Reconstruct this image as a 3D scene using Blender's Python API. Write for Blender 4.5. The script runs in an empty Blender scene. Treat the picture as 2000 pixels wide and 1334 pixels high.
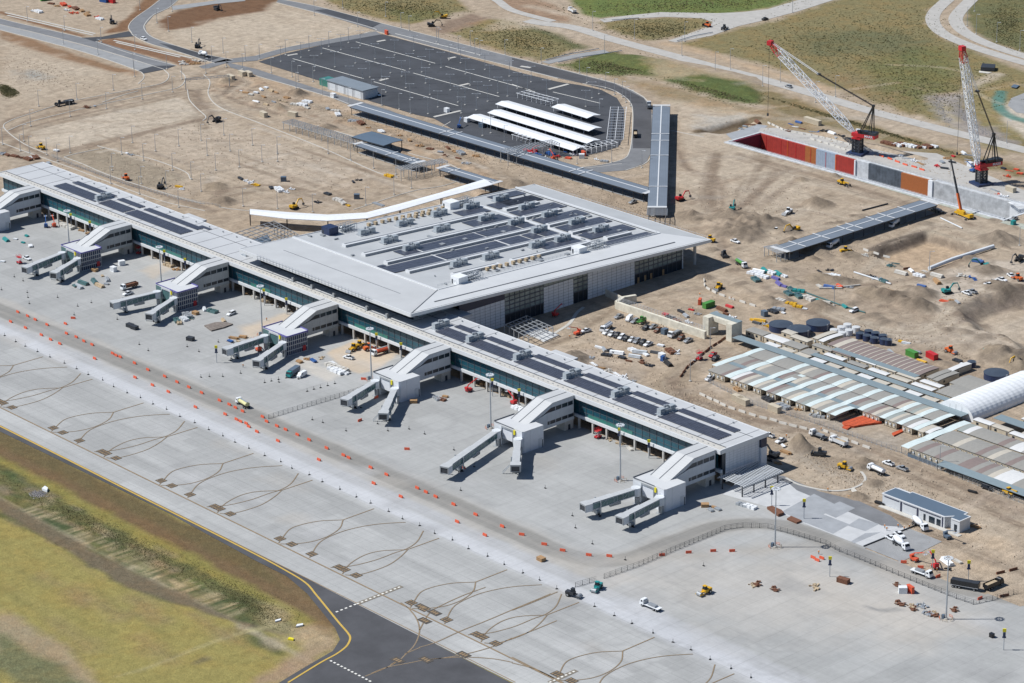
import bpy, math, random
import numpy as np
from mathutils import Vector, Matrix
random.seed(7)
RNG=np.random.default_rng(11)
S=bpy.context.scene; COL=S.collection
R=math.radians
# ---------------------------------------------------------------- camera (surveyed from the photograph; metres, X along the pier, Y inland)
FPX=5602.58;PIT=0.3553155;ROL=-0.01507484;YAW=-0.84483927;CH=445.0
def _basis():
    cp,sp=math.cos(PIT),math.sin(PIT)
    F=(0,cp,-sp);U=(0,sp,cp);Rr=(1,0,0)
    c,s=math.cos(ROL),math.sin(ROL)
    R2=[c*Rr[i]+s*U[i] for i in range(3)];U2=[-s*Rr[i]+c*U[i] for i in range(3)]
    cy,sy=math.cos(YAW),math.sin(YAW)
    def w(v): return (v[0]*cy+v[1]*sy, -v[0]*sy+v[1]*cy, v[2])
    return w(R2),w(U2),w(F)
CR,CU,CF=_basis()
def ray(px,py):
    a=(px-1000)/FPX;b=-(py-667)/FPX
    return [CF[i]+a*CR[i]+b*CU[i] for i in range(3)]
_d=ray(1408.8,946.5);_t=-CH/_d[2]
CAM=(-_d[0]*_t,-_d[1]*_t,CH)
def at(px,py,z=0.0):
    d=ray(px,py);t=(z-CAM[2])/d[2]
    return Vector((CAM[0]+d[0]*t,CAM[1]+d[1]*t,z))
def hgt(bx,by,ty):
    p=at(bx,by);lo,hi=0,200
    for _ in range(40):
        m=(lo+hi)/2
        v=(p.x-CAM[0],p.y-CAM[1],m-CAM[2])
        y=667-FPX*sum(v[i]*CU[i] for i in range(3))/sum(v[i]*CF[i] for i in range(3))
        if y>ty: lo=m
        else: hi=m
    return lo
cam=bpy.data.objects.new('camera',bpy.data.cameras.new('camera'));COL.objects.link(cam)
cam.data.sensor_width=36;cam.data.lens=FPX/2000*36;cam.data.clip_start=5;cam.data.clip_end=30000
_m=Matrix((( CR[0],CU[0],-CF[0]),(CR[1],CU[1],-CF[1]),(CR[2],CU[2],-CF[2]))).to_4x4()
_m.translation=Vector(CAM);cam.matrix_world=_m
S.camera=cam
# ---------------------------------------------------------------- daylight
SUN_EL=R(51.5); SHADOW_AZ=R(46.5)           # shadows fall towards this heading
W=bpy.data.worlds.new('World');S.world=W;W.use_nodes=True
nt=W.node_tree;nt.nodes.clear()
sky=nt.nodes.new('ShaderNodeTexSky');sky.sky_type='NISHITA';sky.sun_disc=False
sky.sun_elevation=SUN_EL;sky.sun_rotation=R(90)-(SHADOW_AZ+math.pi)
sky.air_density=1.0;sky.dust_density=0.4;sky.ozone_density=6.0
bg=nt.nodes.new('ShaderNodeBackground');bg.inputs[1].default_value=0.07
ow=nt.nodes.new('ShaderNodeOutputWorld')
nt.links.new(sky.outputs[0],bg.inputs[0]);nt.links.new(bg.outputs[0],ow.inputs[0])
sl=bpy.data.lights.new('sun','SUN');sl.energy=5.0;sl.angle=R(0.5);sl.color=(1.0,0.985,0.95)
so=bpy.data.objects.new('sun',sl);COL.objects.link(so)
_sd=Vector((math.cos(SHADOW_AZ)*math.cos(SUN_EL),math.sin(SHADOW_AZ)*math.cos(SUN_EL),-math.sin(SUN_EL)))
so.rotation_euler=_sd.to_track_quat('-Z','Y').to_euler();so.location=(0,-300,400)
S.view_settings.view_transform='Standard';S.view_settings.look='None'
S.view_settings.exposure=0.05;S.view_settings.gamma=1.0;S.view_settings.use_curve_mapping=False
S.render.engine='CYCLES'
# ---------------------------------------------------------------- materials
_M={}
def mat(name,col,rough=0.7,metal=0.0,var=0.12,scale=0.6,stripe=None,spec=None,bump=0.0,attr=None,alpha=None):
    """procedural surface: base colour with two octaves of noise, optional corrugation stripes
    stripe=(axis,period,amount[,colour2])"""
    if name in _M: return _M[name]
    m=bpy.data.materials.new(name);m.use_nodes=True;n=m.node_tree;L=n.links
    b=n.nodes['Principled BSDF'];b.inputs['Roughness'].default_value=rough;b.inputs['Metallic'].default_value=metal
    if spec is not None: b.inputs['Specular IOR Level'].default_value=spec
    tc=n.nodes.new('ShaderNodeTexCoord')
    base=n.nodes.new('ShaderNodeRGB');base.outputs[0].default_value=(*col,1)
    src=base.outputs[0]
    nz=n.nodes.new('ShaderNodeTexNoise');nz.inputs['Scale'].default_value=scale;nz.inputs['Detail'].default_value=5;nz.inputs['Roughness'].default_value=0.65
    L.new(tc.outputs['Object'],nz.inputs['Vector'])
    mr=n.nodes.new('ShaderNodeMapRange');mr.inputs[1].default_value=0.3;mr.inputs[2].default_value=0.7
    mr.inputs[3].default_value=1-var;mr.inputs[4].default_value=1+var
    L.new(nz.outputs[0],mr.inputs[0])
    mx=n.nodes.new('ShaderNodeMix');mx.data_type='RGBA';mx.blend_type='MULTIPLY';mx.inputs[0].default_value=1
    L.new(src,mx.inputs[6]);L.new(mr.outputs[0],mx.inputs[7]);src=mx.outputs[2]
    if stripe:
        sp=n.nodes.new('ShaderNodeSeparateXYZ');L.new(tc.outputs['Object'],sp.inputs[0])
        md=n.nodes.new('ShaderNodeMath');md.operation='PINGPONG';md.inputs[1].default_value=stripe[1]/2
        L.new(sp.outputs['XYZ'.index(stripe[0])],md.inputs[0])
        m2=n.nodes.new('ShaderNodeMapRange');m2.inputs[1].default_value=0;m2.inputs[2].default_value=stripe[1]/2*stripe[3] if len(stripe)>3 else stripe[1]/2
        m2.inputs[3].default_value=1-stripe[2];m2.inputs[4].default_value=1
        L.new(md.outputs[0],m2.inputs[0])
        mx2=n.nodes.new('ShaderNodeMix');mx2.data_type='RGBA';mx2.blend_type='MULTIPLY';mx2.inputs[0].default_value=1
        L.new(src,mx2.inputs[6]);L.new(m2.outputs[0],mx2.inputs[7]);src=mx2.outputs[2]
    L.new(src,b.inputs['Base Color'])
    if bump:
        bp=n.nodes.new('ShaderNodeBump');bp.inputs['Strength'].default_value=bump;bp.inputs['Distance'].default_value=0.2
        L.new(nz.outputs[0],bp.inputs['Height']);L.new(bp.outputs[0],b.inputs['Normal'])
    _M[name]=m
    return m
def srgb(r,g,b,k=1.0):
    f=lambda c:(c/255/12.92 if c<=10 else ((c/255+0.055)/1.055)**2.4)*k
    return (f(r),f(g),f(b))
MT={}
def M_(k,*a,**kw): MT[k]=mat(k,*a,**kw)
M_('white_paint',(0.74,0.76,0.78),0.45,var=0.08)
M_('pale_metal',(0.60,0.63,0.66),0.45,0.0,var=0.08)
M_('grey_metal',(0.32,0.34,0.36),0.5,0.3,var=0.1)
M_('galvanised',(0.42,0.45,0.48),0.45,0.4,var=0.1)
M_('dark_metal',(0.05,0.055,0.065),0.5,0.3,var=0.2)
M_('black_rubber',(0.018,0.018,0.02),0.8,var=0.2)
M_('concrete_wall',(0.52,0.50,0.46),0.9,var=0.14,scale=0.5)
M_('cream_concrete',(0.60,0.57,0.48),0.9,var=0.2,scale=0.4)
M_('wood',(0.36,0.22,0.11),0.8,var=0.3,scale=2)
M_('rust',(0.16,0.07,0.04),0.85,var=0.35,scale=1.5)
M_('orange_plastic',(0.62,0.10,0.045),0.55,var=0.1)
M_('red_paint',(0.50,0.025,0.03),0.45,var=0.12)
M_('orange_paint',(0.62,0.13,0.03),0.5,var=0.15)
M_('yellow_paint',(0.62,0.36,0.02),0.5,var=0.15)
M_('sign_yellow',(0.72,0.62,0.02),0.6,var=0.05)
M_('teal_paint',(0.02,0.24,0.24),0.5,var=0.12)
M_('green_paint',(0.07,0.25,0.05),0.5,var=0.12)
M_('blue_paint',(0.03,0.10,0.30),0.5,var=0.15)
M_('navy_paint',(0.02,0.035,0.09),0.5,var=0.15)
M_('windscreen',(0.016,0.022,0.03),0.5,var=0.1,spec=.3)
M_('silver_paint',(0.42,0.44,0.46),0.3,0.4,var=0.06)
M_('black_paint',(0.02,0.021,0.024),0.3,var=0.1)
M_('hivis',(0.72,0.28,0.05),0.8,var=0.1)
M_('skin',(0.42,0.25,0.17),0.7,var=0.05)
M_('trousers',(0.03,0.04,0.07),0.85,var=0.1)
# ---------------------------------------------------------------- mesh helper
class MB:
    def __init__(s): s.v=[];s.f=[];s.mi=[];s.m=0
    def add(s,vs,fs):
        o=len(s.v);s.v+= [tuple(v) for v in vs]
        for f in fs: s.f.append(tuple(i+o for i in f));s.mi.append(s.m)
        return s
    def box(s,c,d,rz=0.0,ry=0.0,taper=1.0):
        cx,cy,cz=c;a,b,h=d[0]/2,d[1]/2,d[2]/2;cr,sr=math.cos(rz),math.sin(rz);ct,st=math.cos(ry),math.sin(ry)
        vs=[]
        for z in (-h,h):
            k=taper if z>0 else 1
            for x,y in ((-a,-b),(a,-b),(a,b),(-a,b)):
                x*=k;y*=k;X=x*ct+z*st;Z=-x*st+z*ct
                vs.append((cx+X*cr-y*sr,cy+X*sr+y*cr,cz+Z))
        return s.add(vs,[(0,3,2,1),(4,5,6,7),(0,1,5,4),(1,2,6,5),(2,3,7,6),(3,0,4,7)])
    def bb(s,x0,x1,y0,y1,z0,z1): return s.box(((x0+x1)/2,(y0+y1)/2,(z0+z1)/2),(x1-x0,y1-y0,z1-z0))
    def prism(s,pts,z0,z1):
        n=len(pts);a=sum(pts[i][0]*pts[(i+1)%n][1]-pts[(i+1)%n][0]*pts[i][1] for i in range(n))
        if a<0: pts=pts[::-1]
        vs=[(p[0],p[1],z0 if len(p)<3 else p[2]) for p in pts]+[(p[0],p[1],z1) for p in pts]
        return s.add(vs,[tuple(range(n-1,-1,-1)),tuple(range(n,2*n))]+[(i,(i+1)%n,n+(i+1)%n,n+i) for i in range(n)])
    def slab(s,pts,th):
        """closed plate below a (possibly sloped) outline of 3D points"""
        n=len(pts);a=sum(pts[i][0]*pts[(i+1)%n][1]-pts[(i+1)%n][0]*pts[i][1] for i in range(n))
        if a<0: pts=pts[::-1]
        vs=[(p[0],p[1],p[2]-th) for p in pts]+[tuple(p) for p in pts]
        return s.add(vs,[tuple(range(n-1,-1,-1)),tuple(range(n,2*n))]+[(i,(i+1)%n,n+(i+1)%n,n+i) for i in range(n)])
    def loft(s,rings,cap=True):
        n=len(rings[0]);o=[p for r in rings for p in r];fs=[]
        for k in range(len(rings)-1):
            for i in range(n): j=(i+1)%n;fs.append((k*n+i,k*n+j,(k+1)*n+j,(k+1)*n+i))
        if cap: fs+= [tuple(range(n-1,-1,-1)),tuple(range((len(rings)-1)*n,len(rings)*n))]
        return s.add(o,fs)
    def cyl(s,p0,p1,r0,r1=None,n=8):
        r1=r0 if r1 is None else r1
        a=Vector(p0);b=Vector(p1);d=(b-a)
        if d.length<1e-6: return s
        d.normalize();u=d.orthogonal().normalized();w=d.cross(u)
        rg=[]
        for c,r in ((a,r0),(b,r1)):
            rg.append([tuple(c+u*(r*math.cos(2*math.pi*i/n))+w*(r*math.sin(2*math.pi*i/n))) for i in range(n)])
        return s.loft(rg)
    def bar(s,p0,p1,t,t2=None): return s.cyl(p0,p1,t*0.7071,None if t2 is None else t2*0.7071,4)
    def sheet(s,pts): return s.add(pts,[tuple(range(len(pts)))])
    def ribbon(s,pts,w,z=None):
        """flat strip along a ground polyline (list of xy[z])"""
        n=len(pts);P=[Vector((p[0],p[1],0)) for p in pts];vs=[]
        for i in range(n):
            d=(P[min(i+1,n-1)]-P[max(i-1,0)]);d.normalize();q=Vector((-d.y,d.x,0))
            zz=z if z is not None else pts[i][2]
            for sg in (-1,1):
                t=P[i]+q*(sg*w/2);vs.append((t.x,t.y,zz))
        return s.add(vs,[(2*i,2*i+2,2*i+3,2*i+1) for i in range(n-1)])
    def wall(s,pts,z0,z1,t):
        """vertical wall with thickness along a polyline"""
        n=len(pts);P=[Vector((p[0],p[1],0)) for p in pts];rg=[]
        for i in range(n):
            d=(P[min(i+1,n-1)]-P[max(i-1,0)]);d.normalize();q=Vector((-d.y,d.x,0))*(t/2)
            a=P[i]-q;b=P[i]+q
            za=z0 if not callable(z0) else z0(i);zb=z1 if not callable(z1) else z1(i)
            rg.append([(a.x,a.y,za),(b.x,b.y,za),(b.x,b.y,zb),(a.x,a.y,zb)])
        return s.loft(rg)
    def xf(s,M):
        s.v=[tuple(M@Vector(v)) for v in s.v];return s
def obj(name,mb,m,parent=None,smooth=False):
    me=bpy.data.meshes.new(name);me.from_pydata(mb.v,[],mb.f)
    if not isinstance(m,(list,tuple)): m=[m]
    for k in m: me.materials.append(MT[k] if isinstance(k,str) else k)
    if len(m)>1: me.polygons.foreach_set('material_index',mb.mi)
    if smooth: me.shade_smooth()
    me.validate();me.update()
    o=bpy.data.objects.new(name,me);COL.objects.link(o)
    if parent is not None: o.parent=parent
    return o
def thing(name,label,cat,loc=(0,0,0),rz=0.0,group=None):
    o=bpy.data.objects.new(name,None);COL.objects.link(o);o.empty_display_size=1
    o.location=loc;o.rotation_euler=(0,0,rz);o['label']=label;o['category']=cat
    if group: o['group']=group
    return o
def tag(o,label,cat,group=None):
    o['label']=label;o['category']=cat
    if group: o['group']=group
    return o
def struct(o,kind='structure'): o['kind']=kind;return o
_KIDS={}
def kids(o): return [c for c in COL.objects if c.parent is o] 
class Kind:
    """first call builds the thing, later calls copy it and its parts"""
    def __init__(s,build): s.build=build;s.proto=None
    def __call__(s,loc,rz,label,group=None,scale=None):
        if s.proto is None:
            s.first=s.build();s.proto=True
            r=s.first;s.tree=[(c,list(c.children)) for c in r.children]
        else:
            f=s.first;r=f.copy();COL.objects.link(r)
            for c,gs in s.tree:
                d=c.copy();COL.objects.link(d);d.parent=r
                for g in gs:
                    e=g.copy();COL.objects.link(e);e.parent=d
        r.location=loc;r.rotation_euler=(0,0,rz);r['label']=label
        if scale: r.scale=(scale,)*3 if not isinstance(scale,tuple) else scale
        if group: r['group']=group
        elif 'group' in r.keys(): del r['group']
        return r
ORD=['first','second','third','fourth','fifth','sixth','seventh','eighth','ninth','tenth','eleventh','twelfth','thirteenth','fourteenth','fifteenth','sixteenth','seventeenth','eighteenth','nineteenth','twentieth']
TENS={2:'twenty',3:'thirty',4:'forty',5:'fifty',6:'sixty'}
def nth(i):
    i+=1
    if i<=20: return ORD[i-1]
    if i%10==0: return {30:'thirtieth',40:'fortieth',50:'fiftieth',60:'sixtieth'}.get(i,str(i)+'th')
    return TENS[i//10]+'-'+ORD[i%10-1]
def head(p,q):
    """heading on the ground from pixel p to pixel q"""
    a=at(*p);b=at(*q);return math.atan2(b.y-a.y,b.x-a.x)
# ================================================================ the ground: terrain grid with painted soils, basins and spoil heaps
def vnoise(x,y,sc,seed):
    g=np.random.default_rng(seed).random((64,64));u=x/sc;v=y/sc
    i=np.floor(u).astype(int);j=np.floor(v).astype(int);fu=u-i;fv=v-j;fu=fu*fu*(3-2*fu);fv=fv*fv*(3-2*fv)
    a=g[i%64,j%64];b=g[(i+1)%64,j%64];c=g[i%64,(j+1)%64];d=g[(i+1)%64,(j+1)%64]
    return (a*(1-fu)+b*fu)*(1-fv)+(c*(1-fu)+d*fu)*fv-0.5
def W2(pts): return np.array([[at(*p).x,at(*p).y] for p in pts])
def smooth_line(pts,n=6):
    """Catmull-Rom through a polyline"""
    P=[np.array(p[:2],float) for p in pts];P=[2*P[0]-P[1]]+P+[2*P[-1]-P[-2]];out=[]
    for i in range(1,len(P)-2):
        for k in range(n):
            t=k/n;a,b,c,d=P[i-1:i+3]
            out.append(0.5*((2*b)+(c-a)*t+(2*a-5*b+4*c-d)*t*t+(3*b-a-3*c+d)*t**3))
    out.append(P[-2]);return np.array(out)
class Surf:
    def __init__(s,x0,x1,y0,y1,st,mask=None):
        xs=np.arange(x0,x1+st*.5,st);ys=np.arange(y0,y1+st*.5,st);s.nx,s.ny=len(xs),len(ys)
        X,Y=np.meshgrid(xs,ys,indexing='ij');s.X=X.ravel();s.Y=Y.ravel();s.N=len(s.X)
        s.Z=np.zeros(s.N);s.C=np.zeros((s.N,3));s.V=np.zeros(s.N);s.st=st
        s.w1=vnoise(s.X,s.Y,9,1)*2+vnoise(s.X,s.Y,4,2)
        s.w2=vnoise(s.X,s.Y,40,3);s.w3=vnoise(s.X,s.Y,2.6,8)
    def sdf(s,P,closed,idx):
        x=s.X[idx];y=s.Y[idx];d=np.full(len(x),1e9);ins=np.zeros(len(x),bool);n=len(P)
        for i in range(n if closed else n-1):
            a=P[i];b=P[(i+1)%n];e=b-a;L=max(e@e,1e-9)
            t=np.clip(((x-a[0])*e[0]+(y-a[1])*e[1])/L,0,1)
            d=np.minimum(d,np.hypot(x-a[0]-t*e[0],y-a[1]-t*e[1]))
            if closed and a[1]!=b[1]:
                c=((a[1]>y)!=(b[1]>y))&(x<(b[0]-a[0])*(y-a[1])/(b[1]-a[1])+a[0]);ins^=c
        return np.where(ins,d,-d) if closed else d
    def _idx(s,P,m):
        return np.nonzero((s.X>P[:,0].min()-m)&(s.X<P[:,0].max()+m)&(s.Y>P[:,1].min()-m)&(s.Y<P[:,1].max()+m))[0]
    def paint(s,pts,col,soft=3.0,op=1.0,wob=2.0,veg=None,world=False):
        P=np.array(pts,float) if world else W2(pts);i=s._idx(P,soft*2+wob*3)
        if len(i)==0: return
        d=s.sdf(P,True,i)+s.w1[i]*wob
        a=np.clip(d/soft*.5+.5,0,1)*op;a=a[:,None]
        s.C[i]=s.C[i]*(1-a)+np.array(col)*a
        if veg is not None: s.V[i]=s.V[i]*(1-a[:,0])+veg*a[:,0]
    def stroke(s,pts,w,col,op=1.0,soft=1.0,wob=0.5,veg=None,world=False,smooth=True):
        P=np.array(pts,float) if world else W2(pts)
        if smooth and len(P)>2: P=smooth_line(P)
        i=s._idx(P,w+soft*2+wob*3)
        if len(i)==0: return
        d=w/2-s.sdf(P,False,i)+s.w1[i]*wob
        a=np.clip(d/soft*.5+.5,0,1)*op;a=a[:,None]
        s.C[i]=s.C[i]*(1-a)+np.array(col)*a
        if veg is not None: s.V[i]=s.V[i]*(1-a[:,0])+veg*a[:,0]
    def ruts(s,pts,col,op=.5,gap=2.2,world=False):
        P=W2(pts) if not world else np.array(pts,float)
        if len(P)>2: P=smooth_line(P)
        d=np.gradient(P,axis=0);d/=np.hypot(d[:,0],d[:,1])[:,None]+1e-9;q=np.stack([-d[:,1],d[:,0]],1)
        for g in (-gap/2,gap/2): s.stroke(P+q*g,0.9,col,op,.8,.2,world=True,smooth=False)
    def lift(s,pts,h,slope=6.0,wob=1.0,world=False):
        """raise (or sink) the inside of an outline, with banks of the given width"""
        P=np.array(pts,float) if world else W2(pts);i=s._idx(P,2)
        d=s.sdf(P,True,i)+s.w1[i]*wob
        s.Z[i]+=h*np.clip(d/slope,0,1)
    def berm(s,pts,w,h):
        P=smooth_line(W2(pts)) if len(pts)>2 else W2(pts);i=s._idx(P,w)
        d=s.sdf(P,False,i);a=np.clip(1-d/w*2,0,1);s.Z[i]+=h*a*(1+s.w1[i]*.5)
    def heap(s,px,py,r,h,col=None,ry=None,op=.7):
        p=at(px,py);ry=ry or r
        i=np.nonzero((abs(s.X-p.x)<r*1.6)&(abs(s.Y-p.y)<ry*1.6))[0]
        d=np.hypot((s.X[i]-p.x)/r,(s.Y[i]-p.y)/ry)+s.w1[i]*.12
        a=np.clip(1-d,0,1);s.Z[i]+=h*a*(1+s.w1[i]*.4+s.w3[i]*.8)
        if col is not None: a=(np.clip(a*3,0,1)*op)[:,None];s.C[i]=s.C[i]*(1-a)+np.array(col)*a
    def build(s,name,m,keep,z0=0.0):
        q=keep.reshape(s.nx,s.ny);f=q[:-1,:-1]&q[1:,:-1]&q[:-1,1:]&q[1:,1:]
        I,J=np.nonzero(f);a=I*s.ny+J;F=np.stack([a,a+s.ny,a+s.ny+1,a+1],1)
        used=np.zeros(s.N,bool);used[F.ravel()]=True;mp=np.cumsum(used)-1;F=mp[F]
        co=np.stack([s.X,s.Y,s.Z+z0],1)[used].astype(np.float32);n=len(F)
        me=bpy.data.meshes.new(name);me.vertices.add(len(co));me.vertices.foreach_set('co',co.ravel())
        me.loops.add(n*4);me.loops.foreach_set('vertex_index',F.ravel().astype(np.int32))
        me.polygons.add(n);me.polygons.foreach_set('loop_start',np.arange(0,n*4,4,dtype=np.int32))
        me.update(calc_edges=True)
        me.shade_smooth()
        ca=me.attributes.new('soil','FLOAT_COLOR','POINT')
        cc=np.concatenate([s.C[used],s.V[used][:,None]],1).astype(np.float32);ca.data.foreach_set('color',cc.ravel())
        me.materials.append(m);o=bpy.data.objects.new(name,me);COL.objects.link(o)
        return o
# ---- the soil material: painted colour x noises; the alpha channel says how much vegetation
def soil_mat():
    m=bpy.data.materials.new('soil');m.use_nodes=True;n=m.node_tree;L=n.links;b=n.nodes['Principled BSDF']
    b.inputs['Roughness'].default_value=.95;b.inputs['Specular IOR Level'].default_value=.15
    at_=n.nodes.new('ShaderNodeAttribute');at_.attribute_name='soil'
    tc=n.nodes.new('ShaderNodeTexCoord')
    def noise(sc,det=5,ro=.6,stretch=None,dist=0):
        z=n.nodes.new('ShaderNodeTexNoise');z.inputs['Scale'].default_value=sc;z.inputs['Detail'].default_value=det;z.inputs['Roughness'].default_value=ro
        z.inputs['Distortion'].default_value=dist
        if stretch:
            mp=n.nodes.new('ShaderNodeMapping');mp.inputs['Scale'].default_value=stretch[:3];mp.inputs['Rotation'].default_value=(0,0,stretch[3])
            L.new(tc.outputs['Object'],mp.inputs[0]);L.new(mp.outputs[0],z.inputs['Vector'])
        else: L.new(tc.outputs['Object'],z.inputs['Vector'])
        return z.outputs[0]
    def rng(s,a,b_,c,d):
        r=n.nodes.new('ShaderNodeMapRange')
        for i,v in enumerate((a,b_,c,d)): r.inputs[i+1].default_value=v
        L.new(s,r.inputs[0]);return r.outputs[0]
    def mix(f,a,c,mode='MIX'):
        x=n.nodes.new('ShaderNodeMix');x.data_type='RGBA';x.blend_type=mode
        for k,v in ((0,f),(6,a),(7,c)):
            if isinstance(v,(int,float)): x.inputs[k].default_value=v
            elif isinstance(v,tuple): x.inputs[k].default_value=(*v,1)
            else: L.new(v,x.inputs[k])
        return x.outputs[2]
    big=noise(.03,4,.6);mid=noise(.22,6,.7,dist=.6);fin=noise(1.3,4,.75);st=noise(.5,5,.7,(1,.12,1,R(20)))
    st2=noise(.5,5,.7,(.15,1,1,R(-12)))
    dirt=mix(1.0,at_.outputs['Color'],rng(mid,.3,.7,.72,1.2),'MULTIPLY')
    dirt=mix(1.0,dirt,rng(st,.3,.7,.86,1.1),'MULTIPLY')
    dirt=mix(1.0,dirt,rng(st2,.3,.7,.91,1.07),'MULTIPLY')
    dirt=mix(1.0,dirt,rng(fin,.3,.75,.84,1.12),'MULTIPLY')
    dirt=mix(rng(big,.45,.65,0,.35),dirt,mix(1.0,dirt,(.88,.84,.80),'MULTIPLY'))
    vc=noise(.35,7,.8,dist=1.0);vf=noise(1.1,5,.85);vb=noise(.06,5,.7)
    green=mix(1.0,at_.outputs['Color'],rng(vc,.32,.68,.62,1.4),'MULTIPLY')
    green=mix(rng(vb,.45,.62,0,.45),green,mix(1.0,green,(1.35,1.05,.85),'MULTIPLY'))
    green=mix(rng(vf,.5,.68,0,.55),green,mix(1.0,green,(.52,.60,.55),'MULTIPLY'))
    green=mix(rng(vf,.52,.30,0,.4),green,mix(1.0,green,(1.5,1.35,1.15),'MULTIPLY'))
    c=mix(at_.outputs['Alpha'],dirt,green);L.new(c,b.inputs['Base Color'])
    bp=n.nodes.new('ShaderNodeBump');bp.inputs['Strength'].default_value=.8;bp.inputs['Distance'].default_value=.45
    sm=n.nodes.new('ShaderNodeMath');sm.operation='ADD';L.new(mid,sm.inputs[0]);L.new(fin,sm.inputs[1])
    L.new(sm.outputs[0],bp.inputs['Height']);L.new(bp.outputs[0],b.inputs['Normal'])
    return m
SOIL=soil_mat()
DIRT=(.385,.307,.228);PALE=(.50,.425,.335);DARK=(.27,.195,.135);BROWN=(.17,.098,.058);GREY=(.36,.335,.30);CLAY=(.45,.35,.25);RUT=(.225,.17,.125)
GRN=(.135,.14,.06);OLV=(.19,.165,.085);DGR=(.055,.08,.035);BGR=(.115,.15,.05);YEL=(.28,.242,.085);STRAW=(.42,.35,.22)
G=Surf(-960,300,-330,930,1.25)
G.C[:]=DIRT
_bn=np.clip(G.w2*1.4+.5,0,1)[:,None];G.C=G.C*(1-_bn*.35)+np.array(PALE)*_bn*.35
def ln(y0,y1,x0=-960,x1=300): return [(x0,y0),(x1,y0),(x1,y1),(x0,y1)]
# --- foreground airfield grass: strips run parallel to the taxiway
yy=lambda px,py: at(px,py).y
G.paint(ln(-330,-170),YEL,.5,1,0,.45,world=True)
_q=random.Random(9)
for k in range(90):
    x,y=_q.uniform(-330,-60),_q.uniform(-300,-215);G.stroke([(x,y),(x+_q.uniform(20,90),y+_q.uniform(-3,0))],_q.uniform(.8,3),_q.choice(((.20,.18,.06),(.27,.235,.10),(.185,.175,.065),(.25,.19,.09))),_q.uniform(.15,.45),1.5,.5,world=True)
G.paint(ln(yy(0,896),yy(0,843)+1),(.16,.11,.06),1.5,1,.6,.45,world=True)       # brown verge
G.paint(ln(yy(0,870),yy(0,843)+1),(.125,.105,.05),2,.7,.8,.5,world=True)
G.paint(ln(yy(0,915),yy(0,893)),(.215,.19,.06),2,1,1.6,.75,world=True)           # bright yellow-green edge
G.paint([(-80,860),(0,908),(300,1070),(480,1160),(560,1195),(600,1240),(550,1238),(432,1208),(247,1146),(0,995),(-80,945)],(.115,.115,.05),1.5,1,1.5,1)               # rough tall grass
for k in range(46):
    xx=-330+k*8;G.heap(0,0,1,0)
    p=(xx+random.uniform(-3,3),yy(0,random.choice((925,940,955,975,985)))+random.uniform(-4,4))
    G.stroke([p,(p[0]+random.uniform(3,16),p[1]+random.uniform(-1.5,1.5))],random.uniform(1.5,5),random.choice((STRAW,DGR,DGR,BGR,(.22,.18,.13))),.7,2,1.5,.9,world=True)
G.stroke([(-400,yy(0,967)),(-120,yy(0,967)-2),(60,yy(0,967))],1.6,(.40,.35,.25),.75,1.2,1.2,.6,world=True)
_a,_b=at(60,992),at(470,1200)
for k in range(150):
    q=_a.lerp(_b,(k+_q.random())/150);G.stroke([(q.x,q.y-_q.uniform(1,5)),(q.x,q.y+_q.uniform(1,6))],.9,_q.choice((STRAW,STRAW,DGR,DGR,(.2,.17,.1))),_q.uniform(.4,.9),.7,.2,.5,world=True)
for k in range(240):
    q=at(0,0);x=_q.uniform(-330,-60);y0=yy(0,915)-_q.uniform(0,26);G.stroke([(x,y0),(x+_q.uniform(2,9),y0+_q.uniform(-1,1))],_q.uniform(.8,2.5),_q.choice((DGR,DGR,(.16,.15,.06),(.20,.165,.11),(.10,.12,.045))),_q.uniform(.3,.8),1,.8,1,world=True)
G.paint([(-60,938),(93,1026),(250,1112),(463,1212),(550,1238),(432,1208),(247,1146),(100,1057),(0,997),(-60,960)],(.150,.122,.082),1.2,.95,.8,.7)
G.paint([(0,1192),(70,1225),(130,1265),(190,1334),(-50,1420),(-80,1300)],(.30,.245,.165),2.5,.9,1.5,.5)
G.paint([(0,1240),(60,1268),(120,1300),(160,1334),(-60,1450)],(.13,.14,.07),2.5,.9,1.5,.9)
G.paint([(0,1310),(30,1334),(-40,1400)],YEL,2,.9,1,.8)
G.stroke([(225,1322),(300,1300),(400,1260),(480,1234),(540,1222)],1.6,(.38,.34,.18),.7,1.2,.6,.6)
for a in ((300,1090),(120,1150),(200,1180),(140,1240),(290,1190),(420,1225),(310,1270)): 
    q=at(*a);G.stroke([(q.x-14,q.y+1),(q.x+12,q.y-1)],5,(.22,.165,.10),.5,4,3,.9,world=True)
G.stroke([(380,1295),(400,1287)],3,(.10,.10,.07),.9,1.5,1,1)
G.paint([(585,1215),(640,1225),(660,1250),(650,1275),(600,1305),(540,1334),(500,1334),(560,1290),(600,1270),(590,1245)],(.33,.24,.17),3,.8,3,.4)
G.paint([(520,1105),(560,1128),(600,1165),(650,1228),(655,1245),(630,1240),(600,1200),(570,1160)],(.18,.125,.07),2,.8,1,.6)
G.stroke([(535,1185),(560,1225),(620,1245)],9,STRAW,.5,4,3,.6)
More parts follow.
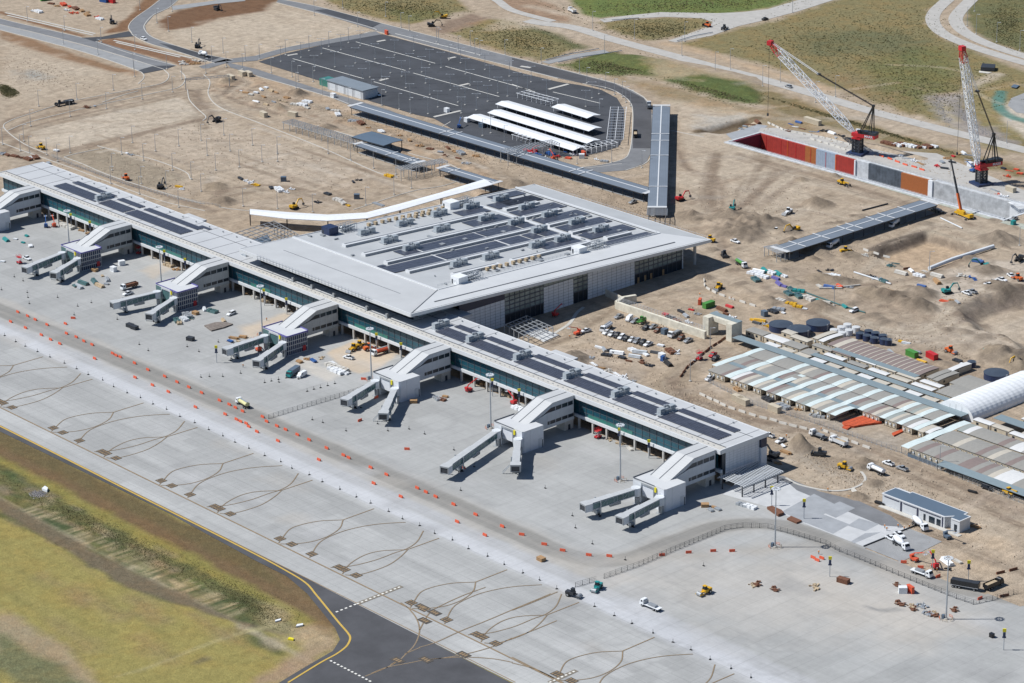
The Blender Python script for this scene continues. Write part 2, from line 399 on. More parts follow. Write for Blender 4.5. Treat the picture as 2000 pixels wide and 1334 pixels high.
# --- vegetation beyond the works
G.paint([(600,-60),(850,-60),(900,8),(922,22),(880,27),(850,38),(800,46),(760,41),(730,33),(680,20),(640,4)],OLV,3,1,2,1)
G.paint([(760,15),(860,20),(880,28),(820,42),(770,38)],GRN,4,.7,3,1)
G.paint([(872,62),(920,42),(955,36),(1000,42),(1060,60),(1110,75),(1142,92),(1100,105),(1060,118),(1000,106),(930,86)],OLV,3,1,2.5,1)
G.stroke([(1040,52),(1090,75),(1135,93)],9,DGR,.75,4,2,1)
G.paint([(1098,-60),(1110,0),(1140,30),(1170,36),(1290,26),(1400,28),(1450,22),(1500,17),(1560,-2),(1640,-60)],BGR,3,1,2,1)
G.paint([(1170,44),(1230,38),(1300,34),(1375,37),(1395,45),(1340,68),(1280,79),(1240,75),(1185,56)],OLV,3,1,2,1)
G.paint([(1330,84),(1480,46),(1520,38),(1640,-2),(1760,-60),(1900,-60),(1850,0),(1815,25),(1812,45),(1840,70),(1890,95),(2010,140),(2200,230),(2200,380),(2000,300),(1900,272),(1830,240),(1700,196),(1600,162),(1500,130),(1380,98)],OLV,4,1,3,1)
G.paint([(1560,70),(1660,58),(1760,60),(1820,85),(1780,120),(1700,100),(1600,110)],(.10,.115,.065),8,.6,6,1)
G.paint([(1700,120),(1830,90),(1880,110),(1870,180),(1800,215),(1700,180)],(.115,.13,.05),8,.6,6,1)
G.paint([(1600,140),(1700,150),(1760,200),(1690,200)],(.22,.17,.10),8,.5,6,.9)
G.paint([(1905,-60),(1885,40),(1900,60),(1940,85),(2010,105),(2200,180),(2200,-60)],(.13,.13,.065),3,1,2,1)
G.paint([(1095,126),(1150,110),(1205,102),(1262,112),(1330,132),(1300,150),(1200,147),(1130,140)],(.10,.12,.045),3,1,3,1)
G.paint([(1262,115),(1340,132),(1450,160),(1500,170),(1500,205),(1400,180),(1280,150)],(.30,.25,.16),4,1,3,.7)
G.paint([(1290,155),(1380,150),(1450,165),(1500,185),(1480,205),(1420,200)],(.085,.11,.04),4,1,3,1)
G.paint([(1200,150),(1300,165),(1420,200),(1500,215),(1560,235),(1640,262),(1600,262),(1480,245),(1400,225),(1290,190)],(.24,.19,.115),4,.9,3,.8)
G.paint([(1480,165),(1560,195),(1640,225),(1760,262),(1900,300),(1990,325),(2100,370),(1990,345),(1800,300),(1640,255),(1500,212)],(.19,.155,.085),4,1,3,.9)
G.paint([(0,165),(15,168),(38,185),(25,191),(0,190)],DGR,1.5,1,1.5,1)
G.paint([(1955,205),(2000,190),(2100,200),(2100,330),(1990,260),(1950,235)],(.52,.46,.38),3,1,2,0)
G.paint([(1840,190),(1900,170),(1960,165),(1960,240),(1990,262),(1960,300),(1860,262)],(.21,.18,.09),4,.9,3,.9)
G.stroke([(1955,180),(1950,208),(1975,228),(2010,238)],7,(.10,.22,.19),.9,1.2,.6,.1)
G.stroke([(1945,145),(1880,180),(1845,205),(1870,240),(1930,262)],7,(.44,.38,.30),.9,3,2,.1)
G.stroke([(1815,190),(1850,235),(1900,262)],9,(.30,.28,.27),.7,3,4,.1)
G.stroke([(1860,190),(1880,230),(1960,275)],12,(.27,.25,.25),.7,3,4,.1)
# --- brown top-soil and gardens between the approach roads
G.paint([(320,62),(312,42),(345,22),(430,0),(500,-20),(620,-40),(530,8),(520,22),(430,35),(390,52)],BROWN,2,1,2,.2)
G.paint([(0,58),(70,80),(150,108),(230,132),(270,140),(262,150),(200,135),(120,115),(40,90),(0,76)],(.24,.15,.09),2,.95,1,.3)
G.paint([(200,66),(250,60),(255,52),(300,14),(330,-20),(290,-20),(262,20),(230,48)],(.20,.11,.06),2,.95,1.5,.1)
G.stroke([(0,24),(60,42),(160,70)],5,(.21,.12,.07),.95,1.5,.5,.2)
G.paint([(185,82),(220,74),(262,80),(345,106),(400,125),(352,128),(330,120)],(.22,.125,.075),1.5,.95,.5,.2)
G.paint([(345,95),(390,97),(424,100),(410,106),(385,104)],(.14,.09,.06),2,.9,2)
G.paint([(840,56),(870,42),(920,28),(960,34),(900,60),(860,66)],(.24,.175,.13),3,.9,2)
G.paint([(930,-20),(1010,-20),(1120,28),(1110,42),(1060,40),(1000,20)],(.30,.20,.135),3,.9,2)
G.stroke([(1030,12),(1120,30),(1155,38)],8,PALE,.7,4,2);G.paint([(940,60),(1000,28),(1060,48),(1100,55),(1100,64),(1040,55)],PALE,4,.5,2,0)
G.stroke([(1300,85),(1400,110),(1500,140),(1620,176)],6,(.50,.36,.23),.6,4,2,.2)
# --- works area tones
for pts,c,o in (
 ([(330,60),(520,20),(680,40),(720,58),(600,90),(420,105),(350,85)],PALE,.6),
 ([(0,75),(200,140),(150,175),(60,190),(0,165)],PALE,.5),([(36,143),(60,140),(95,148),(80,158),(45,155)],(.30,.30,.28),.8),
 ([(30,255),(200,215),(350,185),(400,220),(250,260),(120,290)],PALE,.55),([(75,270),(180,250),(260,235),(240,250),(120,275)],(.62,.53,.42),.5),
 ([(190,245),(420,235),(560,280),(700,340),(640,380),(500,350),(300,300)],(.50,.42,.335),.6),
 ([(140,300),(200,290),(300,320),(360,350),(300,362),(200,330)],(.33,.27,.20),.8),
 ([(430,170),(540,175),(640,205),(700,260),(840,330),(960,350),(940,300),(760,240),(600,180),(480,140)],(.44,.31,.20),.55),
 ([(1320,190),(1450,215),(1560,280),(1600,400),(1500,460),(1380,420),(1310,350)],PALE,.55),
 ([(1370,225),(1470,225),(1430,250),(1360,262)],(.44,.43,.40),.6),
 ([(1130,420),(1230,560),(1500,560),(1640,640),(1500,640),(1330,590),(1180,640),(1060,650),(1000,690),(1100,700),(1250,760),(1330,720),(1400,760),(1500,820),(1400,700)],CLAY,.4),
 ([(1100,700),(1160,690),(1230,740),(1200,760),(1140,740)],(.36,.30,.25),.6),
 ([(1260,590),(1440,600),(1460,650),(1380,665),(1300,640)],(.36,.29,.215),.65),
 ([(1490,500),(1700,560),(1900,640),(1860,680),(1700,640),(1560,600)],(.31,.245,.185),.55),
 ([(1660,640),(1800,640),(2000,600),(2000,720),(1880,690),(1700,680)],(.50,.43,.35),.5),
 ([(1800,545),(2000,500),(2000,560),(1880,610),(1830,610)],(.55,.49,.42),.6),
 ([(1500,840),(1700,900),(1900,980),(2000,1040),(2000,1150),(1850,1080),(1650,980),(1500,930)],PALE,.4),
 ([(1500,812),(1600,830),(1780,890),(1900,945),(2000,985),(2000,1015),(1880,965),(1740,905),(1600,850),(1500,832)],(.26,.215,.17),.7),
 ([(1800,1010),(1900,1020),(1990,1080),(1960,1130),(1860,1090)],(.52,.40,.28),.6),
 ([(1440,770),(1520,770),(1650,830),(1780,870),(1700,880),(1560,830),(1460,800)],(.38,.35,.31),.6)):
    G.paint(pts,c,6,o,6)
# --- haul tracks
r_0=random.Random(3)
TR=[([(0,270),(60,230),(200,200),(330,160),(380,150),(440,130)],9),([(0,300),(80,250),(230,215),(350,185),(372,190),(385,230),(400,250)],7),
 ([(100,300),(200,270),(330,240),(440,215)],8),([(0,285),(90,330),(250,395),(380,430)],8),([(440,140),(480,160),(460,175),(420,185),(440,210),(520,240)],6),
 ([(500,190),(640,215),(760,262),(900,310),(1000,350),(1100,385)],9),([(560,250),(700,300),(830,350)],5),([(420,385),(520,370),(600,380),(700,400)],7),
 ([(1060,350),(1180,400),(1300,440)],9),([(1310,240),(1330,320),(1400,360),(1400,450),(1420,500),(1470,540),(1560,600),(1640,640)],10),
 ([(1400,360),(1480,330),(1500,300),(1560,320)],8),([(1400,300),(1380,380),(1420,440),(1500,420),(1620,380)],7),([(1460,250),(1480,320),(1440,380),(1440,430)],6),
 ([(1500,700),(1400,690),(1330,730),(1310,760),(1400,820),(1520,870),(1650,910)],11),([(1330,760),(1440,790),(1560,820),(1700,870),(1900,960),(2000,1000)],9),
 ([(1540,640),(1640,660),(1760,690),(1900,720),(2000,750)],10),([(1620,610),(1700,640),(1800,650),(1850,620),(1900,580),(2000,540)],10),
 ([(1510,620),(1480,660),(1440,690),(1360,700)],9),([(1050,680),(1120,650),(1200,600),(1300,570),(1400,560)],8),([(1660,560),(1760,470),(1840,440),(1920,460),(2000,470)],6),
 ([(1520,510),(1660,460),(1800,420),(1860,430)],7),([(1540,960),(1640,990),(1760,1010),(1900,1080),(2000,1120)],8),([(1430,345),(1520,340),(1640,370),(1780,400)],8)]
for pts,w in TR:
    c=W2(pts);G.stroke(pts,w,random.choice(((.34,.27,.20),(.30,.24,.175),(.50,.43,.34),(.37,.29,.215))),.7,2,1.5)
    G.ruts(pts,RUT,.7);G.ruts([(p[0]+4,p[1]+2) for p in pts],RUT,.5);G.ruts([(p[0]-5,p[1]-1) for p in pts],PALE,.5)
for pts in ([(0,272),(60,240),(200,208),(330,180),(372,178),(392,215),(402,232)],[(0,305),(60,262),(200,225),(360,192)],[(95,300),(260,262),(400,232)],[(1500,825),(1640,860),(1800,920),(2000,1000)]):
    G.stroke(pts,3,(.22,.16,.115),.6,2,1.5)
DK_=(.235,.18,.135)
G.paint([(60,258),(110,243),(240,214),(350,190),(368,203),(388,222),(330,240),(140,288),(90,285)],(.50,.43,.345),1.5,.8,.8)
G.paint([(60,165),(130,150),(255,140),(268,150),(180,168),(60,196),(0,205),(0,180)],(.44,.365,.28),1.5,.7,1)
G.paint([(125,306),(205,291),(300,318),(370,350),(300,366),(210,345)],(.31,.26,.195),1.5,.85,1)
for pts,w in (([(0,268),(60,248),(150,226),(250,204),(345,182),(372,178)],3.5),([(115,300),(200,281),(300,256),(400,232),(428,238)],5),([(8,258),(45,282),(100,308),(200,342),(330,384),(420,412)],4),([(372,178),(386,180),(392,200),(412,222),(404,234)],4.5),([(0,250),(8,238),(60,220),(150,200),(300,170),(330,160)],4),
 ([(430,160),(452,150),(470,160),(448,172),(440,185),(470,200),(540,222)],4),([(420,388),(440,372),(520,362),(600,372),(690,395)],4),([(1330,300),(1345,330),(1400,345),(1392,375),(1352,398)],3),([(1440,412),(1520,345),(1545,330)],2.5),([(1432,415),(1480,370),(1520,350)],2.5),([(1448,418),(1540,360),(1570,352)],2),
 ([(1310,740),(1340,775),(1450,812),(1560,850)],4),([(1490,560),(1560,600),(1660,640),(1700,655)],4),([(1640,470),(1720,440),(1840,420),(1900,440)],4),([(1660,560),(1780,545),(1900,500)],4),([(1690,690),(1800,720),(1900,760)],5)):
    G.stroke(pts,w,DK_,.75,1.2,.8)
for pts in ([(1440,300),(1600,345),(1800,405)],[(1440,310),(1600,352),(1780,405)],[(1390,300),(1370,380),(1400,440),(1410,500)],[(1402,300),(1388,380),(1420,450)],[(1480,320),(1445,400)],[(1520,330),(1460,400)],[(1560,345),(1475,410)],[(1500,430),(1560,410),(1660,430)],[(1550,640),(1700,665),(1850,700)],[(1350,785),(1500,835),(1650,880)],[(1560,960),(1700,985),(1850,1060)],[(1700,900),(1850,960),(2000,1030)]):
    for o_ in (-3,0,3): G.ruts([(p[0]+o_,p[1]+o_*.7) for p in pts],r_0.choice((RUT,PALE,RUT)),.6)
r_=random.Random(5)
for k in range(800):      # random wheel marks all over the works
    px=r_.uniform(0,2000);py=r_.uniform(150,1100)
    if py>600+0.1*px and px<1450: continue
    a=r_.uniform(0,6.28);l=r_.uniform(8,45);p=at(px,py);b=a+r_.uniform(-.7,.7)
    P=[(p.x,p.y),(p.x+l*math.cos(a),p.y+l*math.sin(a)),(p.x+l*math.cos(a)+l*math.cos(b),p.y+l*math.sin(a)+l*math.sin(b))]
    if r_.random()<.5: G.ruts(P,r_.choice((RUT,PALE,PALE)),r_.uniform(.2,.55),world=True)
    else: G.stroke(P,r_.uniform(1,5),r_.choice((RUT,PALE,DARK,GREY,(.58,.5,.42))),r_.uniform(.1,.35),3,2,world=True)
# car-park bays laid out in the bare ground left of the terminal
for k in range(9):
    a=(210+k*28,262+k*2.5);b=(a[0]+330,a[1]+118)
    G.ruts([a,b],(.34,.27,.2),.3,3)
for k in range(150):
    px0,py0=r_.uniform(180,860),r_.uniform(235,400)
    if py0>300+(px0-180)*.2: continue
    q=at(px0,py0);l=r_.uniform(10,70);v=r_.random()<.75
    G.stroke([(q.x,q.y),(q.x+(l if v else 0),q.y+(0 if v else l*.5))],r_.uniform(.8,3.2),r_.choice((RUT,(.32,.27,.22),PALE,(.55,.48,.40),(.30,.24,.18))),r_.uniform(.25,.6),1.0,.6,world=True)
# --- basins, banks, heaps
def px(pts): return pts
G.lift([(1690,505),(1720,482),(1810,452),(1840,462),(1938,486),(1815,528),(1790,530),(1745,512),(1700,498)],-4.5,3.2,.15)
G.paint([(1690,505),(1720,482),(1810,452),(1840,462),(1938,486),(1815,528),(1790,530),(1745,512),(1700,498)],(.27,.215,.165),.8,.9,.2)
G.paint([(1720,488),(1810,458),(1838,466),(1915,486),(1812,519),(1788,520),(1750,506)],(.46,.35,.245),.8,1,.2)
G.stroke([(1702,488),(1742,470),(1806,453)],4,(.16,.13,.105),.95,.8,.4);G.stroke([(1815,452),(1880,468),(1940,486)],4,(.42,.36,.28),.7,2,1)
G.lift([(1868,600),(1920,575),(2010,555),(2100,570),(2200,700),(2010,690),(1960,655),(1900,640)],-6,9)
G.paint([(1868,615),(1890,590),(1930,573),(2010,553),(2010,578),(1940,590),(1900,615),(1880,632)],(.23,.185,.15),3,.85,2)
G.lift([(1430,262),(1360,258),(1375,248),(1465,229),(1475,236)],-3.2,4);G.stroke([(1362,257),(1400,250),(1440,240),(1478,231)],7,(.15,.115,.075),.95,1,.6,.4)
for a in ((1425,428,16,3),(1350,425,14,2),(1490,440,15,3.5),(1440,455,20,3),(1540,452,9,2),(1600,545,10,2),(1640,550,8,2),(1700,575,12,2.2),(1745,580,10,2),(1790,598,14,3),
 (1545,480,10,2),(1595,400,12,2.6),(1590,490,10,2),(1880,500,9,1.5),(1950,470,14,3),(1930,530,12,2),(1120,702,9,3.2),(1092,714,8,2.5),(1565,876,8,2.5),(1680,915,5,2),(1688,905,5,1.8),(1705,945,5,1.6),(1675,970,6,1.8),(1560,870,6,1.6),(1950,560,12,2),
 (580,185,9,3),(545,210,7,1.8),(440,160,7,2),(420,365,9,2),(430,395,10,2.5),(1800,575,12,2.4),(1660,500,8,2),(1960,700,14,3),(1990,720,12,3),(1940,690,9,2.5),(1000,360,12,2),(640,250,8,1.6),(1600,600,9,2),(1500,585,6,1.5),(1630,345,5,1.4),(1565,352,5,1.4)):
    G.heap(a[0],a[1],a[2]*.9,a[3]*1.5,r_.choice(((.24,.195,.15),(.21,.17,.13),(.28,.225,.165),(.25,.20,.15))),a[2]*r_.uniform(.6,1.0),.9)
for k in range(170):       # small rough spoil all over the works
    px_=r_.uniform(1320,2000);py_=r_.uniform(420,760)
    if px_<1450 and py_>560: continue
    if 1680<px_<1950 and 440<py_<535: continue
    G.heap(px_,py_,r_.uniform(2,6),r_.uniform(.4,1.6),r_.choice(((.24,.195,.15),(.21,.165,.125),(.36,.29,.22))),r_.uniform(2,6),.7)
for k in range(140):
    px_=r_.uniform(400,1000);py_=130+ (px_-400)*.38+r_.uniform(-10,45)
    G.heap(px_,py_,r_.uniform(1.5,5),r_.uniform(.3,1.1),r_.choice(((.33,.25,.18),(.29,.20,.14),(.46,.36,.27))),r_.uniform(2,4),.5)
G.berm([(1600,262),(1700,285),(1800,310)],7,1.5)
G.lift([(1500,165),(1480,150),(1330,118),(1240,105),(1180,104),(1160,116),(1300,150),(1480,200)],1.6,9)
def inview(X,Y,m=0):
    v=np.stack([X-CAM[0],Y-CAM[1],np.full(X.shape,-CAM[2])],1);dz=v@np.array(CF)
    px=1000+FPX*(v@np.array(CR))/dz;py=667-FPX*(v@np.array(CU))/dz
    return (px>-m)&(px<2000+m)&(py>-m)&(py<1334+m)
# station-box cut-out: nothing of the ground stays inside the box
BOX=[(1441.4,262.5),(1480,261),(2019,412),(2062,436),(2000,446)]
_boxw=np.array([[at(*p).x,at(*p).y] for p in [(1433,277),(1479,261.5),(2010,404),(1968,430)]])
_in=inview(G.X,G.Y,90)
_hole=G.sdf(_boxw,True,np.arange(G.N))>-1.0
ground=struct(G.build('ground',SOIL,_in&~_hole))
# everything beyond the surveyed site, out to the horizon: a skirt of big faces just below
far=MB();far.bb(-9000,9000,-9000,9000,-31,-30.0)
def plainsoil():
    m=mat('far_soil',(.27,.23,.14),.95,var=.3,scale=.01);return m
far=MB();Q=[(-9000,-9000),(9000,-9000),(9000,9000),(-9000,9000)]
_i=np.nonzero(_in)[0]
for a,c,e,f in ((-9000,-329.5,-9000,9000),(-134,9000,-9000,9000),(-329.5,-134,-9000,341),(-329.5,-134,370,9000)): far.add([(a,e,-7.0),(c,e,-7.0),(c,f,-7.0),(a,f,-7.0)],[(0,1,2,3)])
struct(obj('terrain',far,plainsoil()))
# ================================================================ apron and taxiway concrete
A=Surf(-640,330,-172.3,2,1.25)
CONC=(.345,.348,.342);A.C[:]=CONC
tw=A.Y<-110
# taxiway bays: long paving lanes of slightly different grey
lane=np.floor((A.Y+172)/5.6).astype(int);rr=np.random.default_rng(3)
seg=np.floor((A.X+vnoise(A.X*0+lane*37.7,A.Y*0,50,4)*60)/46).astype(int)
tone=rr.random((400,400))[(seg+200)%400,lane%400]
A.C*= (1+np.where(tw,(tone-.5)*.20+.02,0))[:,None]
slx=np.floor(A.X/15).astype(int);sly=np.floor(A.Y/11).astype(int);t2=rr.random((400,400))[(slx+200)%400,(sly+200)%400]
A.C*= (1+np.where(~tw,(t2-.5)*.13,0))[:,None]
A.C*= (1+np.where(A.Y<-160.5,.10,0))[:,None]
A.C*= (1+A.w2*.10)[:,None]
A.paint(ln(-112,-104.2,-700,400),(.49,.50,.52),1.0,.85,.35,world=True)
A.paint(ln(-104.2,-97.5,-700,400),(.40,.405,.415),1.0,.75,.5,world=True)
A.paint([(1150,1172),(1260,1170),(1330,1230),(1430,1280),(1540,1334),(1470,1334)],(.45,.46,.48),4,.7,1)
A.paint(ln(-97.5,-84,-700,40),(.39,.37,.34),1.5,.7,1,world=True)     # dusty margin under the haul road
HR=[(-160,540),(0,606),(250,711),(500,815),(700,903),(880,983),(1000,1037),(1080,1073),(1150,1094),(1200,1096),(1250,1085),(1320,1057),(1400,1031),(1470,1023),(1530,1028),(1600,1050),(1700,1093),(1850,1143),(2000,1172)]
A.stroke(HR[:14],15,(.375,.36,.335),.7,2.5,1)
A.stroke(HR,10.5,(.245,.238,.222),.97,.7,.35);A.stroke(HR,4,(.225,.218,.205),.8,2,.5);A.stroke([(p[0],p[1]+2.5) for p in HR],1,(.35,.33,.30),.5,1,.3)
A.stroke([(1150,1098),(1260,1090),(1400,1083),(1550,1070),(1640,1062)],8,(.33,.31,.28),.75,4,1.5)
A.paint([(1230,1100),(1500,1085),(1700,1110),(1900,1175),(1800,1260),(1500,1230),(1300,1180),(1190,1140)],(.46,.425,.38),14,.45,6)
A.paint([(1540,1100),(1800,1180),(1900,1210),(1800,1250),(1600,1180)],(.45,.41,.36),12,.5,6)
# sandy strips left open beside the pier
SAND=(.50,.41,.31)
A.paint([(652,700),(640,690),(690,664),(760,640),(800,668),(768,700),(735,722),(705,730),(668,716)],SAND,1,.95,1)
A.paint([(470,640),(560,610),(600,640),(560,680),(520,655),(485,660)],SAND,2,.8,2)
A.paint([(270,530),(330,505),(350,520),(300,545)],SAND,2,.5,2)
A.paint([(600,700),(660,735),(640,745),(575,715)],(.52,.48,.42),2,.7,2)
A.stroke([(240,418),(310,430),(380,520),(440,560)],4,SAND,.5,2,1)
for x0 in (-560,-476,-392,-308,-224,-140,-56):
    for k in range(16):
        a=r_.uniform(0,6.28);cx=x0+r_.uniform(-30,30);cy=-45+r_.uniform(-28,22);rad=r_.uniform(6,20);ar=r_.uniform(.8,3)
        P=[(cx+rad*math.cos(a+t*ar/8),cy+rad*math.sin(a+t*ar/8)) for t in range(9)]
        A.stroke(P,r_.uniform(.6,1.6),(.25,.25,.25),r_.uniform(.12,.3),.8,.1,world=True,smooth=False)
for k in range(75):
    p=at(r_.uniform(1150,1980),r_.uniform(1060,1334));a=r_.uniform(0,6.28);rad=r_.uniform(4,13);ar=r_.uniform(1,5.5)
    P=[(p.x+rad*math.cos(a+t*ar/10),p.y+rad*math.sin(a+t*ar/10)) for t in range(11)]
    A.stroke(P,.8,(.22,.22,.22),r_.uniform(.1,.28),.8,.05,world=True,smooth=False)
for q in ((1715,1190),(1720,1192),(1728,1194)): A.stroke([(q[0]-25,q[1]-6),(q[0],q[1]+1),(q[0]+35,q[1]-2)],1.2,(.2,.2,.2),.5,.8,.1)
for k in range(160):
    p=at(r_.uniform(0,1980),r_.uniform(430,1334))
    A.paint([(p.x-r_.uniform(2,14),p.y-r_.uniform(1,7)),(p.x+r_.uniform(2,14),p.y-r_.uniform(1,7)),(p.x+r_.uniform(2,14),p.y+r_.uniform(1,7)),(p.x-r_.uniform(2,14),p.y+r_.uniform(1,7))],
        r_.choice(((.26,.26,.26),(.44,.44,.44),(.38,.355,.32))),3,r_.uniform(.2,.5),2,world=True)
APR=W2([(-900,200),(90,395),(1440,915),(1520,945),(1560,962),(1776,1032),(1690,1072),(1760,1096),(1830,1126),(1960,1170),(2060,1205),(2400,1330),(2400,2400),(-900,2400)])
def apron_mat():
    m=bpy.data.materials.new('apron_concrete');m.use_nodes=True;n=m.node_tree;L=n.links;b=n.nodes['Principled BSDF']
    b.inputs['Roughness'].default_value=.85;b.inputs['Specular IOR Level'].default_value=.25
    at_=n.nodes.new('ShaderNodeAttribute');at_.attribute_name='soil';tc=n.nodes.new('ShaderNodeTexCoord')
    sp=n.nodes.new('ShaderNodeSeparateXYZ');L.new(tc.outputs['Object'],sp.inputs[0])
    def M2(op,a,b_=None,c=None):
        x=n.nodes.new('ShaderNodeMath');x.operation=op
        for i,v in enumerate((a,b_,c)):
            if v is None: continue
            if isinstance(v,(int,float)): x.inputs[i].default_value=v
            else: L.new(v,x.inputs[i])
        return x.outputs[0]
    def joint(axis,per,w): return M2('LESS_THAN',M2('PINGPONG',sp.outputs[axis],per/2),w)
    def noise(sc,det=5,ro=.6,st=None):
        z=n.nodes.new('ShaderNodeTexNoise');z.inputs['Scale'].default_value=sc;z.inputs['Detail'].default_value=det;z.inputs['Roughness'].default_value=ro
        if st:
            mp=n.nodes.new('ShaderNodeMapping');mp.inputs['Scale'].default_value=st;L.new(tc.outputs['Object'],mp.inputs[0]);L.new(mp.outputs[0],z.inputs['Vector'])
        else: L.new(tc.outputs['Object'],z.inputs['Vector'])
        return z.outputs[0]
    def rng(s,a,b_,c,d):
        r=n.nodes.new('ShaderNodeMapRange')
        for i,v in enumerate((a,b_,c,d)): r.inputs[i+1].default_value=v
        L.new(s,r.inputs[0]);return r.outputs[0]
    def mul(a,v):
        x=n.nodes.new('ShaderNodeMix');x.data_type='RGBA';x.blend_type='MULTIPLY';x.inputs[0].default_value=1;L.new(a,x.inputs[6]);L.new(v,x.inputs[7]);return x.outputs[2]
    tx=M2('LESS_THAN',sp.outputs[1],-110.0)
    c=mul(at_.outputs['Color'],rng(noise(.06,6,.7),.3,.7,.93,1.07))
    c=mul(c,rng(noise(.6,5,.8),.25,.75,.93,1.06))
    c=mul(c,rng(noise(.5,5,.7,(.06,1,1)),.3,.7,.95,1.04))
    c=mul(c,rng(noise(.5,5,.7,(1,.05,1)),.3,.7,.955,1.04))
    # joints: the taxiway has long lanes and close cross joints, the stands a wide grid
    j1=M2('MULTIPLY',joint(1,5.6,.10),.20);j2=M2('MULTIPLY',joint(0,4.6,.08),M2('MULTIPLY',tx,.16))
    j3=M2('MULTIPLY',joint(0,7.5,.09),M2('MULTIPLY',M2('SUBTRACT',1.0,tx),.17))
    j=M2('SUBTRACT',1.0,M2('MAXIMUM',M2('MAXIMUM',M2('MULTIPLY',j1,M2('ADD',M2('MULTIPLY',tx,.55),.40)),j2),j3))
    c=mul(c,j);L.new(c,b.inputs['Base Color']);return m
_k=inview(A.X,A.Y,90)&(A.sdf(APR,True,np.arange(A.N))>0)
A.V[:]=0
apron=struct(A.build('apron',apron_mat(),_k,0.10))
del G.X,G.Y,G.Z,G.C
M_('asphalt',(.070,.071,.078),.85,var=.28,scale=.05,bump=.1)
M_('asphalt_new',(.050,.054,.063),.85,var=.28,scale=.045)
M_('asphalt_old',(.17,.175,.185),.9,var=.14,scale=.15)
M_('road_pale',(.40,.385,.36),.9,var=.12,scale=.2)
M_('road_grey',(.27,.275,.28),.9,var=.12,scale=.2)
M_('kerb',(.48,.465,.43),.85,var=.08)
M_('line_yellow',(.52,.35,.07),.7,var=.1)
M_('line_brown',(.27,.185,.10),.8,var=.12)
M_('line_black',(.20,.175,.14),.8,var=.15)
M_('line_white',(.72,.71,.66),.7,var=.1)
M_('slab_grey',(.30,.315,.335),.9,var=.14,scale=.15)
M_('slab_pale',(.47,.48,.49),.9,var=.1,scale=.2)
_zl=[0.14]
def road(name,pts,m,z=0.12,w=None,sm=False):
    b=MB()
    if w:
        P=[(p[0],p[1]) for p in (smooth_line(W2(pts)) if len(pts)>2 else W2(pts))];b.ribbon(P,w,z)
    else: b.sheet([(at(*p).x,at(*p).y,z) for p in pts])
    return struct(obj(name,b,m))
def kerb(pts,w=.5,h=.2,sm=True,z=0.0):
    P=[(p[0],p[1]) for p in (smooth_line(W2(pts)) if (len(pts)>2 and sm) else W2(pts))]
    KERB.wall(P,z-.1,z+h,w)
KERB=MB()
# ================================================================ asphalt, roads, kerbs and painted markings
road('taxiway',[(-200,730),(0,832),(500,1080),(1000,1335),(1400,1560),(545,1500),(470,1375),(545,1334),(600,1301),(650,1272),(664,1250),(655,1228),(600,1160),(560,1126),(500,1096),(330,1003),(0,843),(-200,742)],'asphalt',.13)
road('road',[(-40,28),(0,37),(45,48),(100,60),(160,74),(187,80),(345,128),(320,135),(200,97.5),(80,66),(0,47),(-40,38)],'asphalt_old')
road('road',[(-40,40),(0,48.5),(80,67.5),(200,99),(320,136),(280,144),(262,135),(200,113),(130,92),(0,58),(-40,48)],'road_grey')
road('road',[(300,129),(345,128),(322,136),(280,144),(268,138)],'asphalt_new',.135)
road('road',[(318,-6),(290,17),(262,37),(251,52),(256,63),(262,70),(290,84),(345,100),(390,113),(420,123),(455,118),(400,106),(345,90),(300,74),(286,62),(283,50),(300,30),(330,16),(352,-6)],'asphalt_old')
road('road',[(345,100),(410,120),(432,112),(400,106),(345,90),(310,84)],'asphalt_new',.135)
road('road',[(160,74),(187,82),(197,77),(262,71),(252,61),(200,72)],'asphalt_new',.135)
road('road',[(335,12),(400,4),(470,-6),(480,2),(420,8),(338,20)],'road_grey')
road('road',[(388,130),(440,116),(500,109),(560,93),(640,78),(735,62),(745,68),(640,86),(560,101),(500,119),(440,124),(400,136)],'asphalt_old')
road('road',[(440,121),(470,128),(500,135),(625,175),(700,197),(760,215),(800,232),(880,252),(870,262),(700,213),(640,188),(500,147),(450,132)],'asphalt_old')
road('road',[(545,-2),(620,13),(745,46),(850,73),(1000,112),(1100,137),(1150,150),(1200,163),(1235,178),(1257,191),(1268,204),(1274,225),(1275,290),(1262,318),(1222,333),(1160,338),(1120,330),(1175,323),(1215,313),(1229,300),(1235,270),(1237,222),(1230,199),(1207,181),(1180,170),(1138,163),(1090,153),(1000,130),(850,92),(735,60),(620,25),(540,4)],'asphalt_old')
road('road',[(613,20),(640,18),(745,45),(728,54)],'asphalt_new',.135)
road('road',[(1000,113),(1100,138),(1200,164),(1257,192),(1272,215),(1272,290),(1236,290),(1237,222),(1230,199),(1207,181),(1138,163),(1000,130)],'asphalt',.135)
road('car_park',[(505,121),(560,104),(640,86),(747,67),(860,97),(960,126),(1020,143),(1090,160),(1136,167),(1175,176),(1205,192),(1219,215),(1219,268),(1207,287),(1180,296),(1150,303),(1110,306),(1060,306),(980,296),(900,262),(848,232),(815,225),(720,197),(640,163)],'asphalt_new',.125)
for k,(a,b) in enumerate([((695,82),(850,124)),((630,94),(792,138)),((572,115),(710,154)),((870,130),(1035,176)),((807,143),(975,189)),((730,160),(895,207)),((1080,180),(1172,202)),((772,66),(940,108)),((1000,165),(1045,180))]):
    b_=MB();b_.ribbon(W2([a,b]),.55,.16);struct(obj('road_markings',b_,'line_white'))
ISL=MB()
for a,b in [((737,82),(753,79)),((1072,175),(1110,165)),((742,158),(758,154)),((848,229),(900,217)),((562,109),(581,106)),((876,115),(890,112)),((1017,130),(1037,133)),((898,168),(916,164))]:
    ISL.wall(W2([a,b]),0.0,.32,2.2)
struct(obj('pavement',ISL,'kerb'))
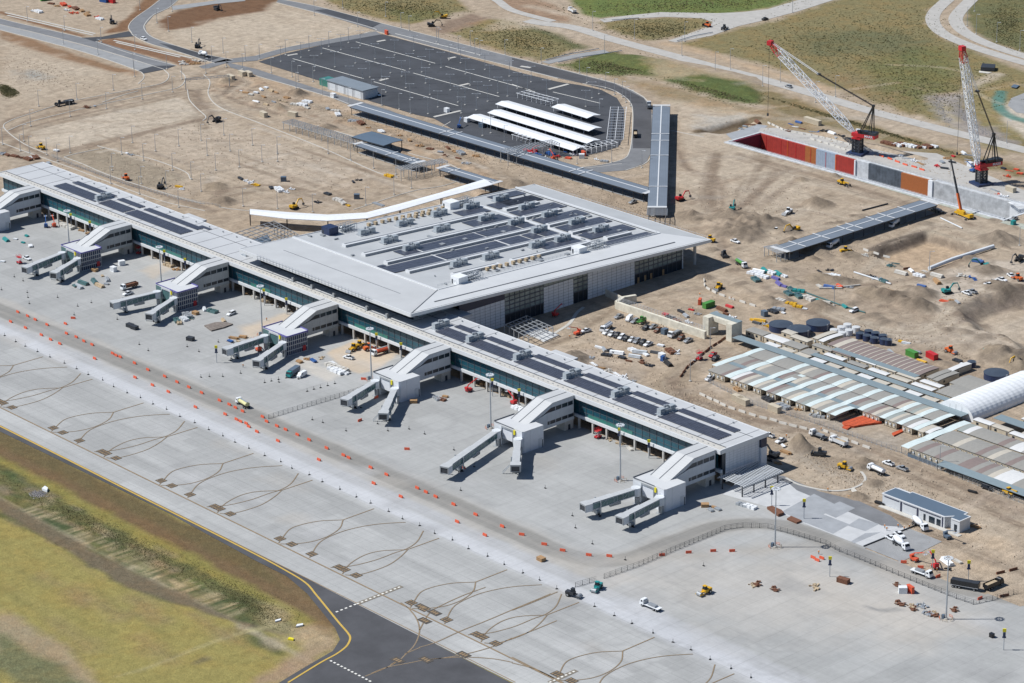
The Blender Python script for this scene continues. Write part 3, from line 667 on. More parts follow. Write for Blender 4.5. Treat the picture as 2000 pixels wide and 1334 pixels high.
# pale haul and public roads beyond the site
road('road',[(1030,40),(1060,46),(1120,54),(1200,78),(1300,105),(1400,132),(1500,158),(1620,193),(1700,217),(1800,243),(1900,268),(2060,308)],'road_pale',.12,10)
road('road',[(1170,38),(1230,30),(1290,24),(1400,26),(1450,24),(1500,18),(1560,0),(1600,-10),(1660,-10),(1560,22),(1500,38),(1440,52),(1390,70),(1320,83),(1305,80),(1340,68),(1385,52),(1392,43),(1370,36),(1300,33),(1230,37),(1180,44)],'road_pale',.13)
road('road',[(880,-18),(960,-4),(1000,20),(1080,42)],'road_pale',.14,6.5)
road('road',[(1065,123),(1120,110),(1185,100)],'road_grey',.12,7)
road('road',[(1857,-6),(1827,22),(1822,42),(1838,63),(1880,84),(1950,108),(2040,134)],'road_pale',.12,9)
road('road',[(1902,-6),(1870,28),(1869,47),(1890,67),(1940,90),(2040,122)],'road_pale',.13,9)
struct(road('pond',[(2010,178),(1975,192),(1968,206),(1985,220),(2030,226),(2060,200)],'road_grey',.11))
M_('path_buff',(.36,.375,.32),.9,var=.2,scale=.2)
# crane working platform around the box
road('path',[(1486,250),(1520,250),(1600,264),(1700,291),(1830,300),(1900,330),(2000,372),(2060,392),(2060,412),(1990,398),(1800,348),(1660,309),(1480,259)],'road_pale',.12)
road('path',[(1418,262),(1440,256),(1480,243),(1500,246),(1480,259),(1432,275)],'slab_grey',.11)
road('path',[(1422,272),(1432,281),(1960,437),(2060,466),(2060,448),(1968,432),(1433,278)],'path_buff',.12)
# slabs east of the pier, part cured
road('pavement',[(1412,966),(1440,942),(1500,925),(1548,940),(1562,959),(1720,1025),(1776,1032),(1687,1068),(1560,1019),(1500,991)],'slab_pale',.125)
road('pavement',[(1480,925),(1530,930),(1600,960),(1680,980),(1740,1008),(1766,1030),(1722,1027),(1640,993),(1556,958),(1540,944)],'asphalt_old',.13)
SL=MB()
for q in ([(1527,1000),(1590,965),(1640,990),(1573,1022)],[(1570,1020),(1600,1002),(1660,1025),(1627,1043)],[(1655,1027),(1678,1013),(1717,1024),(1690,1038)],[(1662,1058),(1690,1042),(1720,1040),(1668,1062)],[(1600,998),(1640,980),(1670,993),(1632,1012)]):
    SL.sheet([(at(*p).x,at(*p).y,.133+.006*len(SL.f)) for p in q])
struct(obj('pavement',SL,'slab_grey'))
road('ground_cover',[(1688,1069),(1777,1033),(1840,1058),(1760,1098)],'road_grey',.11).name='path'
b_=MB();b_.wall(W2([(1687,1068),(1776,1032),(1800,1022)]),0,.45,.5);tag(obj('formwork',b_,'black_paint'),'long black formwork edge at the end of the fresh concrete slab','formwork')
# kerbs
for pts in ([(0,36.5),(45,47.5),(100,59.5),(160,73.5)],[(0,48),(80,66.8),(200,98.3),(320,135.6)],[(0,58.5),(130,92.5),(200,113.5),(262,135.5),(278,143),(281,152),(270,164)],[(187,81.5),(262,107),(345,128.5)],
  [(318,-4),(290,17),(262,37),(251,52),(256,63),(262,70.5),(290,84.5),(345,100.5),(420,124)],[(352,-4),(330,15),(300,29),(282,49),(285,62),(300,74),(345,90),(400,106),(455,117)],
  [(545,-2),(620,13),(745,45.5),(850,72.5),(1000,111.5),(1100,136.5),(1200,162.5),(1235,177.5),(1257,190),(1269,204)],[(735,61),(850,93),(1000,130.5),(1090,153.5)],[(1138,163.5),(1180,170.5),(1207,181),(1230,199),(1236,222),(1234,270),(1228,300),(1215,312),(1175,322),(1120,329)],
  [(540,5),(620,25.5),(728,55),(722,62),(700,68)],[(500,148),(640,188.5),(690,207)],[(500,109),(560,93),(640,78),(735,61.5)],[(1274,225),(1275,290),(1262,318),(1222,333)],
  [(320,136),(330,148),(318,162),(275,172),(200,186),(130,200),(60,222),(20,236),(8,250),(45,280),(90,300)],[(398,146),(410,160),(407,185),(430,210),(500,238),(620,285),(720,330),(760,345)],[(366,175),(370,195),(385,212),(402,228),(396,236)],
  [(352,139),(362,152),(350,170),(300,182),(180,208),(60,238),(14,256)],[(125,307),(160,320),(220,345),(330,380),(430,405),(520,415)],[(0,278),(60,300),(150,332),(300,388),(400,412)],[(190,285),(240,298),(300,312),(360,335),(372,350)],[(205,289),(150,300),(125,307)],
  [(620,245),(700,270),(800,300),(880,322),(905,345),(870,362),(800,375),(690,410)],[(200,200),(240,186),(270,178)],[(880,238),(860,250)],[(1310,255),(1375,268)],[(1130,330),(1170,326),(1215,320)]): kerb(pts)
struct(obj('kerb',KERB,'kerb'))
b_=MB()
for a,c in (((10,25),(186,66)),((14,30),(182,69)),((222,79),(376,114)),((226,83),(352,112))): b_.ribbon(W2([a,c]),1.6,.14)
struct(obj('pavement',b_,'kerb'))
# ---- airfield markings (metres; each gate repeats every 77 m)
M_('line_dark',(.075,.065,.055),.8,var=.2)
MK=MB();MKY=MB();SQ=MB()
def line(P,world=False,col=MB,w=.55):
    Q=smooth_line(P if world else W2(P),8) if len(P)>2 else np.array([at(*p)[:2] for p in P])
    MK.ribbon(Q,w,.165);MKY.ribbon(Q,w*.42,.19)
def zz(pts,ox=0,oy=668,k=3.994): return [(ox+a/k,oy+b/k) for a,b in pts]
PA=[[(400,700),(440,660),(520,600),(700,560),(885,550)],[(885,552),(850,605),(760,655),(640,690),(515,705),(410,706)],[(600,795),(620,770),(700,690),(850,630),(1000,595),(1150,575),(1325,565)],
    [(810,900),(845,860),(900,820),(1000,775),(1120,750),(1300,742)],[(735,858),(790,855),(900,845),(1060,810),(1200,765),(1300,735),(1380,690),(1440,620)],[(830,905),(905,908),(1030,880),(1150,840),(1240,790),(1300,745)]]
PS=[[(885,550),(1120,477)],[(1300,742),(1540,668)]]
PQ=[(415,672),(490,708),(620,771),(795,855),(830,871),(905,908)]
for k in range(-3,5):
    for pl in PA+PS:
        P=W2(zz(pl))+np.array([77.0*k,0.0])
        P=P[(P[:,1]>-175)]
        if len(pl)==2: MK.ribbon(P,.5,.166);MKY.ribbon(P,.3,.19)
        else: line(P,True,w=.5)
    for q in PQ:
        c=W2(zz([q]))[0]+np.array([77.0*k,0.0])
        SQ.bb(c[0]-1.9,c[0]+1.9,c[1]-1.7,c[1]+1.7,.14,.195)
        for g in (-1.2,0.1,1.3):      # worn yellow numerals, too small to read
            MKY.add([(c[0]+g-.35,c[1]-1.3,.215),(c[0]+g+.35,c[1]-1.3,.215),(c[0]+g+.35,c[1]-.6,.215),(c[0]+g-.35,c[1]-.6,.215)],[(0,1,2,3)])
            MKY.add([(c[0]+g-.35,c[1]+.6,.215),(c[0]+g+.35,c[1]+.6,.215),(c[0]+g+.35,c[1]+1.3,.215),(c[0]+g-.35,c[1]+1.3,.215)],[(0,1,2,3)])
            MKY.add([(c[0]+g-.1,c[1]-.6,.215),(c[0]+g+.15,c[1]-.6,.215),(c[0]+g+.15,c[1]+.6,.215),(c[0]+g-.1,c[1]+.6,.215)],[(0,1,2,3)])
f_=lambda pts: zz(pts,500,1000)
g_=lambda pts: zz(pts,1000,1000)
P=[(-420,-160.6),(300,-160.6)];MK.ribbon(P,.7,.16);MKY.ribbon(P,.4,.19)
P=[(-420,-171.6),(70,-171.6)];MKY.ribbon(P,.35,.185)
for pl in (f_([(1130,710),(1190,755),(1250,830),(1275,910),(1265,980),(1230,1050),(1170,1110),(1110,1165),(1000,1225),(850,1285)]),f_([(1320,840),(1275,925)]),f_([(1320,840),(1350,795),(1400,755),(1600,660),(1790,590)]),
   f_([(1270,1060),(1400,1020),(1600,930),(1800,850),(2000,765)]),f_([(1160,1110),(1280,1060)]),f_([(1100,1165),(1050,1195)]),f_([(900,1262),(1020,1215),(1200,1180),(1330,1155),(1500,1140),(1650,1135),(1850,1148),(2000,1175)]),f_([(1330,1155),(1470,1140),(1640,1110),(1840,1055),(2000,985)]),
   f_([(2000,765),(2300,640)]),g_([(0,770),(180,700),(355,625)]),g_([(0,990),(180,920),(350,850)]),g_([(0,1180),(120,1210),(230,1250),(330,1300)]),g_([(0,1135),(200,1235),(400,1334)])):
    line(pl)
line(f_([(0,335),(180,430),(380,550),(470,650),(560,760),(650,870),(715,945),(735,985),(720,1030),(690,1065),(620,1115),(500,1180),(250,1334)]),w=.2)
EDGE=MB();Q=smooth_line(W2(f_([(-2000,-668),(-1500,-420),(-1000,-167),(-400,133),(0,335),(180,430),(380,550),(470,650),(560,760),(650,870),(715,945),(735,985),(720,1030),(690,1065),(620,1115),(500,1180),(250,1334)])));EDGE.ribbon(Q,.75,.2)
MKY.v+=[];
def dashes(a,b,n,mbk,w=.75,duty=.5):
    A_=at(*a);B_=at(*b)
    for i in range(n):
        p=A_.lerp(B_,i/n);q=A_.lerp(B_,(i+duty)/n);mbk.ribbon([(p.x,p.y),(q.x,q.y)],w,.21)
WH=MB();dashes((656,1196.5),(700,1179),5,WH);dashes((697,1180.5),(785,1145.5),11,WH);dashes((645,1291),(728,1334),12,WH);dashes((1073,1334),(1126,1310),7,WH)
DK=MB();
for a,b in (((697,1180.5),(785,1145.5)),((1073,1334),(1126,1310))): DK.ribbon(W2([a,b]),2.0,.175)
b_=W2(f_([(1105,1160),(1325,1155),(1620,1115),(1315,850),(1393,788),(1293,742)]))
for c in b_:
    SQ.bb(c[0]-2.6,c[0]+2.6,c[1]-1.5,c[1]+1.5,.14,.205)
    for g in (-1.6,-.4,.8): MKY.add([(c[0]+g,c[1]-.8,.225),(c[0]+g+.7,c[1]-.8,.225),(c[0]+g+.7,c[1]+.8,.225),(c[0]+g,c[1]+.8,.225)],[(0,1,2,3)])
for n_,m_,c_ in (('road_markings',MK,'line_black'),('road_markings',MKY,'line_brown'),('road_markings',SQ,'line_dark'),('road_markings',WH,'line_white'),('road_markings',DK,'line_black'),('road_markings',EDGE,'line_yellow')): struct(obj(n_,m_,c_))
# ================================================================ building materials
def glass_mat(name,col,rough=.28,var=.25):
    return mat(name,col,rough,0,var=var,scale=.08,spec=.6)
MT['teal_glass']=glass_mat('teal_glass',(.014,.075,.105));MT['green_glass']=glass_mat('green_glass',(.05,.20,.17),.25)
MT['dark_glass']=glass_mat('dark_glass',(.012,.022,.035));MT['pale_glass']=glass_mat('pale_glass',(.20,.25,.25),.2,.35)
MT['bridge_glass']=glass_mat('bridge_glass',(.075,.15,.155),.2,.35)
M_('roof_sheet',(.50,.51,.52),.5,var=.06,scale=.08,stripe=('X',1.2,.10,.25));M_('roof_sheet_cross',(.50,.51,.515),.5,var=.06,scale=.08,stripe=('Y',1.2,.08,.25))
M_('roof_deck',(.43,.445,.455),.55,var=.07,scale=.08,stripe=('X',2.0,.07,.15));M_('roof_white',(.58,.59,.595),.4,var=.05,scale=.1,stripe=('Y',1.0,.05,.2))
M_('bridge_roof',(.46,.475,.485),.5,var=.08,scale=.5,stripe=('X',1.4,.12,.12));M_('roof_cream',(.50,.485,.45),.7,var=.12,scale=.3);M_('fascia',(.64,.655,.67),.4,var=.04)
M_('wall_panel',(.56,.585,.615),.5,var=.06,scale=.3,stripe=('Y',2.4,.22,.05));M_('white_panel',(.66,.68,.72),.45,var=.05);M_('navy_panel',(.035,.04,.075),.5,var=.1)
M_('joint_dark',(.10,.11,.13),.7);M_('soffit',(.30,.31,.33),.7);M_('pv',(.062,.069,.094),.35,0,var=.25,scale=.4,spec=.5);M_('pv_frame',(.42,.44,.46),.5)
M_('undercroft_shade',(.085,.09,.11),.8,var=.3,scale=.3);M_('column_grey',(.50,.48,.45),.8);M_('stud_frame',(.55,.55,.54),.7);M_('wrap_purple',(.12,.11,.32),.8,var=.3,scale=1)  # undercroft wall colour carries the shade beneath the pier floor
M_('grey_roof',(.20,.235,.27),.55,var=.07,scale=.2,stripe=('Y',.8,.14,.3));M_('slate_roof',(.10,.14,.19),.5,var=.05,scale=.1);M_('canopy_grey',(.17,.20,.24),.5,var=.08,scale=.1,stripe=('Y',.9,.12,.3))
M_('canopy_grey_x',(.17,.20,.24),.5,var=.08,scale=.1,stripe=('X',.9,.12,.3));M_('rail',(.45,.47,.5),.5)
# ================================================================ the pier
PX0,PX1=-518.0,0.0
pier=thing('pier_building','long white airport pier with glass front wall and solar panels along its roof','building',(0,0,0))
b=MB();b.bb(PX0,PX1+.6,2.6,25.4,14.0,15.0);obj('roof',b,'roof_sheet',pier)
b=MB();b.bb(PX0,PX1+.6,-1.3,2.6,13.9,14.85);obj('roof',b,'roof_cream',pier)
b=MB();b.bb(PX0,PX1+.9,-1.75,-1.3,13.4,15.1);b.bb(PX1+.6,PX1+1.1,-1.3,25.4,13.5,15.3);b.bb(PX0-.5,PX0,-1.75,25.4,13.4,15.1);b.bb(PX0,PX1+1.1,25.4,25.7,13.4,15.15);obj('fascia',b,'fascia',pier)
b=MB();b.bb(PX0+.5,PX1-.2,2.5,2.7,14.85,15.12);b.bb(PX0,PX1,17.6,17.8,15.0,15.15)
for x in range(-508,0,12): b.bb(x,x+.12,2.7,25.3,15.0,15.08)
obj('gutter',b,'joint_dark',pier)
b=MB();b.bb(PX0+.3,PX1-.3,-1.2,25.2,13.3,13.9);obj('soffit',b,'soffit',pier)
b=MB();b.bb(PX0+1,PX1-2.4,0.15,.45,6.2,13.3);obj('glass_wall',b,'teal_glass',pier)
b=MB();
for x in np.arange(-516,-3,4.1): b.bb(x-.07,x+.07,-.02,.2,6.2,13.3)
for z in (7.9,10.0,12.0): b.bb(PX0+1,PX1-2.4,.02,.14,z-.05,z+.05)
obj('mullions',b,'joint_dark',pier)
b=MB()
for x0,x1 in ((-466,-420),(-382,-360),(-305,-290),(-228,-205),(-178,-160),(-76,-50)):
    b=MB();b.bb(x0,x1,-.0,.1,6.25,7.75);obj('lit_floor_band',b,'green_glass',pier)  # green bands stand in for the lit floor seen through the glass
b=MB();b.bb(PX0,PX1,-.55,.6,4.9,6.15);obj('floor_beam',b,'fascia',pier)
b=MB();b.bb(PX0+.4,PX1-.4,.6,24.6,4.95,6.1);obj('floor_slab',b,'soffit',pier)
b=MB();b.bb(PX0+2,PX1-1,7.2,24.2,0,4.94);obj('ground_floor_wall',b,'undercroft_shade',pier)
b=MB();b.bb(PX0+.8,PX1-.3,24.0,24.9,0,13.3);b.bb(PX0+.3,PX0+.9,.6,24.8,6.12,13.3);obj('wall',b,'wall_panel',pier)
cb=MB();cb.bb(-.38,.38,-.38,.38,0,4.88)
c0=None
for k,x in enumerate(np.arange(-516,-2,8.2)):
    if c0 is None: c0=obj('column',cb,'column_grey',pier);o=c0
    else: o=c0.copy();COL.objects.link(o)
    o.location=(x,.05,0)
o=c0.copy();COL.objects.link(o);o.location=(-.4,.4,0)
# end wall
b=MB();b.bb(-.7,-.05,2.4,21.4,3.9,13.45);obj('end_wall',b,'white_panel',pier)
b=MB();b.bb(-.6,.9,21.5,24.8,0,9.6);obj('stair_tower',b,'white_panel',pier)
b=MB();b.bb(-.6,.85,21.5,24.75,9.6,13.45);obj('dark_panel',b,'navy_panel',pier)
b=MB();b.bb(-1.0,-.25,.5,2.35,4.0,13.4);b.bb(-1.2,-.5,2.4,21.4,0,3.85);obj('end_glazing',b,'dark_glass',pier)
b=MB()
for z in np.arange(5,13.4,1.05): b.bb(-.06,-.03,2.4,21.4,z-.025,z+.025)
for k,y in enumerate(np.arange(4.5,21,2.1)): b.bb(-.06,-.025,y-.02,y+.02,3.9,13.4)
obj('panel_joints',b,'soffit',pier)
# solar arrays on the pier roof: front (6 rows) and back (4 rows) fields, broken by plant
def pv_field(x0,x1,y0,y1,z,par,rows,axis='x',slope=None):
    b=MB();n=rows;w=(y1-y0)/n if axis=='x' else (x1-x0)/n
    zf=(lambda y:z) if slope is None else slope
    for i in range(n):
        if axis=='x': a=y0+i*w;b.slab([(x0,a,zf(a)),(x1,a,zf(a)),(x1,a+w*.80,zf(a+w*.80)),(x0,a+w*.80,zf(a+w*.80))],.12)
        else:
            a=x0+i*w;b.slab([(a,y0,zf(y0)),(a+w*.93,y0,zf(y0)),(a+w*.93,y1,zf(y1)),(a,y1,zf(y1))],.12)
    obj('solar_array',b,'pv',par)
xs=[(-47.6,-7.5),(-78,-49.5),(-107,-80),(-138,-109),(-168,-140)]
def rf(px_,py_): p=at(px_,py_,15.2);return p
PVX=[]
for a,c in (((1130,745),(1258,834)),):pass
_pv=[(-7.4,-41.5),(-43,-68),(-70,-97),(-99,-128),(-130,-158.5),(-160.5,-179)]
for a,c in _pv:
    pv_field(c,a,5.6,13.4,15.35,pier,6);pv_field(c+1,a-1,15.6,19.6,15.35,pier,3)
for a,c in ((-368,-415),(-416.5,-438),(-441,-478)):
    pv_field(c,a,5.6,13.4,15.35,pier,6);pv_field(c+2,a,15.6,19.6,15.35,pier,3)
pv_field(-372,-364,19.6,21.8,15.3,pier,2)
M_('unit_metal',(.40,.44,.47),.45,.2,var=.12,scale=1)
def ahu_bm(L=9.5,covered=True):
    b=MB();b.bb(-1.1,1.1,-L/2,-L/2+2.8,.45,2.7);b.bb(-.9,.9,-L/2+3.2,L/2-3.2,.45,1.9);b.bb(-1.1,1.1,L/2-2.8,L/2,.45,2.75)
    return b
def ahu(par,x,y,z,L=9.5,name='rooftop_unit',rz=0):
    b=ahu_bm(L);o=obj(name,b,'unit_metal',par);o.location=(x,y,z);o.rotation_euler=(0,0,rz)
    c=MB();c.bb(-1.9,1.9,-L/2-.5,L/2+.5,.0,.4);c.cyl((-.2,-L/2+3.6,2.5),(-.2,-L/2+3.6,3.5),.55,n=8);c.cyl((-.3,.8,2.5),(-.3,.8,3.3),.5,n=8)
    for k in range(4): c.bar((1.45,-L/2+1+k*2,.4),(1.45,-L/2+1+k*2,2.0),.16)
    c.bar((1.45,-L/2+.6,1.9),(1.45,L/2-.6,1.9),.2);q=obj('ductwork',c,'galvanised',o)
    return o
for x in (-42.3,-69,-98,-129,-159.5,-182,-442): ahu(pier,x,11.5,15,8.5)
for x,y in ((-299,12),(-276,1),(-262,1),(-246,1),(-222,.6),(-208,.6)): 
    b=MB();b.bb(-.9,.9,-.9,.9,0,.4);b.bb(-.6,.6,-.6,.6,.4,1.8);o=obj('roof_fan',b,'grey_metal',pier);o.location=(x,y+2,15)
ahu(pier,-321,12,15,6.5);b=MB();
for x in np.arange(-500,-10,11.0):
    b.bb(x,x+.5,22.5,23.0,15,15.6)
obj('roof_vents',b,'grey_metal',pier)
# anchor rail along the front strip
b=MB()
for x in np.arange(PX0+3,-3,3.0): b.bb(x-.3,x+.3,.5,.8,14.85,15.1)
obj('walkway_anchors',b,'soffit',pier)
# lower roofs on the landward side
b=MB()
for x0,x1,y1 in ((-202,-187,34),(-128,-114,30),(-105,-96,28),(-395,-380,30),(-470,-430,28)): b.bb(x0,x1,25.8,y1,13.4,14.3)
obj('rear_roof',b,'roof_sheet',pier)
b=MB()
for x0,x1,y1 in ((-202,-187,34),(-128,-114,30),(-105,-96,28),(-395,-380,30),(-470,-430,28)): b.bb(x0+.6,x1-.6,25.8,y1-.6,0,13.35)
obj('rear_wall',b,'wall_panel',pier)
# ================================================================ the terminal
ROOFZ=lambda y: 21.7-.0485*(y-1.2)
term=thing('terminal_building','large terminal with vast pale roof, solar fields and panelled east wall','building',(-252,95,0))
TX0,TX1,TY0,TY1=-314.0,-190.0,1.4,187.5
LB=Vector((252,-95,0))
def T(mb): mb.v=[(v[0]+252,v[1]-95,v[2]) for v in mb.v];return mb
def sl(x0,x1,y0,y1,dz=0): return [(x0,y0,ROOFZ(y0)+dz),(x1,y0,ROOFZ(y0)+dz),(x1,y1,ROOFZ(y1)+dz),(x0,y1,ROOFZ(y1)+dz)]
def slq(pts,dz=0): return [(x,y,ROOFZ(y)+dz) for x,y in pts]
b=MB();b.slab(slq([(TX0,TY0),(TX1,TY0),(-208,32.2),(TX0,32.2)],.12),1.2);obj('front_roof',T(b),'roof_sheet_cross',term)
# raised edges: the side and rear bands tilt gently outward
b=MB();b.slab([(TX1,TY0,ROOFZ(TY0)),(TX1,TY1,ROOFZ(TY1)),(-210,174,ROOFZ(174)+1.0),(-208,32.3,ROOFZ(32.3)+.5)],1.0);obj('side_roof',T(b),'roof_white',term)
b=MB();b.slab([(TX1-.4,TY1,ROOFZ(TY1)),(TX0,TY1,ROOFZ(TY1)),(TX0,174.4,ROOFZ(174)+.8),(-210.4,174.4,ROOFZ(174)+.8)],1.0);obj('rear_roof',T(b),'roof_deck',term)
b=MB();b.slab(slq([(TX0,32.5),(-208.4,32.5),(-210.3,173.8),(TX0,173.8)],-.05),1.0);obj('roof_deck',T(b),'roof_deck',term)
b=MB()
for q in (sl(TX0,-208,32.1,32.9,.55),): b.slab(q,.5)
b.slab([(-208.4,32.6,ROOFZ(32.6)+.75),(-207.8,32.6,ROOFZ(32.6)+.75),(-209.8,174,ROOFZ(174)+1.3),(-210.4,174,ROOFZ(174)+1.3)],.8)
b.slab([(-210.4,173.9,ROOFZ(174)+1.1),(TX0,173.9,ROOFZ(174)+1.1),(TX0,174.6,ROOFZ(174)+1.1),(-210.4,174.6,ROOFZ(174)+1.1)],.8);obj('parapet',T(b),'fascia',term)
b=MB();b.slab([(-196.5,20,ROOFZ(20)+.42),(-195.9,20,ROOFZ(20)+.42),(-195.9,170,ROOFZ(170)+.55),(-196.5,170,ROOFZ(170)+.55)],.1)
b.slab([(TX1-.7,3,ROOFZ(3)+.06),(TX1-.45,3,ROOFZ(3)+.06),(TX1-.45,186,ROOFZ(186)+.06),(TX1-.7,186,ROOFZ(186)+.06)],.05)
b.slab([(TX1+.0,TY0+.3,ROOFZ(TY0)+.15),(TX1-.4,TY0+.3,ROOFZ(TY0)+.15),(-208.3,32.2,ROOFZ(32)+.62),(-207.9,32.2,ROOFZ(32)+.62)],.1)
b.slab(sl(-300,-215,16,16.25,.2),.1)
obj('gutter',T(b),'joint_dark',term)
b=MB();b.slab(sl(TX1,TX1+.5,TY0-.4,TY1+.3,.1),1.5);b.slab(sl(TX0,TX1-.02,TY0-.5,TY0-.02,.2),1.7);b.slab(sl(TX0,TX1-.02,TY1+.02,TY1+.5,.05),1.5);b.slab(sl(TX0-.5,TX0-.02,TY0,TY1,.25),1.5);obj('fascia',T(b),'fascia',term)
b=MB();b.slab([(TX0+.5,TY0+.2,ROOFZ(TY0)-1.5),(TX1-.3,TY0+.2,ROOFZ(TY0)-1.5),(TX1-.3,9,17.4),(TX0+.5,9,17.4)],.2);obj('sloped_soffit',T(b),'canopy_grey',term)
b=MB();b.bb(-308,-198,8.6,9.4,15.02,17.6);obj('clerestory',T(b),'dark_glass',term)
b=MB();b.slab([(TX0+.6,9.2,ROOFZ(9.2)-1.4),(TX1-.6,9.2,ROOFZ(9.2)-1.4),(TX1-.6,TY1-.6,ROOFZ(TY1)-1.4),(TX0+.6,TY1-.6,ROOFZ(TY1)-1.4)],.3);obj('soffit',T(b),'soffit',term)
ZT=lambda y: ROOFZ(y)-1.75
def ewall(y0,y1,z0,z1a,z1b,x=-194.5,t=.8,mb=None):
    mb=mb or MB();mb.loft([[(x-t,y0,z0),(x,y0,z0),(x,y0,z1a),(x-t,y0,z1a)],[(x-t,y1,z0),(x,y1,z0),(x,y1,z1b),(x-t,y1,z1b)]]);return mb
def eobj(name,y0,y1,z0,z1a,z1b,m,x=-194.5): return obj(name,T(ewall(y0,y1,z0,z1a,z1b,x)),m,term)
for y0,y1 in ((33,60),(84,102.3),(111.6,141.7)): eobj('panel_wall',y0,y1,0,12.6,12.6,'white_panel')
eobj('dark_band',33,60,12.62,ZT(33),ZT(60),'navy_panel');eobj('dark_band',111.6,141.7,12.62,ZT(111.6),ZT(141.7)+.1,'navy_panel')
eobj('glazing',84,102.3,12.62,ZT(84),ZT(102.3),'pale_glass')
for y0,y1,zl_ in ((60.05,83.95,5.2),(102.35,111.55,5.4),(141.75,173.5,4.8)):
    eobj('glazing',y0,y1,zl_+.02,ZT(y0),ZT(y1),'pale_glass',-194.7);eobj('shopfront',y0,y1,0,zl_,zl_,'dark_glass',-194.75)
b=MB()
for y0,y1 in ((33,60),(84,102.3),(111.6,141.7)):
    for z in np.arange(1.4,12.6,1.4): ewall(y0,y1,z-.04,z+.04,z+.04,-194.46,.05,b)
    for y in np.arange(y0+3,y1-.5,3.05): b.bb(-194.5,-194.46,y-.05,y+.05,0,12.6)
for y0,y1,zl_ in ((60.05,83.95,5.2),(102.35,111.55,5.4),(141.75,173.5,4.8)):
    for z in np.arange(zl_,15.5,2.05):
        if z<ZT(y1): ewall(y0,y1,z-.22,z+.22,z+.22,-194.5,.2,b)
    for y in np.arange(y0,y1+.1,3.1): b.bb(-194.72,-194.48,y-.07,y+.07,0,ZT(y)-.1)
ewall(84,102.3,12.5,12.8,12.8,-194.44,.1,b)
for y in np.arange(87,102,3.05): b.bb(-194.5,-194.42,y-.05,y+.05,12.6,ZT(y))
obj('facade_joints',T(b),'joint_dark',term)
b=MB()
for y in (143.5,148,152,160): b.bb(-194.6,-194.45,y,y+1.3,0,2.9)
obj('timber_door',T(b),'wood',term)
b=MB();b.bb(-308,-194.9,173.6,174.4,0,11.2);b.bb(-308,-307.2,9.5,173.6,0,13.5);obj('wall',T(b),'wall_panel',term)
b=MB();b.bb(-208,-199,9.5,32.9,0,18);obj('wall',T(b),'wall_panel',term)
b=MB();b.cyl((-195.3,182.6,0),(-195.3,182.6,ROOFZ(183)-1.4),.75,n=12);obj('column',T(b),'column_grey',term)
for x in (-214,-235,-256,-277,-298):
    b=MB();b.cyl((x,182.6,0),(x,182.6,ROOFZ(183)-1.4),.75,n=12);obj('column',T(b),'column_grey',term)
RZ=lambda y: ROOFZ(y)+.12
def pvt(x0,x1,y0,y1):
    b=MB();n=max(2,int((x1-x0)/2.1));w=(x1-x0)/n
    for i in range(n):
        a=x0+i*w;b.slab([(a,y0,RZ(y0)+.2),(a+w*.95,y0,RZ(y0)+.2),(a+w*.95,y1,RZ(y1)+.2),(a,y1,RZ(y1)+.2)],.12)
    obj('solar_array',T(b),'pv',term)
for x0,x1,y0,y1 in ((-250.4,-240.4,34,65),(-250.4,-240.4,66.6,104),(-250.4,-240.4,105.6,119),(-267,-257.2,66.4,104.8),(-267,-257.2,106,128),(-267,-257.2,55,65),(-253.5,-251,34,38),(-284,-273.5,112,136),
  (-250.4,-240.4,120.5,127),(-233.8,-224,114,121),(-266.8,-257,142,172),(-250.2,-241,142,172),(-234,-224.5,142,172),(-217.6,-212.4,146,172),(-283.5,-274,142,172),(-300,-290.6,142,172),(-311,-303.6,152,172),
  (-266.8,-257,129.5,137),(-250,-241,128.5,137),(-300,-290.6,150,172),(-220,-216,122,132),(-233.8,-224,121,137),(-217.6,-212.4,141.5,145.8),(-300,-290.6,120,137),(-236,-233.9,146,150)): pvt(x0,x1,y0,y1)
for x in (-308,-303.5): pass
def skylight(x,y0,y1):
    b=MB();b.slab([(x-1.5,y0,RZ(y0)+1.0),(x+1.5,y0,RZ(y0)+1.0),(x+1.5,y1,RZ(y1)+1.0),(x-1.5,y1,RZ(y1)+1.0)],1.15);o=obj('skylight',T(b),'fascia',term)
    b=MB();b.slab([(x-.9,y0+.8,RZ(y0)+1.12),(x-.1,y0+.8,RZ(y0)+1.12),(x-.1,y1-.8,RZ(y1)+1.12),(x-.9,y1-.8,RZ(y1)+1.12)],.05)
    for sg in (1.52,): b.slab([(x+sg,y0,RZ(y0)+.8),(x+sg+.1,y0,RZ(y0)+.8),(x+sg+.1,y1,RZ(y1)+.8),(x+sg,y1,RZ(y1)+.8)],.7)
    obj('louvre',T(b),'grey_metal',o)
for x,y0,y1 in ((-287.5,42,131),(-270.5,40,137),(-254.3,40,137),(-237.4,39,137),(-221,88,137),(-287.5,143,165),(-271,141,165),(-254,141,165),(-237.8,141,165),(-221,148,164),(-221,52,80)): skylight(x,y0,y1)
b=MB();b.slab(sl(TX0+1,-211,138.2,140.2,.2),.15)
for y in (65.8,105.2): b.slab(sl(-268,-239,y-.4,y+.4,.18),.1)
obj('roof_walkway',T(b),'fascia',term)
def ahu_t(x,y,L=9):
    o=ahu(term,x+252,y-95,RZ(y)-.1,L);o.rotation_euler=(math.atan(-.0485),0,0)
for x,y in ((-297.5,64),(-280.4,64),(-264.5,64),(-231.6,65),(-300.7,112),(-279.8,96),(-283.5,154),(-266.7,132),(-249.7,131.5),(-249,155.5),(-232.3,155.5),(-231.6,130),(-231.9,114),(-300.7,133),(-280.5,125),(-302.5,154),(-266.8,154),(-231,84),(-298,88)): ahu_t(x,y)
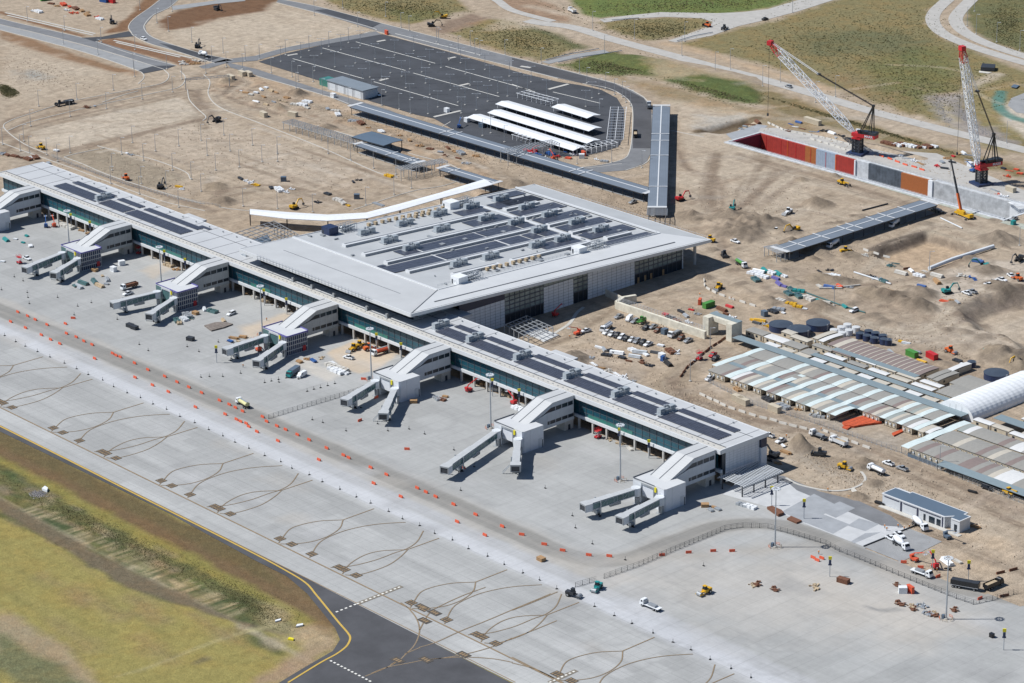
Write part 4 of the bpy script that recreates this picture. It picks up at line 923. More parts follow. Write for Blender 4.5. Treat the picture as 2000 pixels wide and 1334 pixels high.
def plant_room(x,y,w,l,h,m='white_paint',label='plant_room'):
    b=MB();z=RZ(y);b.bb(x-w/2,x+w/2,y-l/2,y+l/2,z-.8,z+h);o=obj(label,T(b),m,term)
    b=MB();b.bb(x-w/2+.6,x-w/2+1.6,y-l/2-.06,y-l/2,z,z+2.1);obj('door',T(b),'dark_metal',o);return o
plant_room(-211,47.5,5.5,5.5,3.4);plant_room(-212,122.5,5.5,5,3.2);plant_room(-308,126,6,6,3.2);plant_room(-308.5,50.5,6,5.5,3.6,'navy_paint','chiller_kiosk')
for x,y in ((-211,55),(-212,133),(-308,134),(-308,60)):     # pipework yards behind the plant rooms
    b=MB();z=RZ(y)
    for k in range(7):
        for sg in (-2.4,2.4): b.bar((x+sg,y-4.5+k*1.5,z),(x+sg,y-4.5+k*1.5,z+3.2),.16)
        b.bar((x-2.4,y-4.5+k*1.5,z+3.1),(x+2.4,y-4.5+k*1.5,z+3.1),.16)
    for sg in (-2.4,0,2.4): b.bar((x+sg,y-4.5,z+3.2),(x+sg,y+4.5,z+3.2),.16)
    for k in range(5): b.cyl((x-1.6+k*.8,y-4,z+1+k%3*.5),(x-1.6+k*.8,y+4,z+1+k%3*.5),.3,n=6)
    for k in range(4): b.cyl((x+r_.uniform(-1.8,1.8),y+r_.uniform(-4,4),z),(x+r_.uniform(-1.8,1.8),y+r_.uniform(-4,4),z+2.6),.45,n=7)
    obj('pipework',T(b),'galvanised',term)
b=MB()
for k in range(70):
    x,y=r_.uniform(-312,-212),r_.uniform(36,172);z=RZ(y);b.box((x,y,z+.25),(r_.uniform(.4,2.6),r_.uniform(.4,2.6),.5))
obj('roof_hatch',T(b),'grey_metal',term)
# edge handrail along the side deck and the front scaffold rail
b=MB()
for y in np.arange(34,173,2.5): b.bar((-210.2,y,RZ(y)+.9),(-210.2,y,RZ(y)+2.0),.09)
for zz_ in (1.5,2.0): b.bar((-210.2,34,RZ(34)+zz_),(-210.2,172,RZ(172)+zz_),.08)
for x in np.arange(-300,-216,2.4):
    b.bar((x,TY0-.6,ROOFZ(0)-1.6),(x,TY0-.6,ROOFZ(0)+1.0),.10)
for zz_ in (-.8,.2,1.0): b.bar((-300,TY0-.6,ROOFZ(0)+zz_),(-216,TY0-.6,ROOFZ(0)+zz_),.08)
for x in np.arange(-310,-192,2.5): b.bar((x,TY1+.1,ROOFZ(187)),(x,TY1+.1,ROOFZ(187)+1.1),.08)
b.bar((-310,TY1+.1,ROOFZ(187)+1.1),(-192,TY1+.1,ROOFZ(187)+1.1),.08)
obj('handrail',T(b),'rail',term)
def crate_bm(w,l,h):
    b=MB();b.bb(-w/2,w/2,-l/2,l/2,.12,h)
    for k in (-1,0,1): b.bb(-w/2,w/2,k*l*.4-.06,k*l*.4+.06,0,.12)
    return b
M_('tan_card',(.42,.33,.22),.85,var=.2)
def loose(name,mb,m,loc,label,cat,group=None,rz=0):
    o=obj(name,mb,m);o.location=loc;o.rotation_euler=(0,0,rz);return tag(o,label,cat,group)
_cr=None
def crates(lst,z,lab,grp,sc=(1.6,1.4,1.5),m='tan_card'):
    o0=None
    for i,(x,y) in enumerate(lst):
        l=(x,y,z(y) if callable(z) else z)
        if o0 is None: o0=loose('crate',crate_bm(*sc),m,l,'',  'crate');o=o0
        else: o=o0.copy();COL.objects.link(o);o.location=l
        o.rotation_euler=(0,0,r_.uniform(-.15,.15));tag(o,lab(i),'crate',grp)
crates([(-307-k*.06,73+k*4.3) for k in range(12)],lambda y:RZ(y),lambda i:f'{nth(i)} tan crate from the front in the row nearest the west roof edge','tan crates in the west roof row')
crates([(-304.4,92+k*4.1) for k in range(6)],lambda y:RZ(y),lambda i:f'{nth(i)} tan crate from the front in the second west roof row','tan crates in the second west roof row')
crates([(-217.5,70+k*4.0) for k in range(9)],lambda y:RZ(y),lambda i:f'{nth(i)} tan crate from the front beside the east skylight of the terminal','tan crates by the east skylight')
# ================================================================ fixed gate links and boarding bridges
XE=[-479.0,-398.5,-319.5,-237.5,-160.2,-82.6,-1.6]
M_('mesh_clad',(.50,.51,.50),.7,var=.1,stripe=('Y',.9,.35,.25))
LNAMES=['at the far left edge of the pier','second from the left end of the pier','third from the left end of the pier','at the middle of the pier','third from the right end of the pier','second from the right end of the pier','at the right end of the pier']
def gate_link(i,xe):
    done=i>=4 or i==0
    t=thing('gate_link',('white' if done else 'unfinished mesh clad')+' gate link '+LNAMES[i],'gate link',(xe,0,0),0,'gate links along the front of the pier')
    side='wall_panel' if done else 'mesh_clad'
    prof=[(-1.9,4.3),(-1.9,14.6),(-14.1,14.5),(-28.3,8.6),(-28.3,4.1)]
    b=MB()
    # side walls with window strips cut out: built from strips
    for x0,x1 in ((-.25,0),(-9.0,-8.75)):
        def q(y0,y1,za0,zb0,za1,zb1): b.loft([[(x0,y0,za0),(x1,y0,za0),(x1,y0,zb0),(x0,y0,zb0)],[(x0,y1,za1),(x1,y1,za1),(x1,y1,zb1),(x0,y1,zb1)]])
        q(-28.3,-1.9,4.1,5.6,4.3,5.6);q(-28.3,-1.9,5.6,5.61,5.6,5.61) if False else None
        q(-16.5,-1.9,7.15,10.9,7.15,10.9);q(-28.3,-16.55,5.6,8.5,5.6,10.9)
        q(-2.3,-1.9,10.9,12.75,10.9,12.75);q(-14.1,-1.9,12.75,14.5,12.75,14.6);q(-18.2,-14.1,10.9,12.6,12.75,14.4) if False else None
        b.add([(x0,-28.3,8.5),(x1,-28.3,8.5),(x1,-14.1,14.4),(x0,-14.1,14.4),(x0,-16.55,10.9),(x1,-16.55,10.9),(x0,-14.6,12.75),(x1,-14.6,12.75),(x0,-14.1,12.75),(x1,-14.1,12.75),(x0,-18.6,10.9),(x1,-18.6,10.9)],
              [(1,3,9,7,11),(0,10,6,8,2),(1,11,10,0),(11,7,6,10)])
    obj('side_wall',b,side,t)
    b=MB()
    for x in (-.18,-8.9): b.bb(x-.05,x+.05,-16.5,-1.95,5.6,7.15)
    obj('lower_window',b,'dark_glass',t)
    b=MB()
    for x in (-.18,-8.9): b.add([(x,-18.4,10.95),(x,-2.3,10.95),(x,-2.3,12.72),(x,-14.6,12.72)],[(0,1,2,3)])
    obj('upper_window',b,'dark_glass',t)
    b=MB()
    for y in (-5.2,-8.6,-12,-15.2):
        b.bb(-.14,.02,y-.09,y+.09,5.6,7.15)
        if y>-14: b.bb(-.14,.02,y-.09,y+.09,10.9,12.75)
    obj('window_post',b,'pale_metal',t)
    b=MB();R_=[(-1.9,14.95),(-14.1,14.85),(-28.4,8.95)]
    for k in range(2):
        (y0,z0),(y1,z1)=R_[k],R_[k+1];b.slab([(-9.4,y1,z1),(.35,y1,z1),(.35,y0,z0),(-9.4,y0,z0)],.35)
    obj('roof',b,'roof_sheet_cross',t)
    b=MB()
    for k in range(2):
        (y0,z0),(y1,z1)=R_[k],R_[k+1]
        for x in (-4.4,-9.3): b.slab([(x-.18,y1,z1+.09),(x+.18,y1,z1+.09),(x+.18,y0,z0+.09),(x-.18,y0,z0+.09)],.08)
    obj('roof_gutter',b,'joint_dark',t)
    b=MB();b.bb(-8.7,-.3,-28.3,-1.0,4.1,4.5);obj('floor',b,'soffit',t)
    b=MB();b.prism([(-12,-34.9),(-7.2,-35.1),(0,-35.1),(0,-28.45),(-9,-28.45),(-9,-24),(-12,-24)],8.55,9.1);obj('node_roof',b,'roof_white',t)
    b=MB();b.bb(-12.1,-11.8,-35,-24,9.12,9.5);b.bb(-11.8,-.2,-35.15,-34.9,9.12,9.4);obj('node_parapet',b,'joint_dark' if done else 'wrap_purple',t)
    b=MB();b.bb(-12,-7.4,-35,-25.2,0,8.5);obj('stair_core',b,'wall_panel' if done else 'bridge_glass',t)
    b=MB();b.bb(-7.0,-.7,-34.95,-34.6,3.2,7.9);b.bb(-7.35,-.05,-34.5,-28.5,3.0,8.5);obj('node_wall',b,'white_panel' if done else 'bridge_glass',t)
    b=MB();b.bb(-7.35,-7.0,-35.3,-34.5,2.9,8.5);b.bb(-.65,-.05,-35.3,-34.5,2.9,8.5);b.bb(-7.0,-.65,-35.3,-34.96,7.9,8.5);obj('frame',b,'grey_metal' if done else 'rail',t)
    tp=[(0.05,-34.4),(.6,-35.1),(5.0,-35.1),(5.6,-34.4),(5.6,-23.9),(.05,-23.9)]
    b=MB();b.prism(tp,0,9.2);o=obj('tower_wall',b,'white_panel' if done else 'navy_paint',t)
    b=MB();b.prism([(a+(.05 if a>3 else -.02),c) for a,c in tp],9.22,9.45);obj('tower_roof',b,'roof_white',t)
    b=MB()
    if done:
        for y in (-31.2,): b.bb(5.58,5.64,y-.05,y+.05,0,9.1)
        b.bb(5.6,5.68,-26.9,-24.6,0,4.2);obj('door',b,'wall_panel',t)
        b=MB();b.bb(5.68,5.74,-24.7,-24.3,.1,3.4);obj('door_frame',b,'dark_metal',t)
    else:
        for z in (.2,2.4,4.6,6.6,8.9): b.bb(5.6,5.85,-35,-24,z-.15,z+.15);b.bb(.3,5.8,-35.35,-35.1,z-.15,z+.15)
        for y in np.arange(-34.6,-24,1.15): b.bb(5.62,5.8,y-.09,y+.09,0,9.0)
        for x in np.arange(.7,5.5,1.1): b.bb(x-.09,x+.09,-35.3,-35.12,0,9.0)
        obj('stud_lattice',b,'stud_frame',t)
        b=MB();b.bb(-.2,5.9,-23.9,-23.6,8.3,9.9);b.bb(-.2,5.95,-35.5,-35.2,8.9,9.6);b.bb(5.66,5.96,-35.5,-23.6,8.9,9.5);obj('purple_wrap',b,'wrap_purple',t)
        b=MB();b.bb(5.86,5.92,-26.8,-25.1,.5,3);obj('door',b,'red_paint',t)
    b=MB();b.bb(.3,1.2,-35.6,-35.15,7.0,8.9);obj('stand_sign',b,'sign_yellow',t)
    b=MB();b.bb(-5.6,-.6,-6.5,-1.6,0,4.05);b.bb(-8.8,-7.8,-4,-3,0,4.05);obj('plinth',b,'concrete_wall',t)
    b=MB();b.bb(-.57,-.52,-4.6,-3.4,0,2.4) ;obj('plinth_door',b,'dark_metal',t)
for i,x in enumerate(XE): gate_link(i,x)
# boarding bridges: rotunda beside each node, two telescoping tunnels, cab, wheel column
def bridge(S_,E_,label):
    S_=Vector((S_[0],S_[1],0));E_=Vector((E_[0],E_[1],0));d=E_-S_;L=d.length;rz=math.atan2(d.y,d.x)
    t=thing('boarding_bridge',label,'boarding bridge',(S_.x,S_.y,0),rz,'boarding bridges parked at the gates')
    zf=lambda x: 4.0-(.7*x/L)          # floor falls gently to the cab
    def tun(x0,x1,w,h,dz=0):
        b=MB();b.loft([[(x,-w/2,zf(x)+dz),(x,w/2,zf(x)+dz),(x,w/2,zf(x)+dz+h),(x,-w/2,zf(x)+dz+h)] for x in (x0,x1)]);return b
    obj('rotunda',MB().cyl((0,0,3.7),(0,0,6.9),1.9,n=12),'pale_metal',t)
    b=MB().cyl((0,0,.15),(0,0,3.7),.45,n=10);b.bb(-1.1,1.1,-1.1,1.1,0,.2);b.bb(-.7,.7,1.0,1.7,.2,3.2);obj('rotunda_column',b,'grey_metal',t)
    m=L*.46
    obj('rear_tunnel',tun(1.5,m+1.2,2.5,2.6),'bridge_glass',t);obj('front_tunnel',tun(m,L-3.6,2.95,2.85,-.12),'bridge_glass',t)
    for x0,x1,w,h,dz,nm in ((1.3,m+.2,2.7,.22,2.58,'tunnel_roof'),(m-.2,L-3.3,3.15,.22,2.72,'tunnel_roof')): obj(nm,tun(x0,x1,w,h,dz),'bridge_roof',t)
    b=MB()
    for x0,x1,w,dz in ((1.5,m+1,2.56,0),(m,L-3.6,3.02,-.12)):
        for sg in (-1,1):
            y=sg*w/2;b.bar((x0,y,zf(x0)+dz+.12),(x1,y,zf(x1)+dz+.12),.28);b.bar((x0,y,zf(x0)+dz+2.55),(x1,y,zf(x1)+dz+2.55),.2)
            n=max(3,int((x1-x0)/2.6))
            for k in range(n+1):
                x=x0+(x1-x0)*k/n;b.bar((x,y,zf(x)+dz+.1),(x,y,zf(x)+dz+2.55),.12)
                if 1<=k<n and k%2: xx=x0+(x1-x0)*(k+1)/n;b.bar((x,y,zf(x)+dz+2.5),(xx,y,zf(xx)+dz+.2),.1)
    obj('tunnel_frame',b,'rail',t)
    b=MB();z=zf(L)-.1;b.prism([(L-3.7,-1.5),(L-2.8,-2.05),(L,-2.05),(L,2.05),(L-2.8,2.05),(L-3.7,1.5)],z,z+2.9);obj('cab',b,'pale_metal',t)
    b=MB();b.bb(L-.2,L+.04,-1.75,1.75,z+.2,z+2.5);obj('cab_opening',b,'dark_metal',t)
    b=MB();b.bb(L+.04,L+.25,-2.0,-1.6,z,z+2.8);b.bb(L+.04,L+.25,1.6,2.0,z,z+2.8);b.bb(L+.04,L+.3,-1.6,1.6,z+2.5,z+2.8);obj('cab_bellows',b,'grey_metal',t)
    b=MB();b.prism([(L-3.6,-1.6),(L-2.8,-2.15),(L+.2,-2.15),(L+.2,2.15),(L-2.8,2.15),(L-3.6,1.6)],z+2.92,z+3.12);obj('cab_roof',b,'bridge_roof',t)
    x=L*.72;b=MB()
    for sg in (-1,1): b.bar((x,sg*1.85,.7),(x,sg*1.85,zf(x)+3.2),.42)
    b.bar((x,-1.85,.9),(x,1.85,.9),.5);b.bar((x,-1.85,2.6),(x,1.85,2.6),.35);b.bar((x,-1.9,zf(x)-.3),(x,1.9,zf(x)-.3),.35);b.bb(x-.9,x+.9,-.8,.8,.6,1.9)
    b.bar((x,-1.2,1),(x+3.8,-1.2,zf(x+4)-.1),.2);b.bar((x,1.2,1),(x+3.8,1.2,zf(x+4)-.1),.2);obj('lift_column',b,'galvanised',t)
    for sg in (-1,1):
        b=MB()
        for s2 in (-.55,.55): b.cyl((x,sg*1.15+s2*.6-.18,.6),(x,sg*1.15+s2*.6+.18,.6),.6,n=12)
        obj('wheel',b,'black_rubber',t)
    b=MB();b.bb(m-3.5,m+1.5,.3,1.3,zf(m)-1.3,zf(m)-.15);obj('equipment_box',b,'grey_metal',t)
    b=MB()
    for k in range(9): b.bb(L-6.2+k*.0,L-5.4,-2.9-k*.32,-2.6-k*.32,3.2-k*.36,3.3-k*.36)
    b.bar((L-5.4,-2.6,3.9),(L-5.4,-5.5,.9),.09);b.bar((L-6.2,-2.6,3.9),(L-6.2,-5.5,.9),.09);obj('service_stair',b,'galvanised',t)
z1=lambda c,k,ox,oy: (ox+c[0]/k,oy+c[1]/k)
# pixel of the top left corner of each cab, resolved on the cab roof height
CABS=[(1,'A',(42.6,519.3)),(1,'B',(97.6,530.5)),(2,'A',(215.3,586.9)),(2,'B',(284.2,610.7)),(3,'A',(434.3,677.5)),(3,'B',(493.5,701.5)),(4,'A',(665.3,777)),(4,'B',(739.1,805.7)),(5,'A',(859.8,908.8)),(5,'B',(997,907.3)),(6,'A',(1133.5,980)),(6,'B',(1203.3,1005.5))]
for i,s,c in CABS:
    xe=XE[i];S_=(xe-8.2,-37.2) if s=='A' else (xe+4.6,-37.0)
    e=at(c[0],c[1],6.4);d=Vector((e.x-S_[0],e.y-S_[1],0)).normalized();q=Vector((-d.y,d.x,0))*1.95   # step from the corner to the cab's centre line
    if i==5 and s=='B': pass
    sg=1 if d.x>-9 else 1
    E_=(e.x+q.x,e.y+q.y)
    lab={'A':'left','B':'right'}[s]
    w={1:'unfinished link farthest left in the photo',2:'unfinished link third from the left end of the pier',3:'unfinished link at the middle of the pier',4:'white link third from the right end',5:'white link second from the right end',6:'white link at the right end of the pier'}[i]
    bridge(S_,E_,f'{lab} boarding bridge at the {w}')
# ================================================================ floodlight masts on the apron
def mast_build():
    t=thing('floodlight_mast','','floodlight mast')
    obj('pole',MB().cyl((0,0,.3),(0,0,23.4),.36,.16,10),'galvanised',t)
    b=MB()
    for k in range(10):
        a=k*.628;b.box((1.35*math.cos(a),1.35*math.sin(a),23.6),(.75,.6,.35),a)
        b.bar((0,0,23.5),(1.3*math.cos(a),1.3*math.sin(a),23.5),.1)
    obj('lamp_head',b,'pale_metal',t);obj('spike',MB().cyl((0,0,23.4),(0,0,24.8),.06,.03,5),'galvanised',t)
    b=MB();b.bb(-1.5,-.6,-.6,.5,0,1.6);obj('control_cabinet',b,'slate_roof',t)
    b=MB().cyl((0,0,0),(0,0,.45),.75,n=10);obj('base',b,'concrete_wall',t);return t
mast=Kind(mast_build)
MAST=[(-30.0,-26.0),(-106.5,-26.4),(-183.5,-27.0),(-260.7,-27.2),(-338,-27.4),(-415,-27.4)]
p4=at(1513.6,1069);p2=at(1847.6,1209.8);MAST+=[(p4.x,p4.y),(p2.x,p2.y)]
ML=['between the two right-hand white gate links','between the third and second links from the right','left of the third link from the right','between the middle link and its left neighbour','between the third and second links from the left','behind the second gate link from the left','just past the right end of the pier','nearest the lower right corner of the photo']
for (x,y),l in zip(MAST,ML): mast((x,y,.1),R(20),'tall grey floodlight mast '+l,'floodlight masts on the apron')
# barricades of small orange rails round each mast foot
def guard_build():
    t=thing('guard_rail_ring','','guard rail')
    for k in range(5):
        a=k*1.257;b=MB();c=(2.3*math.cos(a),2.3*math.sin(a));q=(-math.sin(a)*.8,math.cos(a)*.8)
        for z in (.45,1.0): b.bar((c[0]-q[0],c[1]-q[1],z),(c[0]+q[0],c[1]+q[1],z),.09)
        for s_ in (-1,1): b.bar((c[0]+s_*q[0],c[1]+s_*q[1],0),(c[0]+s_*q[0],c[1]+s_*q[1],1.05),.09)
        obj('rail',b,'orange_paint' if k%2 else 'tan_card',t)
    return t
ring=Kind(guard_build)
for (x,y),l in zip(MAST,ML): ring((x,y,.1),r_.uniform(0,1),'rails round the foot of the mast '+l)
# numbered gate poles: yellow sign over a dark box
def gpole_build():
    t=thing('gate_sign_pole','','sign pole')
    obj('pole',MB().cyl((0,0,.1),(0,0,6.9),.16,.12,8),'galvanised',t)
    b=MB();b.bb(-.62,.62,-.2,.2,6.9,8.1);obj('yellow_sign',b,'sign_yellow',t)
    b=MB();b.bb(-.45,.45,-.35,.35,5.2,6.6);b.bb(-.65,.65,-.4,.4,4.7,5.0);obj('docking_box',b,'navy_paint',t);return t
gp=Kind(gpole_build)
def base_of(px,py,h=0): return at(px,py)
GP=[((1507,988),'beside the steel canopy at the pier end'),((1570,1013),'on the new slab right of the steel canopy'),((1620.5,1127),'on the apron left of the brown crate'),((1821,1114),'by the orange machines on the sand'),((1891,1135),'behind the black tipper truck'),((1960,1270),'in the lower right corner beside the black bin')]
for (p),l in GP: q=at(*p);gp((q.x,q.y,.1),R(42),'grey pole with yellow gate sign '+l,'gate sign poles')
k=0
for x0 in XE:
    for dx in (27,44):
        x=x0+dx
        if x>-6: continue
        k+=1;gp((x,-1.9,.1),R(42),f'{nth(k-1)} yellow gate sign pole from the left along the pier glass','gate sign poles')
o=at(423.5,709);s_=gp((o.x,o.y,.1),R(42),'slim gate sign pole alone on the apron in front of the unfinished link','gate sign poles')
# ================================================================ steel entrance frame at the pier end
cf=thing('steel_canopy_frame','bare galvanised steel canopy frame standing against the pier end wall','canopy frame',(6,8,0))
def L6(mb,ox=6,oy=8): mb.v=[(v[0]-ox,v[1]-oy,v[2]) for v in mb.v];return mb
b=MB()
for y in np.arange(-3.2,19,1.15): b.bar((1.8,y,4.9),(15.5,y,4.9),.24)
obj('purlins',L6(b),'pale_metal',cf)
b=MB()
for x in (1.8,6.4,11,15.5): b.bar((x,-4,4.6),(x,19,4.6),.45)
obj('beams',L6(b),'grey_metal',cf)
for x in (3.5,14.2):
    for y in (-3,3.5,10,17): obj('column',L6(MB().cyl((x,y,.1),(x,y,4.6),.28,n=8)),'dark_metal',cf)
# frame of a porch beside the terminal's east wall and the half-built wing behind the pier
def frame_grid(name,label,px4,z,nx,ny,cat='steel frame',post=.3,m='galvanised',posts=True,z2=None,group=None):
    P=[at(p[0],p[1],z) for p in px4];P=[Vector((p.x,p.y,0)) for p in P];o=sum(P,Vector())/4
    t=thing(name,label,cat,(o.x,o.y,0),0,group);P=[p-o for p in P]
    def U(u,v): return (P[0].lerp(P[1],u)).lerp(P[3].lerp(P[2],u),v)
    b=MB()
    for i in range(nx+1):
        a=U(i/nx,0);c=U(i/nx,1);b.bar((a.x,a.y,z),(c.x,c.y,z),post)
    obj('beams',b,m,t);b=MB()
    for j in range(ny+1):
        a=U(0,j/ny);c=U(1,j/ny);b.bar((a.x,a.y,z+post*.8),(c.x,c.y,z+post*.8),post*.8)
    obj('purlins',b,m,t)
    if posts:
        for i in range(0,nx+1):
            for v in (0,1):
                a=U(i/nx,v);obj('post',MB().bar((a.x,a.y,0),(a.x,a.y,z),post),m,t)
    return t
frame_grid('porch_frame','white steel porch frame on a pale slab beside the east wall of the terminal',[(1032,660),(985,635),(1028,617),(1080,640)],4.2,5,6,m='galvanised')
b=MB();b.prism([tuple(at(*p)[:2]) for p in [(1022,650),(1063,668),(1092,655),(1050,640)]],.0,.35);tag(obj('slab',b,'roof_white'),'pale concrete slab below the steel porch frame','slab')
def wing():
    t=frame_grid('half_built_wing','dark half-built steel wing without a roof behind the pier','x y'.split() and [(437,462),(530,494),(588,462),(535,432)],7.5,8,9,'building',.3,'grey_metal')
    return t
w_=wing()
b=MB();P=[at(p[0],p[1],6.6) for p in [(440,462),(530,494),(588,463)]];q=[(p.x-w_.location.x,p.y-w_.location.y) for p in P]
b.wall(q,0,6.6,.4);obj('wall',b,'slate_roof',w_)
b=MB();P=[at(p[0],p[1],7) for p in [(493,468),(522,458),(530,470),(505,480)]];q=[(p.x-w_.location.x,p.y-w_.location.y) for p in P];b.prism(q,0,7.0);obj('inner_wall',b,'slate_roof',w_)
# ================================================================ covered walkways (ridge lines taken from the photograph)
def canopy(name,label,A_,B_,w,z,m='canopy_grey',ends=True,posts=True,seams=None,legw=.35,side=1,solid=True,cat='canopy',drop=.0,strip=True):
    A_=Vector(A_);B_=Vector(B_);d=B_-A_;L=d.length;rz=math.atan2(d.y,d.x)
    t=thing(name,label,cat,(A_.x,A_.y,0),rz)
    b=MB();b.slab([(0,-w/2,z),(L,-w/2,z),(L,0,z+.35),(0,0,z+.35)],.3);b.slab([(0,0.001,z+.35),(L,0.001,z+.35),(L,w/2,z),(0,w/2,z)],.3);obj('roof',b,m,t)
    if strip:
        b=MB();b.bb(-.1,L+.1,-.3,.3,z+.37,z+.47)
        for x in (seams or []): b.bb(x*L-.35,x*L+.35,-w/2,w/2,z+.37,z+.47)
        obj('roof_strip',b,'fascia',t)
    if ends:
        b=MB();b.bb(-2.5,.0,-w/2,w/2,z+.36,z+.46);b.bb(L,L+2.5,-w/2,w/2,z+.36,z+.46);obj('end_sheet',b,'roof_white',t)
    b=MB();b.bb(0,L,-w/2-.05,-w/2+.1,z-.45,z+.05);b.bb(0,L,w/2-.1,w/2+.05,z-.45,z+.05);obj('edge_beam',b,'dark_metal',t)
    if posts:
        n=max(2,int(L/7.5))
        pb=obj('post',MB().cyl((0,-w/2+1.2,0),(0,-w/2+1.2,z-.3),legw/2,n=6),'dark_metal',t);p2=obj('post',MB().cyl((0,w/2-1.2,0),(0,w/2-1.2,z-.3),legw/2,n=6),'dark_metal',t)
        for k in range(n+1):
            for s_ in (pb,p2):
                o=s_ if k==0 else s_.copy()
                if k: COL.objects.link(o)
                o.location=(L*k/n,0,0)
        b=MB();b.bb(0,L,-w/2+1.5,w/2-1.5,0.02,.22);obj('paving',b,'road_grey',t)
    return t
def gz(p,z): q=at(p[0],p[1],z);return (q.x,q.y,0)
canopy('covered_walkway','long grey roofed walkway running from the car park to the tall skybridge',gz((697,206),4.8),gz((1268,374),4.8),10.5,4.8,seams=[.33,.36,.56,.58,.60,.77,.80])
canopy('skybridge','grey roofed walkway seen almost end on, running away from the terminal corner',gz((1292,208),5.2),gz((1283.5,404),5.2),9.8,5.2,'canopy_grey',seams=[.3,.37,.52,.82],legw=.8)
canopy('covered_walkway','grey roofed walkway along the ground by the excavation basin with mixers parked in front',gz((1527,487),4.5),gz((1814,396),4.5),11.5,4.5,seams=[.1,.26,.42,.48,.62,.7,.84])
canopy('covered_walkway','short grey roofed walkway between the dark shelter and the scaffold bridge',gz((706,281),4.5),gz((815,317),4.5),8.5,4.5,seams=[.55,.85,.92])
canopy('covered_walkway','short grey roofed walkway leading into the white curved canopy',gz((868,328),4.5),gz((965,357),4.5),8.5,4.5,seams=[.2])
t=canopy('shelter_roof','flat dark square shelter roof beside the steel walkway frame',gz((706,262),6),gz((768,279),6),15,6,'dark_metal' if False else 'slate_roof',ends=False,strip=False,legw=.5)
# white curved canopy behind the terminal
wc=thing('curved_canopy','white curved canopy sweeping behind the terminal roof','canopy',tuple(at(740,425)))
O=Vector(wc.location);Z=6.5
top=[(488,408),(560,414),(640,419),(715,415),(780,398),(860,376),(945,350)];bot=[(488,418),(560,427),(640,431),(718,426),(782,410),(864,386),(962,360)]
b=MB();rg=[]
for p,q in zip(top,bot):
    a=at(p[0],p[1],Z);c=at(q[0],q[1],Z);rg.append([(a.x-O.x,a.y-O.y,Z-.35),(c.x-O.x,c.y-O.y,Z-.35),(c.x-O.x,c.y-O.y,Z),((a.x+c.x)/2-O.x,(a.y+c.y)/2-O.y,Z+.5),(a.x-O.x,a.y-O.y,Z)])
b.loft(rg);obj('roof',b,'white_paint',wc)
for p,q in zip(top,bot):
    for k in (.15,.85):
        a=at(p[0],p[1],Z).lerp(at(q[0],q[1],Z),k);obj('post',MB().cyl((a.x-O.x,a.y-O.y,0),(a.x-O.x,a.y-O.y,Z-.3),.25,n=6),'dark_metal',wc)
b=MB();b.bb(-4,4,-1,1,Z+.3,Z+.9);obj('louvre',b,'grey_metal',wc)
# open steel walkway frames
def open_frame(label,A_,B_,w,z,n):
    A_=Vector(A_);B_=Vector(B_);d=B_-A_;L=d.length;t=thing('walkway_frame',label,'steel frame',(A_.x,A_.y,0),math.atan2(d.y,d.x))
    b=MB()
    for s_ in (-w/2,-w/4,0,w/4,w/2): b.bar((0,s_,z),(L,s_,z),.25)
    for k in range(n*3+1): b.bar((L*k/n/3,-w/2,z+.25),(L*k/n/3,w/2,z+.25),.2)
    obj('beams',b,'galvanised',t)
    for k in range(n+1):
        for s_ in (-w/2+.8,w/2-.8): obj('post',MB().bar((L*k/n,s_,0),(L*k/n,s_,z),.28),'galvanised',t)
open_frame('bare steel frame of an unroofed walkway left of the dark shelter',gz((562,236),4.5),gz((700,277),4.5),8,4.5,11)
open_frame('bluish scaffold bridge between the two short walkway roofs',gz((778,330),6),gz((868,313),6),7,6,6)
open_frame('bluish scaffold bridge crossing the long walkway near the white canopies',gz((985,296),7),gz((1085,277),7),9,7,6)
open_frame('bare steel frame in front of the end of the basin walkway',gz((1505,489),4.5),gz((1530,484),4.5),12,4.5,3)
open_frame('unroofed steel frame at the foot of the tall skybridge',gz((1284,407),5),gz((1283,421),5),10,5,4)
# white car-park canopies
def shade(label,A_,B_,w,z=3.6):
    A_=Vector(A_);B_=Vector(B_);d=B_-A_;L=d.length;t=thing('parking_canopy',label,'canopy',(A_.x,A_.y,0),math.atan2(d.y,d.x),'white car park canopies')
    b=MB();b.slab([(0,-w/2,z-.5),(L,-w/2,z-.5),(L,0,z+.3),(0,0,z+.3)],.18);b.slab([(0,.001,z+.3),(L,.001,z+.3),(L,w/2,z-.5),(0,w/2,z-.5)],.18);obj('roof',b,'white_paint',t)
    for k in range(int(L/8)+1):
        for s_ in (-w*.32,w*.32): obj('post',MB().bar((k*8,s_,0),(k*8,s_,z-.4),.2),'white_paint',t)
z=3.6
shade('nearest of the four long white parking canopies',gz((925,224),z),gz((1133,289),z),10)
shade('second nearest of the long white parking canopies',gz((965,215),z),gz((1160,275),z),10)
shade('third of the long white parking canopies counted from the walkway',gz((980,198),z),gz((1163,251),z),10)
shade('short white parking canopy at the back of the four',gz((1090,204),z),gz((1160,226),z),10)
def shade_frame(label,pts,w,z=3.4,n=8):
    P=[Vector(gz(p,0)) for p in pts];A_,B_=P;d=B_-A_;L=d.length;t=thing('unfinished_carport',label,'steel frame',(A_.x,A_.y,0),math.atan2(d.y,d.x))
    b=MB()
    for s_ in (-w/2,0,w/2): b.bar((0,s_,z),(L,s_,z),.22)
    for k in range(n+1): b.bar((L*k/n,-w/2,z-.2),(L*k/n,w/2,z-.2),.22)
    obj('roof_frame',b,'white_paint',t)
    for k in range(n+1):
        for s_ in (-w*.35,w*.35): obj('post',MB().bar((L*k/n,s_,0),(L*k/n,s_,z-.2),.2),'white_paint',t)
shade_frame('bare white canopy frame along the far end of the car park',[(1208,220),(1201,284)],9,n=12)
